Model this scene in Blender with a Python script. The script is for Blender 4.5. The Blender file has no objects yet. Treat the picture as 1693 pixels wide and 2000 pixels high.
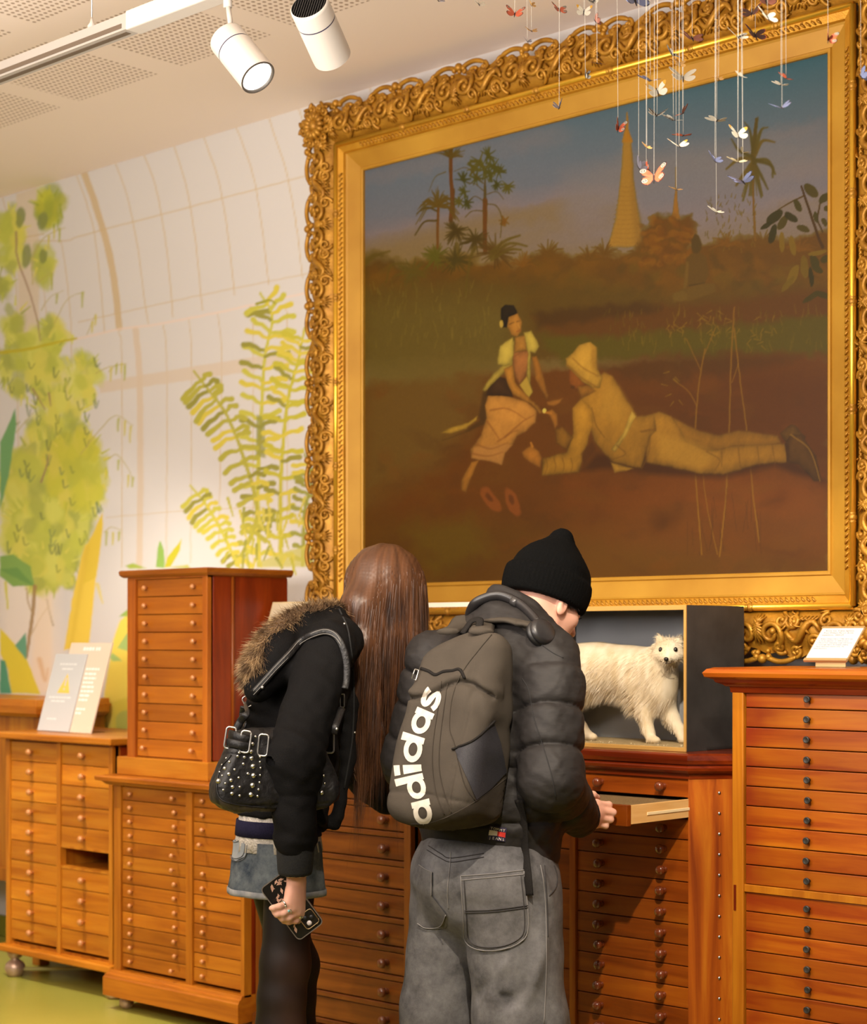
import bpy, bmesh, math, random
import numpy as np
from mathutils import Vector, Matrix, Euler, noise as mnoise
PI = math.pi
random.seed(7); rng = np.random.default_rng(7)
S = bpy.context.scene
COL = S.collection

# ------------------------------------------------------------------ camera
FPX = 3545.0; AL = math.radians(43.4); CXP = 846.5; HYP = 1250.0; CAMH = 1.29
cA, sA = math.cos(AL), math.sin(AL)
cam = bpy.data.cameras.new('camera'); camo = bpy.data.objects.new('camera', cam); COL.objects.link(camo)
cam.sensor_fit = 'VERTICAL'; cam.sensor_height = 36.0; cam.lens = FPX * 36.0 / 2000.0
cam.shift_y = (HYP - 1000.0) / 2000.0
camo.location = (0, 0, CAMH); camo.rotation_euler = (PI / 2, 0, AL)
cam.clip_start = 0.05
cam.dof.use_dof = True; cam.dof.focus_distance = 4.45; cam.dof.aperture_fstop = 4.0
S.camera = camo
S.view_settings.view_transform = 'Standard'; S.view_settings.look = 'None'
S.view_settings.gamma = 1.0; S.view_settings.use_curve_mapping = False
S.view_settings.exposure = -0.22

# ------------------------------------------------------------------ light
def lin(r, g=None, b=None):
    if g is None: r, g, b = r
    f = lambda v: (v / 255 / 12.92) if v / 255 <= .04045 else ((v / 255 + .055) / 1.055) ** 2.4
    return (f(r), f(g), f(b))
W = bpy.data.worlds.new('room_ambient'); S.world = W; W.use_nodes = True
bg = W.node_tree.nodes['Background']; bg.inputs[0].default_value = (1.0, .86, .74, 1); bg.inputs[1].default_value = .13
def lamp(name, kind, loc, target, power, color=(1, .84, .64), **kw):
    l = bpy.data.lights.new(name, kind); o = bpy.data.objects.new(name, l); COL.objects.link(o)
    l.energy = power; l.color = color
    for k, v in kw.items(): setattr(l, k, v)
    o.location = loc
    d = Vector(target) - Vector(loc); o.rotation_euler = d.to_track_quat('-Z', 'Y').to_euler()
    return o
WARM = (1.0, .87, .70)
# ceiling track spots of the gallery, then added fill lamps
lamp('spot_centre', 'SPOT', (-1.25, 1.6, 3.1), (-2.85, 3.85, 1.0), 520, WARM, spot_size=math.radians(33), spot_blend=.35, shadow_soft_size=.03)
lamp('spot_right', 'SPOT', (-2.0, 2.75, 3.1), (-2.2, 3.95, .9), 100, WARM, spot_size=math.radians(50), spot_blend=.6, shadow_soft_size=.03)
lamp('spot_left', 'SPOT', (-5.45, 2.75, 3.1), (-5.45, 3.95, .6), 380, WARM, spot_size=math.radians(62), spot_blend=.8, shadow_soft_size=.04)
lamp('spot_sign', 'SPOT', (-4.9, 2.45, 3.1), (-6.1, 4.35, 1.15), 120, (1, .93, .84), spot_size=math.radians(44), spot_blend=.9, shadow_soft_size=.04)
lamp('spot_girl', 'SPOT', (-2.6, 1.6, 3.1), (-3.4, 3.2, 1.0), 85, WARM, spot_size=math.radians(50), spot_blend=.8, shadow_soft_size=.08)
lamp('case_fill_spot', 'SPOT', (-.6, 1.0, 2.9), (-3.12, 4.12, 1.16), 180, WARM, spot_size=math.radians(15), spot_blend=.5, shadow_soft_size=.05)  # added spot that brightens the fox inside its case
lamp('overhead_fill', 'AREA', (-3.3, 1.2, 3.15), (-3.6, 2.2, 0), 40, (1, .88, .74), shape='RECTANGLE', size=3.2, size_y=1.2)  # added soft fill over the people, not a gallery fixture
lamp('frontal_fill', 'AREA', (-1.2, -.6, 3.0), (-3.0, 3.6, 1.2), 20, (1, .89, .76), shape='RECTANGLE', size=2.4, size_y=1.6)  # added frontal fill from the camera side

lamp('bounce_fill', 'AREA', (-3.2, .9, 1.9), (-3.8, 2.2, 3.2), 205, (1, .90, .82), shape='RECTANGLE', size=3.0, size_y=1.2)  # added fill imitating room light bounced up onto the ceiling

# ------------------------------------------------------------------ helpers
def PY(x, y, Y):            # point of the plane at depth Y (parallel to the wall) seen at photo pixel x, y
    u = (x - CXP) / FPX; t = Y / (cA + u * sA)
    return Vector((t * (-sA + u * cA), Y, CAMH - (y - HYP) / FPX * t))
def PX(x, y, X):            # the same for a plane at X (square to the wall)
    u = (x - CXP) / FPX; t = X / (-sA + u * cA)
    return Vector((X, t * (cA + u * sA), CAMH - (y - HYP) / FPX * t))
def proj(P):
    P = np.asarray(P, float); d = -P[..., 0] * sA + P[..., 1] * cA
    return CXP + FPX * (P[..., 0] * cA + P[..., 1] * sA) / d, HYP - FPX * (P[..., 2] - CAMH) / d

def newmat(name, col, rough=.5, metal=0., spec=.5, **kw):
    m = bpy.data.materials.new(name); m.use_nodes = True
    b = m.node_tree.nodes['Principled BSDF']
    b.inputs['Base Color'].default_value = (*col, 1); b.inputs['Roughness'].default_value = rough
    b.inputs['Metallic'].default_value = metal; b.inputs['Specular IOR Level'].default_value = spec
    for k, v in kw.items(): b.inputs[k].default_value = v
    return m
def nodes(m): return m.node_tree.nodes, m.node_tree.links, m.node_tree.nodes['Principled BSDF']
def noisy(name, c1, c2, scale=8, rough=.6, metal=0, stretch=(1, 1, 1), bump=0, bscale=None, detail=6, spec=.5, lo=.3, hi=.7, coat=0, sheen=0, rand=True, nrough=.5):
    m = newmat(name, c1, rough, metal, spec); n, l, b = nodes(m)
    tc = n.new('ShaderNodeTexCoord'); mp = n.new('ShaderNodeMapping'); mp.inputs['Scale'].default_value = stretch
    if rand:
        oi = n.new('ShaderNodeObjectInfo'); ml = n.new('ShaderNodeVectorMath'); ml.operation = 'SCALE'
        cb = n.new('ShaderNodeCombineXYZ'); 
        for i in range(3): l.new(oi.outputs['Random'], cb.inputs[i])
        l.new(cb.outputs[0], ml.inputs[0]); ml.inputs['Scale'].default_value = 37.0
        ad = n.new('ShaderNodeVectorMath'); l.new(tc.outputs['Object'], ad.inputs[0]); l.new(ml.outputs[0], ad.inputs[1])
        l.new(ad.outputs[0], mp.inputs['Vector'])
    else: l.new(tc.outputs['Object'], mp.inputs['Vector'])
    nz = n.new('ShaderNodeTexNoise'); nz.inputs['Scale'].default_value = scale; nz.inputs['Detail'].default_value = detail; nz.inputs['Roughness'].default_value = nrough
    l.new(mp.outputs[0], nz.inputs['Vector'])
    cr = n.new('ShaderNodeValToRGB'); cr.color_ramp.elements[0].position = lo; cr.color_ramp.elements[1].position = hi
    cr.color_ramp.elements[0].color = (*c1, 1); cr.color_ramp.elements[1].color = (*c2, 1)
    l.new(nz.outputs['Fac'], cr.inputs[0]); l.new(cr.outputs[0], b.inputs['Base Color'])
    if coat: b.inputs['Coat Weight'].default_value = coat; b.inputs['Coat Roughness'].default_value = .25
    if sheen: b.inputs['Sheen Weight'].default_value = sheen; b.inputs['Sheen Roughness'].default_value = .5
    if bump:
        bp = n.new('ShaderNodeBump'); bp.inputs['Strength'].default_value = bump; bp.inputs['Distance'].default_value = .004
        if bscale:
            n2 = n.new('ShaderNodeTexNoise'); n2.inputs['Scale'].default_value = bscale; n2.inputs['Detail'].default_value = 3
            l.new(tc.outputs['Object'], n2.inputs['Vector']); l.new(n2.outputs['Fac'], bp.inputs['Height'])
        else: l.new(nz.outputs['Fac'], bp.inputs['Height'])
        l.new(bp.outputs[0], b.inputs['Normal'])
    return m
def wood(name, c1, c2, c3, rough=.38, axis='x', coat=.25, stain=None):
    # c1 pale, c2 mid, c3 dark streak
    c1, c2, c3 = [(c[0] * .82, c[1] * .86, c[2] * .34) for c in (c1, c2, c3)]
    m = newmat(name, c2, rough); n, l, b = nodes(m)
    tc = n.new('ShaderNodeTexCoord'); oi = n.new('ShaderNodeObjectInfo')
    cb = n.new('ShaderNodeCombineXYZ')
    for i in range(3): l.new(oi.outputs['Random'], cb.inputs[i])
    ml = n.new('ShaderNodeVectorMath'); ml.operation = 'SCALE'; ml.inputs['Scale'].default_value = 53.0; l.new(cb.outputs[0], ml.inputs[0])
    ad = n.new('ShaderNodeVectorMath'); l.new(tc.outputs['Object'], ad.inputs[0]); l.new(ml.outputs[0], ad.inputs[1])
    mp = n.new('ShaderNodeMapping'); mp.inputs['Scale'].default_value = {'x': (1.6, 14, 26), 'z': (26, 14, 1.6), 'y': (26, 1.6, 14)}[axis]
    l.new(ad.outputs[0], mp.inputs['Vector'])
    nz = n.new('ShaderNodeTexNoise'); nz.inputs['Scale'].default_value = 1.0; nz.inputs['Detail'].default_value = 8; nz.inputs['Roughness'].default_value = .62; nz.inputs['Distortion'].default_value = .6
    l.new(mp.outputs[0], nz.inputs['Vector'])
    cr = n.new('ShaderNodeValToRGB'); e = cr.color_ramp.elements
    e[0].position = .30; e[0].color = (*c3, 1); e[1].position = .72; e[1].color = (*c1, 1)
    k = e.new(.5); k.color = (*c2, 1)
    l.new(nz.outputs['Fac'], cr.inputs[0])
    n2 = n.new('ShaderNodeTexNoise'); n2.inputs['Scale'].default_value = 2.2; l.new(ad.outputs[0], n2.inputs['Vector'])
    mx = n.new('ShaderNodeMixRGB'); mx.blend_type = 'MULTIPLY'; mx.inputs[0].default_value = .8
    c2r = n.new('ShaderNodeValToRGB'); c2r.color_ramp.elements[0].position = .25; c2r.color_ramp.elements[0].color = (.62, .52, .45, 1); c2r.color_ramp.elements[1].position = .65; c2r.color_ramp.elements[1].color = (1, 1, 1, 1)
    l.new(n2.outputs['Fac'], c2r.inputs[0]); l.new(cr.outputs[0], mx.inputs[1]); l.new(c2r.outputs[0], mx.inputs[2])
    if stain:       # old dark-red varnish left at one end of each drawer front, blotchy
        sp = n.new('ShaderNodeSeparateXYZ'); l.new(tc.outputs['Object'], sp.inputs[0]); mr0 = n.new('ShaderNodeMapRange'); mr0.interpolation_type = 'SMOOTHSTEP'
        mr0.inputs['From Min'].default_value = stain[0]; mr0.inputs['From Max'].default_value = stain[1]; mr0.inputs['To Min'].default_value = .9; mr0.inputs['To Max'].default_value = .0
        n3_ = n.new('ShaderNodeTexNoise'); n3_.inputs['Scale'].default_value = 9; l.new(ad.outputs[0], n3_.inputs['Vector'])
        wv_ = n.new('ShaderNodeMath'); wv_.operation = 'MULTIPLY_ADD'; wv_.inputs[1].default_value = .22; l.new(n3_.outputs['Fac'], wv_.inputs[0]); l.new(sp.outputs[0], wv_.inputs[2]); l.new(wv_.outputs[0], mr0.inputs['Value'])
        m3 = n.new('ShaderNodeMixRGB'); l.new(mr0.outputs[0], m3.inputs[0]); l.new(mx.outputs[0], m3.inputs[1]); m3.inputs[2].default_value = (.20, .018, .003, 1); mx = m3
    hv = n.new('ShaderNodeHueSaturation'); l.new(mx.outputs[0], hv.inputs['Color'])
    mr = n.new('ShaderNodeMapRange'); mr.inputs['To Min'].default_value = .82; mr.inputs['To Max'].default_value = 1.14
    l.new(oi.outputs['Random'], mr.inputs['Value']); l.new(mr.outputs[0], hv.inputs['Value'])
    l.new(hv.outputs[0], b.inputs['Base Color'])
    bp = n.new('ShaderNodeBump'); bp.inputs['Strength'].default_value = .08; bp.inputs['Distance'].default_value = .002
    l.new(nz.outputs['Fac'], bp.inputs['Height']); l.new(bp.outputs[0], b.inputs['Normal'])
    b.inputs['Coat Weight'].default_value = coat * .5; b.inputs['Coat Roughness'].default_value = .3; b.inputs['Specular IOR Level'].default_value = .35
    return m
def attrmat(name, rough=.6, attr='col', coat=0, bump=0, bscale=900, spec=.3):
    m = newmat(name, (.5, .5, .5), rough, 0, spec); n, l, b = nodes(m)
    a = n.new('ShaderNodeAttribute'); a.attribute_name = attr; l.new(a.outputs['Color'], b.inputs['Base Color'])
    if coat: b.inputs['Coat Weight'].default_value = coat; b.inputs['Coat Roughness'].default_value = .35
    if bump:
        tc = n.new('ShaderNodeTexCoord'); nz = n.new('ShaderNodeTexNoise'); nz.inputs['Scale'].default_value = bscale; l.new(tc.outputs['Object'], nz.inputs['Vector'])
        bp = n.new('ShaderNodeBump'); bp.inputs['Strength'].default_value = bump; bp.inputs['Distance'].default_value = .001
        l.new(nz.outputs['Fac'], bp.inputs['Height']); l.new(bp.outputs[0], b.inputs['Normal'])
    return m

def link(name, me, mat=None, parent=None, loc=None):
    o = bpy.data.objects.new(name, me); COL.objects.link(o)
    if mat is not None:
        for mm in (mat if isinstance(mat, (list, tuple)) else [mat]): me.materials.append(mm)
    if parent is not None: o.parent = parent
    if loc is not None: o.location = loc
    return o
def tag(o, label=None, cat=None, group=None, kind=None):
    if label: o['label'] = label
    if cat: o['category'] = cat
    if group: o['group'] = group
    if kind: o['kind'] = kind
    return o
def thing(name, label, cat, loc=(0, 0, 0), rz=0, group=None):
    o = bpy.data.objects.new(name, None); COL.objects.link(o); o.empty_display_size = .05
    o.location = loc; o.rotation_euler = (0, 0, rz)
    return tag(o, label, cat, group)

class MB:
    """collects shapes, builds one mesh"""
    def __init__(s): s.v = []; s.f = []; s.mi = []; s.cur = 0; s.sm = []
    def add(s, vs, fs, smooth=True):
        k = len(s.v); s.v.extend([tuple(p) for p in vs])
        for f in fs: s.f.append([i + k for i in f]); s.mi.append(s.cur); s.sm.append(smooth)
        return s
    def box(s, x0, x1, y0, y1, z0, z1, M=None, bev=0):
        if bev:
            b = bev; vs = []; 
            # chamfered box from 24 verts
            bm = bmesh.new(); bmesh.ops.create_cube(bm, size=1)
            for v in bm.verts: v.co = Vector((x0 + (v.co.x + .5) * (x1 - x0), y0 + (v.co.y + .5) * (y1 - y0), z0 + (v.co.z + .5) * (z1 - z0)))
            bmesh.ops.bevel(bm, geom=bm.edges[:], offset=b, segments=2, affect='EDGES', profile=.5)
            bm.verts.index_update()
            vs = [v.co.copy() for v in bm.verts]; fs = [[v.index for v in f.verts] for f in bm.faces]; bm.free()
        else:
            vs = [Vector(p) for p in ((x0, y0, z0), (x1, y0, z0), (x1, y1, z0), (x0, y1, z0), (x0, y0, z1), (x1, y0, z1), (x1, y1, z1), (x0, y1, z1))]
            fs = [(0, 3, 2, 1), (4, 5, 6, 7), (0, 1, 5, 4), (1, 2, 6, 5), (2, 3, 7, 6), (3, 0, 4, 7)]
        if M is not None: vs = [M @ p for p in vs]
        return s.add(vs, fs, False)
    def lathe(s, prof, n=20, M=None, cap=True):
        vs = []; fs = []
        for r, z in prof:
            for k in range(n): a = 2 * PI * k / n; vs.append(Vector((r * math.cos(a), r * math.sin(a), z)))
        for i in range(len(prof) - 1):
            for k in range(n): fs.append((i * n + k, i * n + (k + 1) % n, (i + 1) * n + (k + 1) % n, (i + 1) * n + k))
        if cap: fs.append(tuple(range(n))[::-1]); fs.append(tuple(range((len(prof) - 1) * n, len(prof) * n)))
        if M is not None: vs = [M @ p for p in vs]
        return s.add(vs, fs)
    def tube(s, pts, rad, n=8, cap=True, flat=1.0, up=None, M=None):
        pts = [Vector(p) for p in pts]; m = len(pts)
        rad = [rad] * m if not hasattr(rad, '__len__') else list(rad)
        t0 = (pts[1] - pts[0]).normalized()
        u = Vector(up) if up is not None else (Vector((0, 0, 1)) if abs(t0.z) < .9 else Vector((1, 0, 0)))
        vs = []; fs = []
        for i in range(m):
            t = (pts[min(i + 1, m - 1)] - pts[max(i - 1, 0)])
            t = t.normalized() if t.length > 1e-9 else t0
            a = u - t * u.dot(t)
            if a.length < 1e-6: a = t.orthogonal()
            a.normalize(); b = t.cross(a)
            if up is None: u = a
            for k in range(n):
                g = 2 * PI * k / n
                vs.append(pts[i] + a * (math.cos(g) * rad[i] * flat) + b * (math.sin(g) * rad[i]))
        for i in range(m - 1):
            for k in range(n): fs.append((i * n + k, i * n + (k + 1) % n, (i + 1) * n + (k + 1) % n, (i + 1) * n + k))
        if cap: fs.append(tuple(range(n))[::-1]); fs.append(tuple(range((m - 1) * n, m * n)))
        if M is not None: vs = [M @ p for p in vs]
        return s.add(vs, fs)
    def ball(s, c, r, nu=10, nv=7, M=None):
        r = (r, r, r) if not hasattr(r, '__len__') else r; c = Vector(c)
        prof = []; vs = [c + Vector((0, 0, -r[2]))]; fs = []
        for i in range(1, nv):
            a = -PI / 2 + PI * i / nv
            for k in range(nu): g = 2 * PI * k / nu; vs.append(c + Vector((r[0] * math.cos(a) * math.cos(g), r[1] * math.cos(a) * math.sin(g), r[2] * math.sin(a))))
        vs.append(c + Vector((0, 0, r[2]))); L = len(vs) - 1
        for k in range(nu): fs.append((0, 1 + (k + 1) % nu, 1 + k)); fs.append((L, L - nu + k, L - nu + (k + 1) % nu))
        for i in range(nv - 2):
            for k in range(nu): a = 1 + i * nu; fs.append((a + k, a + (k + 1) % nu, a + nu + (k + 1) % nu, a + nu + k))
        if M is not None: vs = [M @ p for p in vs]
        return s.add(vs, fs)
    def prism(s, poly, h0, h1, fn):
        """poly in 2D, extruded between h0 and h1; fn(a, b, h) -> point"""
        n = len(poly); vs = [fn(a, b, h0) for a, b in poly] + [fn(a, b, h1) for a, b in poly]
        fs = [tuple(range(n))[::-1], tuple(range(n, 2 * n))] + [(i, (i + 1) % n, n + (i + 1) % n, n + i) for i in range(n)]
        return s.add(vs, fs, False)
    def mesh(s, name, mats=None):
        me = bpy.data.meshes.new(name); me.from_pydata(s.v, [], s.f)
        for p, i, q in zip(me.polygons, s.mi, s.sm): p.material_index = i; p.use_smooth = q
        me.update(); return me
    def build(s, name, mat, parent=None, loc=None): return link(name, s.mesh(name), mat, parent, loc)
def dup(o, parent=None, loc=None):
    c = o.copy(); COL.objects.link(c)
    if parent is not None: c.parent = parent
    if loc is not None: c.location = loc
    return c
def smooth(o, ang=None):
    for p in o.data.polygons: p.use_smooth = True
    return o
def T(x, y, z): return Matrix.Translation((x, y, z))
def RX(a): return Matrix.Rotation(a, 4, 'X')
def RY(a): return Matrix.Rotation(a, 4, 'Y')
def RZ(a): return Matrix.Rotation(a, 4, 'Z')
def spline(pts, n):
    """Catmull-Rom through points, n samples"""
    P = np.array([tuple(p) for p in pts], float); m = len(P)
    if m == 2: return [Vector(P[0] + (P[1] - P[0]) * i / (n - 1)) for i in range(n)]
    Q = np.vstack([2 * P[0] - P[1], P, 2 * P[-1] - P[-2]]); out = []
    for i in range(n):
        t = (m - 1) * i / (n - 1); k = min(int(t), m - 2); f = t - k
        a, b, c, d = Q[k], Q[k + 1], Q[k + 2], Q[k + 3]
        out.append(Vector(.5 * (2 * b + (c - a) * f + (2 * a - 5 * b + 4 * c - d) * f * f + (3 * b - a - 3 * c + d) * f ** 3)))
    return out
def tess_text(body, size, align='LEFT'):
    """text from the built-in font as 2D polygons -> (verts, faces)"""
    cu = bpy.data.curves.new('t', 'FONT'); cu.body = body; cu.size = size; cu.align_x = align; cu.resolution_u = 3
    o = bpy.data.objects.new('t', cu); COL.objects.link(o)
    dg = bpy.context.evaluated_depsgraph_get(); me = bpy.data.meshes.new_from_object(o.evaluated_get(dg))
    v = [tuple(p.co) for p in me.vertices]; f = [list(p.vertices) for p in me.polygons]
    bpy.data.objects.remove(o); bpy.data.curves.remove(cu); bpy.data.meshes.remove(me)
    return v, f

# ------------------------------------------------------------------ colour-attribute painter
def vnoise(x, y, seed=0):
    xi = np.floor(x).astype(np.int64); yi = np.floor(y).astype(np.int64); fx = x - xi; fy = y - yi
    fx = fx * fx * (3 - 2 * fx); fy = fy * fy * (3 - 2 * fy)
    def h(a, b):
        n = (a * 374761393 + b * 668265263 + seed * 982451653) & 0x7fffffff
        n = ((n ^ (n >> 13)) * 1274126177) & 0x7fffffff
        return ((n ^ (n >> 16)) & 0xffff) / 65535.0
    return (h(xi, yi) * (1 - fx) + h(xi + 1, yi) * fx) * (1 - fy) + (h(xi, yi + 1) * (1 - fx) + h(xi + 1, yi + 1) * fx) * fy
def fbm(x, y, o=4, seed=0):
    r = 0; a = .5
    for i in range(o): r = r + a * vnoise(x * 2 ** i, y * 2 ** i, seed + i); a *= .5
    return r / (1 - .5 ** o)
class Paint:
    def __init__(s, x, y, base):
        s.x = x; s.y = y; s.c = np.empty((len(x), 3)); s.c[:] = lin(base)
        s.wx = 6 * (fbm(x / 17, y / 17, 3, 11) - .5); s.wy = 6 * (fbm(x / 17, y / 17, 3, 23) - .5)
    def _blend(s, idx, a, col):
        col = np.asarray(lin(col)); s.c[idx] += (col - s.c[idx]) * a[:, None]
    def near(s, x0, x1, y0, y1): return np.nonzero((s.x > x0) & (s.x < x1) & (s.y > y0) & (s.y < y1))[0]
    shade = 0.
    def poly(s, pts, col, soft=2., al=1., wob=.5):
        p = np.asarray(pts, float); m = soft + 8
        i = s.near(p[:, 0].min() - m, p[:, 0].max() + m, p[:, 1].min() - m, p[:, 1].max() + m)
        if not len(i): return
        x = s.x[i] + wob * s.wx[i]; y = s.y[i] + wob * s.wy[i]; ins = np.zeros(len(i), bool); d = np.full(len(i), 1e9)
        for k in range(len(p)):
            (ax, ay), (bx, by) = p[k], p[(k + 1) % len(p)]
            cond = ((ay > y) != (by > y))
            ins ^= cond & (x < (bx - ax) * (y - ay) / (by - ay + 1e-12) + ax)
            L = (bx - ax) ** 2 + (by - ay) ** 2 + 1e-9
            t = np.clip(((x - ax) * (bx - ax) + (y - ay) * (by - ay)) / L, 0, 1)
            d = np.minimum(d, (x - ax - t * (bx - ax)) ** 2 + (y - ay - t * (by - ay)) ** 2)
        d = np.sqrt(d); sd = np.where(ins, -d, d)
        if s.shade and al > .9:      # a painter's modelling: turned edges darker, lit folds lighter
            c = np.asarray(lin(col))[None, :] * (1.10 - s.shade * np.exp(-d / 5.) - .55 * s.shade * np.exp(-d / 14.) + .34 * (fbm(x / 9 + y / 30, y / 16 - x / 40, 3, 7) - .5) + .16 * np.clip((p[:, 1].mean() - y) / 40, -1, 1))[:, None]
            a = (np.clip(.5 - sd / soft, 0, 1) * al)[:, None]; s.c[i] += (np.clip(c, 0, 1) - s.c[i]) * a; return
        s._blend(i, np.clip(.5 - sd / soft, 0, 1) * al, col)
    def stroke(s, pts, col, w0=2., w1=None, soft=1.5, al=1., wob=.3):
        w1 = w0 if w1 is None else w1; p = np.asarray(pts, float); m = max(w0, w1) + soft + 6
        i = s.near(p[:, 0].min() - m, p[:, 0].max() + m, p[:, 1].min() - m, p[:, 1].max() + m)
        if not len(i): return
        x = s.x[i] + wob * s.wx[i]; y = s.y[i] + wob * s.wy[i]; sd = np.full(len(i), 1e9); n = len(p) - 1
        for k in range(n):
            (ax, ay), (bx, by) = p[k], p[k + 1]; L = (bx - ax) ** 2 + (by - ay) ** 2 + 1e-9
            t = np.clip(((x - ax) * (bx - ax) + (y - ay) * (by - ay)) / L, 0, 1)
            w = w0 + (w1 - w0) * (k + t) / n
            sd = np.minimum(sd, np.hypot(x - ax - t * (bx - ax), y - ay - t * (by - ay)) - w / 2)
        s._blend(i, np.clip(.5 - sd / soft, 0, 1) * al, col)
    def blob(s, cx, cy, rx, ry, col, al=1., soft=.5, rot=0, wob=1.):
        m = max(rx, ry) * (1 + soft) + 6; i = s.near(cx - m, cx + m, cy - m, cy + m)
        if not len(i): return
        x = s.x[i] + wob * s.wx[i] - cx; y = s.y[i] + wob * s.wy[i] - cy; c, q = math.cos(rot), math.sin(rot)
        r = np.hypot((x * c + y * q) / rx, (-x * q + y * c) / ry)
        s._blend(i, np.clip((1 + soft / 2 - r) / soft, 0, 1) * al, col)
    def curve(s, pts, *a, **k):
        q = spline([(p[0], p[1], 0) for p in pts], 4 * len(pts) + 2); s.stroke([(v.x, v.y) for v in q], *a, **k)
def grid_mesh(name, xs, zs, Y):
    nx, nz = len(xs), len(zs); X, Z = np.meshgrid(xs, zs)
    co = np.stack([X.ravel(), np.full(X.size, Y), Z.ravel()], 1)
    i = (np.arange(nz - 1)[:, None] * nx + np.arange(nx - 1)[None, :]).ravel()
    q = np.stack([i, i + 1, i + nx + 1, i + nx], 1)
    me = bpy.data.meshes.new(name); me.vertices.add(len(co)); me.vertices.foreach_set('co', co.ravel())
    me.loops.add(q.size); me.loops.foreach_set('vertex_index', q.ravel().astype(np.int32))
    me.polygons.add(len(q)); me.polygons.foreach_set('loop_start', np.arange(0, q.size, 4, dtype=np.int32))
    me.update(calc_edges=True); return me, co
def set_col(me, c):
    a = me.color_attributes.new('col', 'FLOAT_COLOR', 'POINT')
    a.data.foreach_set('color', np.hstack([np.clip(c, 0, 1), np.ones((len(c), 1))]).ravel().astype(np.float32))
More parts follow.
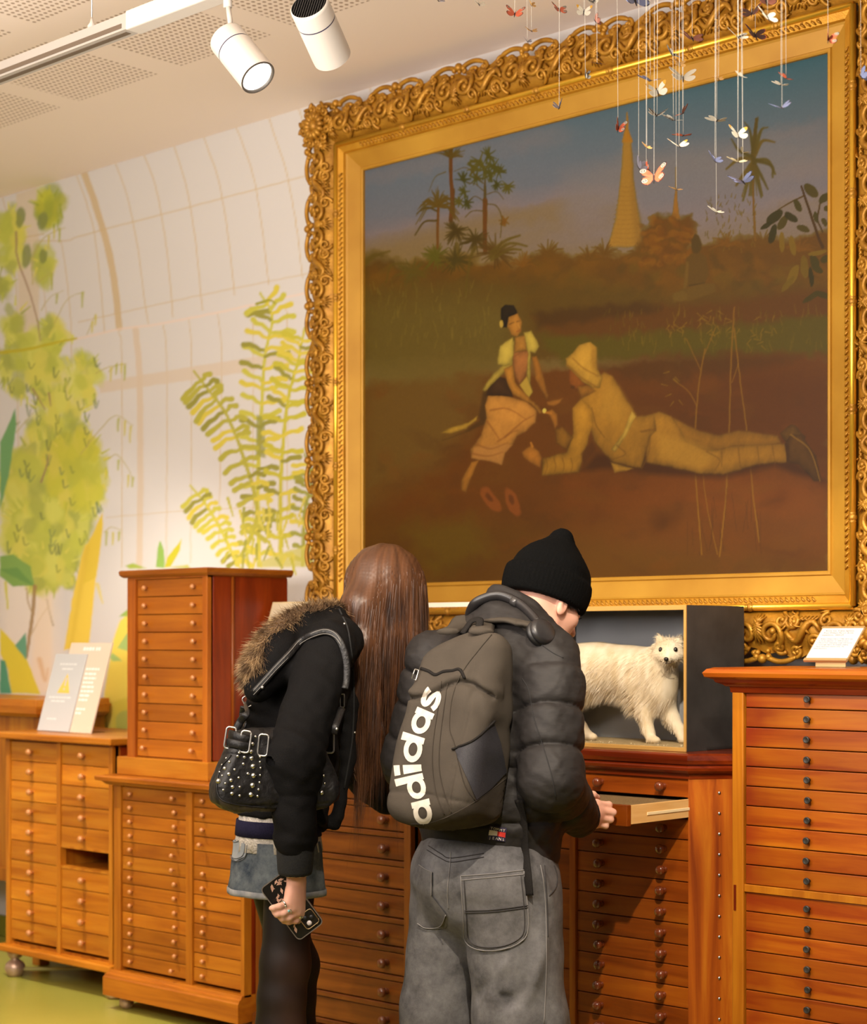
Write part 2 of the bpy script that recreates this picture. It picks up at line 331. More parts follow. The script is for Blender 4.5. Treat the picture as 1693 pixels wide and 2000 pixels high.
# ------------------------------------------------------------------ the setting
WALLY = 4.47; CEIL = 3.225
def build_wall():
    xs = np.concatenate([np.linspace(-8.2, -7.0, 6), np.linspace(-6.95, -4.35, 330), np.linspace(-4.3, 0.2, 30)])
    zs = np.concatenate([np.linspace(0, .78, 10), np.linspace(.8, CEIL, 560)])
    me, co = grid_mesh('wall_back', xs, zs, WALLY)
    px, py = proj(co); P = Paint(px, py, (206, 202, 199)); R = random.Random(3)
    m = lambda pts: [(x * .4251, 300 + y * .425) for x, y in pts]
    m3 = lambda pts: [(x * .3662, 1050 + y * .3662) for x, y in pts]
    TAN = (196, 172, 130); TAN2 = (205, 188, 168); PINK = (222, 200, 185)
    # soft washes of the painted glasshouse
    P.poly([(0, 1100), (110, 1050), (120, 1370), (60, 1400), (0, 1400)], (236, 222, 205), 30, .6)
    for pts, w in ((((-30, 120), (0, 160), (40, 330), (70, 560), (80, 900), (85, 1900)), 2), (((350, 95), (395, 220), (430, 350), (460, 590), (480, 820)), 2.2),
                   (((280, 400), (305, 560), (325, 780), (330, 1000)), 2), (((195, 560), (212, 740), (222, 900)), 1.6),
                   (((529, 42), (580, 180), (612, 320), (640, 480), (660, 650), (680, 780)), 2.2), (((660, 5), (705, 120), (740, 270), (770, 480), (795, 750)), 2.4),
                   (((797, -40), (845, 110), (872, 235), (900, 420), (930, 720)), 2.4), (((934, -82), (995, 90), (1020, 200), (1050, 400), (1078, 650)), 2.4),
                   (((1084, -127), (1130, 0), (1160, 90), (1178, 170), (1205, 350), (1235, 600)), 2.4), (((1230, -176), (1290, 0), (1315, 80), (1325, 130), (1360, 320), (1390, 570)), 2.4),
                   (((545, 820), (560, 960), (560, 1900)), 2), (((750, 790), (765, 960), (765, 1880)), 2), (((868, 765), (880, 960), (876, 1880)), 2),
                   (((1000, 735), (1018, 960), (1005, 1800)), 2), (((1150, 700), (1165, 900), (1160, 1880)), 2), (((1310, 690), (1322, 860), (1320, 1700)), 2)):
        P.curve(m(pts), TAN, w, soft=2, al=.75)
    for pts in (((1371, -214), (1400, -120), (1430, 0)), ((1517, -259), (1560, -140))): P.curve(m(pts), TAN, 2.4, soft=2, al=.75)
    P.curve(m([(385, 88), (430, 210), (470, 340), (500, 450), (525, 590), (548, 800)]), TAN, 13, 13, soft=2, al=.85)
    P.curve(m([(622, 810), (638, 960), (643, 1120), (645, 1500), (640, 1900)]), TAN2, 12, 12, soft=2, al=.9)
    P.curve(m([(60, 400), (300, 400), (370, 378), (720, 285), (1060, 195), (1430, 95)]), TAN, 2.6, soft=2, al=.7)
    P.curve(m([(360, 775), (560, 730), (900, 655), (1430, 548)]), TAN, 2.4, soft=2, al=.6)
    P.curve(m([(340, 855), (560, 805), (720, 785), (1000, 730), (1180, 690), (1440, 632)]), PINK, 4, soft=3, al=.8)
    P.poly(m([(450, 1050), (1130, 940), (1445, 880), (1445, 945), (1100, 1010), (460, 1100)]), TAN2, 3, .75)
    P.curve(m([(490, 1672), (870, 1640), (1200, 1625)]), TAN, 2, soft=2, al=.55)
    for k in range(8):     # beams seen above the frame
        xb = 612 + k * 46 + k * k * 2.2; P.stroke([(xb, 130 - k * 14), (xb + 26, 300 - k * 14)], TAN, 2.4 if k != 3 else 8, soft=2, al=.8)
    # trunk column and foliage of the tree on the left
    P.poly(m([(75, 185), (172, 150), (180, 400), (178, 900), (85, 900), (80, 400)]), (206, 190, 165), 4, .8)
    P.curve(m([(60, 395), (200, 370)]), TAN, 3, al=.7)
    G = [(190, 194, 80), (204, 204, 98), (178, 184, 76), (160, 166, 78), (206, 200, 90)]
    def foliage(cx, cy, rx, ry, n, cols, sz=(14, 30), al=.85):
        for k in range(n):
            a = R.uniform(0, 2 * PI); r = math.sqrt(R.random()); x = cx + rx * r * math.cos(a); y = cy + ry * r * math.sin(a)
            P.blob(x, y, R.uniform(*sz) * .62, R.uniform(*sz) * .95, R.choice(cols), al * .85, .5, R.uniform(-.7, .7), 2.)
        for k in range(n // 2):   # feathery leaf tips round the rim
            a = R.uniform(0, 2 * PI); x = cx + rx * 1.02 * math.cos(a); y = cy + ry * 1.02 * math.sin(a)
            L = R.uniform(10, 22); b = PI / 2 + .7 * math.cos(a) * R.uniform(-1, .2) if math.sin(a) > -.3 else a
            P.stroke([(x, y), (x + L * math.cos(b), y + L * math.sin(b))], R.choice(cols), 5, 2, soft=2, al=.9)
    foliage(18, 470, 24, 62, 26, G); foliage(96, 410, 22, 32, 20, [(150, 160, 60), (188, 190, 62), (170, 172, 60)])
    foliage(86, 520, 14, 30, 8, G[2:]); foliage(10, 560, 16, 14, 7, G)
    foliage(30, 640, 16, 44, 10, G); foliage(112, 650, 30, 24, 16, G); foliage(68, 715, 64, 62, 70, G); foliage(165, 740, 28, 40, 22, G)
    foliage(115, 830, 52, 66, 60, G); foliage(98, 950, 96, 92, 150, G, (18, 40)); foliage(86, 1040, 78, 60, 90, G, (16, 34)); foliage(150, 920, 56, 66, 60, [(192, 190, 66), (178, 180, 66), (204, 194, 84)])
    foliage(95, 1110, 50, 40, 44, G)
    for k in range(46):       # darker scribbled leaf marks
        x = R.uniform(10, 190); y = R.uniform(680, 1110)
        P.curve([(x, y), (x + R.uniform(2, 5), y + R.uniform(12, 22)), (x + R.uniform(7, 12), y + R.uniform(0, 12))], R.choice([(104, 116, 74), (128, 136, 66), (110, 128, 84)]), 3.4, 2, soft=2, al=.75)
    for (x, y, rx, ry) in ((40, 425, 9, 20), (52, 500, 9, 24), (84, 432, 10, 18), (84, 500, 8, 14)): P.blob(x, y, rx, ry, (126, 136, 74), .85, .3, .1)
    P.curve(m([(0, 915), (120, 900), (250, 870), (350, 850)]), (184, 172, 40), 7, 4, al=.9)
    BR = (150, 120, 95)
    for q, w in (((( 75, 360), (80, 480), (130, 620), (170, 760), (185, 860)), 4), (((150, 600), (150, 480), (200, 390), (260, 355), (300, 340)), 2.4), (((150, 1080), (180, 1130), (205, 1175)), 4), (((225, 1100), (232, 1160)), 4), (((190, 1510), (215, 1430), (225, 1385)), 4),
                 (((180, 590), (215, 560), (245, 545)), 1.6), (((190, 720), (230, 660), (290, 630)), 1.6), (((250, 780), (310, 670), (390, 635)), 1.6), (((400, 830), (425, 770), (440, 735)), 1.6), (((440, 1010), (500, 980), (580, 965)), 2), (((370, 1380), (450, 1280), (530, 1205), (610, 1250)), 2.2), (((500, 1400), (540, 1385), (590, 1450), (610, 1500)), 2), (((480, 1740), (510, 1718), (560, 1730)), 2),
                 (((75, 1280), (110, 1240), (150, 1190)), 2), (((500, 1000), (540, 960)), 2)):
        P.curve(m(q), BR if w > 3 else (176, 164, 90), w, w * .5, soft=1.8, al=.9)
    for (x, y) in ((250, 350), (275, 345), (225, 380), (240, 555), (262, 650), (380, 640), (440, 745), (425, 775), (510, 985), (535, 970), (560, 965), (575, 975), (545, 1220), (575, 1230), (600, 1255), (545, 1410), (590, 1480), (610, 1490), (490, 1740), (520, 1745), (548, 1740)):
        P.stroke(m([(x, y), (x - 3, y + R.uniform(30, 70))]), R.choice([(168, 170, 70), (196, 186, 92)]), 5, 3, soft=2, al=.85)
    # big leaves at the far left, trunk, yellow trunk, lower foliage
    P.poly(m([(0, 1330), (70, 1170), (75, 1250), (40, 1480), (0, 1640)]), (112, 160, 104), 2)
    P.poly(m([(0, 1850), (60, 1840), (140, 1900), (160, 1985), (60, 1990), (0, 1940)]), (128, 164, 84), 2)
    P.poly(m([(0, 1910), (80, 1900), (160, 1990), (90, 1960)]), (104, 148, 78), 3, .8)
    P.poly(m3([(455, 40), (540, 0), (500, 330), (475, 580), (340, 600), (385, 330), (430, 120)]), (226, 196, 76), 2.5)
    P.poly(m([(400, 1800), (470, 1650), (475, 1700), (440, 1950), (380, 1980)]), (216, 188, 66), 3)
    P.curve(m3([(460, 60), (420, 330), (375, 600)]), (208, 176, 60), 10, 5, soft=8, al=.6)
    P.curve(m3([(185, 260), (175, 400), (140, 640)]), (160, 130, 84), 8, 6, al=.9); P.curve(m3([(140, 270), (150, 340), (170, 400)]), (170, 145, 100), 3, al=.8); P.curve(m3([(250, 330), (265, 400), (283, 470)]), (130, 112, 60), 5, 3, al=.8); P.curve(m3([(165, 520), (215, 430), (255, 370)]), (180, 156, 110), 3, al=.8)
    P.poly(m3([(200, 330), (280, 300), (275, 830), (165, 830), (175, 560)]), (232, 212, 186), 10, .7); P.curve(m3([(210, 650), (240, 760), (255, 700)]), (214, 172, 120), 9, 3, soft=6, al=.7)
    P.poly(m3([(0, 480), (60, 545), (140, 640), (215, 835), (60, 830), (40, 700), (0, 620)]), (218, 200, 62), 2)
    P.poly(m3([(80, 575), (140, 505), (140, 655)]), (104, 160, 128), 2); P.poly(m3([(0, 650), (30, 660), (60, 830), (0, 830)]), (84, 150, 116), 2)
    P.curve(m3([(30, 240), (42, 380)]), (206, 200, 96), 6, 3); P.curve(m3([(520, 250), (548, 350)]), (214, 198, 110), 8, 3, al=.8)
    P.poly(m3([(600, 560), (640, 440), (690, 400), (690, 1020), (520, 1035), (560, 800)]), (232, 210, 90), 4)
    P.poly(m3([(600, 880), (640, 860), (690, 850), (690, 1030), (600, 1030)]), (214, 196, 70), 6, .8)
    P.poly(m3([(635, 420), (690, 375), (690, 420)]), (150, 178, 86), 2); P.poly(m3([(625, 590), (690, 490), (690, 610)]), (164, 190, 110), 3); P.poly(m3([(585, 640), (600, 615), (650, 655), (600, 660)]), (160, 188, 110), 3)
    P.blob(m3([(670, 980)])[0][0], m3([(670, 980)])[0][1], 20, 22, (178, 184, 90), .8, .2)
    # small plant over the tall chest
    P.poly(m3([(855, 10), (875, 70), (880, 160), (830, 160), (838, 60)]), (140, 176, 84), 2); P.poly(m3([(880, 160), (890, 110), (970, 5), (960, 70), (910, 155)]), (190, 184, 46), 2)
    P.poly(m3([(670, 150), (710, 138), (780, 165), (690, 168)]), (160, 176, 74), 3); P.poly(m3([(900, 160), (1000, 145), (1020, 165)]), (180, 180, 90), 3)
    # the ferns
    def fern(stem, n, L, col, w=8, side=(1, 1), dark=(146, 142, 60), droop=.25):
        q = spline([(a, b, 0) for a, b in stem], 40)
        P.stroke([(v.x, v.y) for v in q], col, w, w * .5, soft=2)
        for k in range(n):
            f = .04 + .93 * k / n; i = f * 38; v = q[int(i)]; t = (q[int(i) + 1] - q[int(i)]).normalized()
            ln = L * (.55 + .75 * math.sin(PI * min(1, .25 + .75 * (1 - f))))
            for sg in (-1, 1):
                if not side[(sg + 1) // 2]: continue
                a = math.atan2(t.y, t.x) + sg * R.uniform(1.0, 1.3); c = dark if R.random() < .16 else (col if R.random() < .7 else (204, 188, 72))
                x, y = v.x, v.y; pts = [(x, y)]
                for j in range(1, 5):
                    aa = a + .35 * math.sin(j * 2.3 + k) ; x += ln / 4 * math.cos(aa); y += ln / 4 * math.sin(aa) + droop * j * ln / 16; pts.append((x, y))
                P.stroke(pts, c, w * .72, w * 1.25, soft=2)
    LM = (190, 184, 74)
    fern(m([(1190, 1890), (1185, 1500), (1200, 1200), (1215, 950), (1250, 750), (1195, 640)]), 22, 38, LM, 9)
    P.poly(m([(1180, 1200), (1215, 1210), (1220, 1400), (1175, 1390)]), (140, 140, 66), 3, .8)
    fern(m([(1090, 1890), (1180, 1660), (1120, 1400), (1040, 1200), (960, 1090), (890, 1000)]), 20, 34, (172, 166, 66), 9, droop=.9)
    fern(m([(1090, 1890), (1020, 1740), (950, 1620), (875, 1525)]), 12, 26, LM, 8, droop=.9)
    fern(m([(1290, 1890), (1290, 1500), (1320, 1150), (1370, 950), (1400, 800)]), 20, 36, (186, 178, 60), 9)
    fern(m([(1390, 1890), (1400, 1650), (1430, 1500), (1400, 1380)]), 12, 26, (150, 150, 66), 8)
    P.curve(m([(1180, 690), (1240, 675), (1265, 690)]), (150, 148, 40), 6, 3); P.poly(m([(1180, 1880), (1330, 1820), (1440, 1800), (1440, 1900), (1180, 1900)]), (186, 180, 84), 5, .8)
    for k in range(40):
        x = R.uniform(1040, 1430); y = R.uniform(1560, 1870); P.stroke(m([(x, y), (x + R.uniform(-30, 30), y + R.uniform(40, 90))]), R.choice([(150, 150, 66), (178, 172, 62), (196, 184, 80)]), 6, 3, soft=2)
    set_col(me, P.c)
    return tag(link('wall_back', me, attrmat('mural_paint', .75)), kind='structure')
build_wall()
# floor and ceiling
MB().box(-9.5, 1.5, -3.2, WALLY, -.05, 0).build('floor', noisy('green_floor', lin(150, 150, 62), lin(176, 170, 78), 1.3, .32, coat=.15, rand=False)); tag(bpy.data.objects['floor'], kind='structure')
def ceiling_mat():
    m = newmat('perforated_plaster', lin(243, 228, 215), .85); n, l, b = nodes(m)
    tc = n.new('ShaderNodeTexCoord'); sp = n.new('ShaderNodeSeparateXYZ'); l.new(tc.outputs['Object'], sp.inputs[0])
    def M(op, a, b2=None, c=None):
        k = n.new('ShaderNodeMath'); k.operation = op
        for i, v in enumerate((a, b2, c)):
            if v is None: continue
            if isinstance(v, (int, float)): k.inputs[i].default_value = v
            else: l.new(v, k.inputs[i])
        return k.outputs[0]
    X, Y = sp.outputs[0], sp.outputs[1]
    def cell(v, p, off): return M('SUBTRACT', M('FRACT', M('DIVIDE', M('ADD', v, off), p)), .5)
    PX_, PY_ = .575, .575
    u = M('MULTIPLY', cell(X, PX_, 108.9575), PX_); v = M('MULTIPLY', cell(Y, PY_, 100.1575), PY_)
    inside = M('MULTIPLY', M('LESS_THAN', M('ABSOLUTE', u), PX_ / 2 - .058), M('LESS_THAN', M('ABSOLUTE', v), PY_ / 2 - .058))
    inside = M('MULTIPLY', inside, M('LESS_THAN', Y, 3.9))
    hp = .0235
    a = cell(X, hp, 100.0); c = cell(Y, hp, 100.0)
    r = M('SQRT', M('ADD', M('MULTIPLY', a, a), M('MULTIPLY', c, c)))
    hole = M('MULTIPLY', M('LESS_THAN', r, .27), inside)
    mx = n.new('ShaderNodeMixRGB'); l.new(hole, mx.inputs[0]); mx.inputs[1].default_value = (*lin(243, 228, 215), 1); mx.inputs[2].default_value = (*lin(168, 144, 122), 1)
    l.new(mx.outputs[0], b.inputs['Base Color']); return m
tag(MB().box(-9.5, 1.5, -3.2, WALLY, CEIL, CEIL + .05).build('ceiling', ceiling_mat()), kind='structure')
tag(MB().box(-9.5, 1.5, WALLY - .02, WALLY, 0, .09, bev=.004).build('baseboard_back', newmat('skirting', lin(120, 122, 40), .5)), kind='structure')
tag(MB().box(-8.25, -8.2, -3.2, WALLY, 0, CEIL).build('wall_left', newmat('plain_wall', lin(215, 205, 190), .8)), kind='structure')
# ------------------------------------------------------------------ cabinets
M_PALE = wood('pale_wood', lin(234, 156, 72), lin(216, 130, 50), lin(180, 94, 30))
M_PALEV = wood('pale_wood_upright', lin(224, 148, 70), lin(204, 122, 48), lin(168, 90, 30), axis='z')
M_MID = wood('oak_wood', lin(212, 132, 54), lin(190, 108, 40), lin(158, 82, 26))
M_MIDV = wood('oak_wood_upright', lin(212, 134, 56), lin(192, 112, 42), lin(160, 84, 26), axis='z')
M_RED = wood('red_wood', lin(170, 66, 28), lin(142, 46, 18), lin(110, 30, 10), axis='z')
M_TALL = wood('chest_wood', lin(206, 122, 52), lin(190, 106, 42), lin(166, 86, 32))
M_TALLV = wood('chest_wood_upright', lin(196, 112, 48), lin(176, 92, 36), lin(146, 70, 26), axis='z')
M_DARK = wood('brown_wood', lin(150, 84, 44), lin(124, 64, 32), lin(90, 42, 18))
M_DARKV = wood('brown_wood_upright', lin(160, 94, 50), lin(130, 72, 36), lin(100, 50, 22), axis='z')
M_CEN = wood('mahogany', lin(186, 98, 34), lin(166, 78, 24), lin(132, 54, 14))
M_CENV = wood('striped_mahogany', lin(216, 132, 52), lin(186, 92, 30), lin(136, 52, 14), axis='z')
M_CREAM = noisy('pale_drawer_side', lin(236, 192, 126), lin(224, 172, 102), 8, .5, stretch=(10, 1, 10), rand=False)
M_MAH = wood('dark_red_mahogany', lin(160, 62, 26), lin(134, 44, 18), lin(96, 26, 8), rough=.25, coat=.6)
M_RGT = wood('specimen_cabinet_wood', lin(196, 112, 34), lin(176, 86, 22), lin(142, 50, 10), stain=(-.30, -.16))
M_RGTV = wood('specimen_cabinet_upright', lin(222, 142, 52), lin(206, 122, 42), lin(180, 98, 30), axis='z')
M_KNOB = newmat('turned_wood_knob', lin(196, 130, 74), .28, spec=.6, **{'Coat Weight': .5})
M_KNOBR = newmat('polished_knob', lin(112, 50, 22), .22, spec=.6, **{'Coat Weight': .7})
M_KNOBD = newmat('brown_knob', lin(108, 56, 28), .3, **{'Coat Weight': .4})
M_KNOBB = noisy('blackened_knob', lin(34, 32, 30), lin(54, 50, 46), 60, .45)
M_STEEL = newmat('steel', lin(200, 200, 200), .3, 1.0)
M_SHADOWBOX = newmat('raw_carcass_wood', lin(96, 56, 26), .8)
M_METALFOOT = newmat('brushed_foot', lin(190, 160, 140), .35, .6)

TOFRONT = RX(PI / 2)      # lathe axis (z) -> -y, towards the room
def knob_mesh(name, r, L, mat, kind='ball'):
    m = MB()
    if kind == 'ball':
        pr = [(r * .42, -.002), (r * .42, L * .35), (r * .55, L * .45)] + [(r * math.sin(a), L * .45 + r * (1 - math.cos(a)) * .82) for a in np.linspace(.75, PI - .05, 9)]
    elif kind == 'turned':
        pr = [(r * .62, -.002), (r * .72, L * .12), (r * .42, L * .3), (r * .42, L * .42), (r * .9, L * .5), (r, L * .66), (r * .92, L * .84), (r * .6, L * .97), (r * .1, L)]
    else:
        pr = [(r * .5, -.002), (r * .5, L * .55), (r * .95, L * .62), (r, L * .7), (r, L * .9), (r * .85, L), (r * .7, L * .96), (r * .02, L * .95)]
    m.lathe(pr, 18, TOFRONT); me = m.mesh(name); me.materials.append(mat); return me
def drawer_mesh(w, h, mat, th=.02, lip=0, depth=.10):
    """front with eased edges (origin: middle of the front face) and the plain box behind it"""
    m = MB(); g = .0012
    m.box(-w / 2 + g, w / 2 - g, 0, th, -h / 2 + g + lip, h / 2 - g, bev=.0018)
    if lip: m.box(-w / 2 + g, w / 2 - g, -.004, th, -h / 2 + g, -h / 2 + lip - .002, bev=.003)
    m.box(-w / 2 + .006, w / 2 - .006, th, depth, -h / 2 + .006, h / 2 - .006)
    me = m.mesh('drawer'); me.materials.append(mat); return me
def drawers(root, x0, x1, ztop, zbot, n, mat, knobs, kmesh, y=0, lip=0, skip=(), noknob=(), jit=0, offs={}, knoboff={}, kz=0):
    h = (ztop - zbot) / n; me = drawer_mesh(x1 - x0, h, mat, lip=lip); first = None; firstk = None; out = []
    for i in range(n):
        if i in skip: continue
        o = link('drawer', me, None, root) if first is None else dup(first, root)
        first = first or o
        o.location = ((x0 + x1) / 2, y + random.uniform(-1, 1) * jit + offs.get(i, 0), ztop - h * (i + .5)); out.append(o)
        if i in noknob: continue
        for j, kx in enumerate(knobs):
            k = link('knob', kmesh, None, o) if firstk is None else dup(firstk, o)
            firstk = firstk or k
            k.location = (kx - (x0 + x1) / 2 + random.uniform(-1, 1) * .002, -knoboff.get((i, j), 0), lip / 2 + kz)
    return out
def carcass(x0, x1, y1, zbot, ztop, stiles, wst=.022, t=.016, y0=.004, floors=()):
    """open-fronted case: sides, back, top, bottom and front uprights at the given x spans"""
    m = MB()
    m.box(x0, x0 + t, y0 + .01, y1, zbot, ztop); m.box(x1 - t, x1, y0 + .01, y1, zbot, ztop)
    m.box(x0 + t, x1 - t, y1 - .012, y1, zbot, ztop); m.box(x0 + t, x1 - t, y0 + .012, y1 - .012, zbot, zbot + .012); m.box(x0 + t, x1 - t, y0 + .012, y1 - .012, ztop - .012, ztop)
    return m
def moulding(x0, x1, y1, prof, name, mat, root, right=True, left=True):
    """horizontal moulding round front and both ends; prof = [(overhang, z)...] from bottom to top"""
    m = MB(); vs = []; n = len(prof)
    for o, z in prof:
        a = x0 - (o if left else 0); b = x1 + (o if right else 0); vs += [(a, y1, z), (a, -o, z), (b, -o, z), (b, y1, z)]
    fs = []
    for i in range(n - 1):
        for k in range(3): fs.append((i * 4 + k, i * 4 + k + 1, i * 4 + 4 + k + 1, i * 4 + 4 + k))
        fs.append((i * 4 + 3, i * 4, i * 4 + 4, i * 4 + 7))
    fs.append((3, 2, 1, 0)); L = (n - 1) * 4; fs.append((L, L + 1, L + 2, L + 3))
    m.add(vs, fs, False); return m.build(name, mat, root)
def feet(root, spots, prof, mat):
    f0 = None
    for p in spots:
        if f0 is None: m = MB(); m.lathe(prof, 18); f0 = m.build('foot', mat, root, p)
        else: dup(f0, root, p)

# --- far left: cabinet against the wall behind the two-column chest
bgc = thing('specimen_cabinet', 'cropped wooden cabinet with plain brown panel behind the leaning warning sign', 'cabinet', (-6.9, 4.13, 0))
m = MB(); m.box(0, .85, .01, .32, .32, 1.0); m.box(.33, .36, -.006, .01, .32, 1.0); m.box(0, .85, -.006, .01, .32, .37); m.build('carcass', M_PALEV, bgc)
moulding(0, .85, .32, [(.012, .985), (.03, 1.0), (.034, 1.03), (.03, 1.055)], 'cabinet_top', M_PALE, bgc)
l0 = None
for p in ((.04, .04), (.81, .04), (.04, .28), (.81, .28)):
    o = MB().box(-.025, .025, -.025, .025, 0, .32, bev=.003).build('leg', M_PALEV, bgc, (p[0], p[1], 0))

# --- left: two columns of ten drawers on metal ball feet
X0, YF = -5.985, 3.93
lc = thing('specimen_cabinet', 'orange wooden chest of two columns of single-knob drawers, one drawer missing, on ball feet', 'cabinet', (X0, YF, 0))
w = .69
m = carcass(.012, w - .004, .42, .125, .912, None)
for a, b in ((.012, .038), (.343, .367), (.664, w - .004)): m.box(a, b, 0, .03, .125, .912, bev=.002)
zt, zb = .906, .148; h = (zt - zb) / 10
zs = zt - h * 5
for z in (zs, zs - h): m.box(.343, w - .02, .004, .40, z - .004, z + .004)
m.box(.343, .352, .03, .40, zs - h, zs); m.build('carcass', M_PALEV, lc)
MB().box(w - .0045, w + .002, .035, .41, .14, .905).build('side_panel', M_RED, lc)
MB().box(-.012, w + .035, -.038, .44, .914, .940, bev=.006).build('cabinet_top', M_PALE, lc)
MB().box(-.016, w + .016, -.025, .42, .100, .127, bev=.006).build('base_rail', M_PALE, lc)
kl = knob_mesh('knob', .0125, .02, M_KNOB)
drawers(lc, .038, .343, zt, zb, 10, M_PALE, [.185], kl, y=.006, jit=.0015)
drawers(lc, .367, .664, zt, zb, 10, M_PALE, [.513], kl, y=.006, jit=.0015, skip=(5,))
feet(lc, [(.03, .03, 0), (w - .03, .03, 0), (.03, .38, 0), (w - .03, .38, 0)], [(.026, 0), (.034, .012), (.040, .03), (.036, .048), (.020, .062), (.012, .068), (.024, .072), (.030, .086), (.03, .101)], M_METALFOOT)
MB().tube([(.06, .05, .028), (.34, .33, .028)], .007, 8).build('stretcher_bar', newmat('painted_bar', lin(188, 178, 110), .5), lc)

# --- low chest of two columns carrying the small tall chest
X1 = -5.284; K1 = .98
ml = thing('specimen_cabinet', 'low oak chest of two drawer columns with moulded plinth, under the small tall chest', 'cabinet', (X1 * K1, 3.93 * K1, CAMH * (1 - K1))); ml.scale = (K1, K1, K1)
w = .71
m = carcass(0, w - .016, .42, .105, .775, None)
for a, b in ((0, .039), (.405, .438), (w - .018, w)): m.box(a, b, -.004, .03, .105, .775, bev=.002)
m.build('carcass', M_MIDV, ml)
MB().box(w - .016, w - .002, .03, .42, .1, .775).build('side_panel', M_RED, ml)
moulding(0, w, .43, [(.008, .772), (.022, .776), (.03, .784), (.034, .787), (.05, .79), (.052, .803), (.046, .808)], 'cornice', M_MID, ml, right=False)
moulding(0, w, .42, [(.03, .024), (.03, .088), (.026, .093), (.024, .1), (.016, .104), (.012, .114)], 'plinth', M_MID, ml, right=False)
km = knob_mesh('knob', .0085, .0125, M_KNOB)
kk = {(4, 1): .012, (5, 1): .012, (12, 1): .014, (0, 1): .01}
drawers(ml, .039, .405, .7705, .127, 13, M_MID, [.096, .346], km, y=.004, jit=.001, knoboff=kk)
drawers(ml, .438, w - .018, .7705, .127, 13, M_MID, [.498], km, y=.004, jit=.001, noknob=(4,), knoboff={(3, 0): .013})
feet(ml, [(.03, .03, 0), (w - .03, .03, 0), (.03, .38, 0), (w - .03, .38, 0)], [(.016, -.0263), (.026, -.014), (.026, .006), (.015, .0245)], M_METALFOOT)

# --- small tall chest on its own plinth, standing on the low chest
tc_ = thing('specimen_chest', 'narrow reddish chest of ten two-knob drawers on a pale plinth, tallest at left', 'chest', (-5.2591 * K1, 3.97 * K1, CAMH - (CAMH - .8085) * K1)); tc_.scale = (K1, K1, K1)
w = .447; zt, zb = .645 + .0, .0685
m = carcass(0, w, .36, .062, .705, None)
for a, b in ((0, .045), (.420, w)): m.box(a, b, -.004, .03, .062, .705, bev=.002)
m.box(0, w, -.002, .03, .697, .705)
m.build('carcass', M_TALLV, tc_)
MB().box(w - .002, w + .004, .02, .10, .068, .70, bev=.002).build('side_frame', M_RED, tc_)
MB().box(w - .002, w + .003, .112, .36, .068, .70).build('side_panel', M_RED, tc_)
MB().tube([(w + .004, .106, .068), (w + .004, .106, .70)], .006, 8).build('side_bead', M_TALLV, tc_)
moulding(0, w, .37, [(.012, .703), (.018, .708), (.022, .712), (.024, .724), (.02, .729)], 'chest_top', M_TALL, tc_)
m = MB(); m.box(-.04, w + .022, -.02, .36, 0, .0645, bev=.003); m.build('plinth', M_PALE, tc_)
kt = knob_mesh('knob', .0095, .0135, M_KNOB)
drawers(tc_, .045, .420, .697, .068, 10, M_TALL, [.101, .369], kt, y=.008, jit=.0015, knoboff={(9, 0): .006, (9, 1): .006})

# --- dark cabinet between the couple
K2 = .985
dk = thing('specimen_cabinet', 'dark brown cabinet of wide round-knob drawers standing between the two people', 'cabinet', (-4.549 * K2, 3.96 * K2, CAMH * (1 - K2))); dk.scale = (K2, K2, K2)
w = .713
m = carcass(0, w, .43, .06, .955, None)
for a, b in ((0, .03), (w - .028, w)): m.box(a, b, -.006, .03, .06, .955, bev=.002)
m.build('carcass', M_DARKV, dk)
moulding(0, w, .43, [(.006, .95), (.014, .956), (.018, .962), (.024, .972), (.03, .98), (.032, .993), (.04, .997), (.04, 1.008), (.034, 1.013)], 'cornice', M_DARK, dk, left=False)
moulding(0, w, .43, [(.02, -.0195), (.02, .055), (.012, .062)], 'plinth', M_DARK, dk, left=False)
kd = knob_mesh('knob', .0155, .034, M_KNOBD, 'turned')
drawers(dk, .03, w - .028, .948, .0655, 10, M_DARK, [.13, .603], kd, y=.004, lip=.02, jit=.0015)

# --- centre cabinet with the open drawer, canted right corner
cc = thing('specimen_cabinet', 'mahogany cabinet with one drawer pulled open, under the stuffed fox case', 'cabinet', (-3.69, 3.96, 0))
w = .8795; ch = .10
xs_ = [0, .522, .544, w]
m = MB()
m.box(0, .016, .01, .43, .03, .925); m.box(w - .016, w, .012, .05, .03, .925); m.box(.016, w + ch - .012, .418, .43, .03, .925); m.box(.016, w, .02, .41, .03, .042); m.box(.016, w, .02, .41, .915, .927)
for a, b in ((0, .03), (.472, .494)): m.box(a, b, -.004, .03, .03, .927, bev=.002)
m.box(.48, .486, .03, .41, .05, .91)
m.build('carcass', M_CENV, cc)
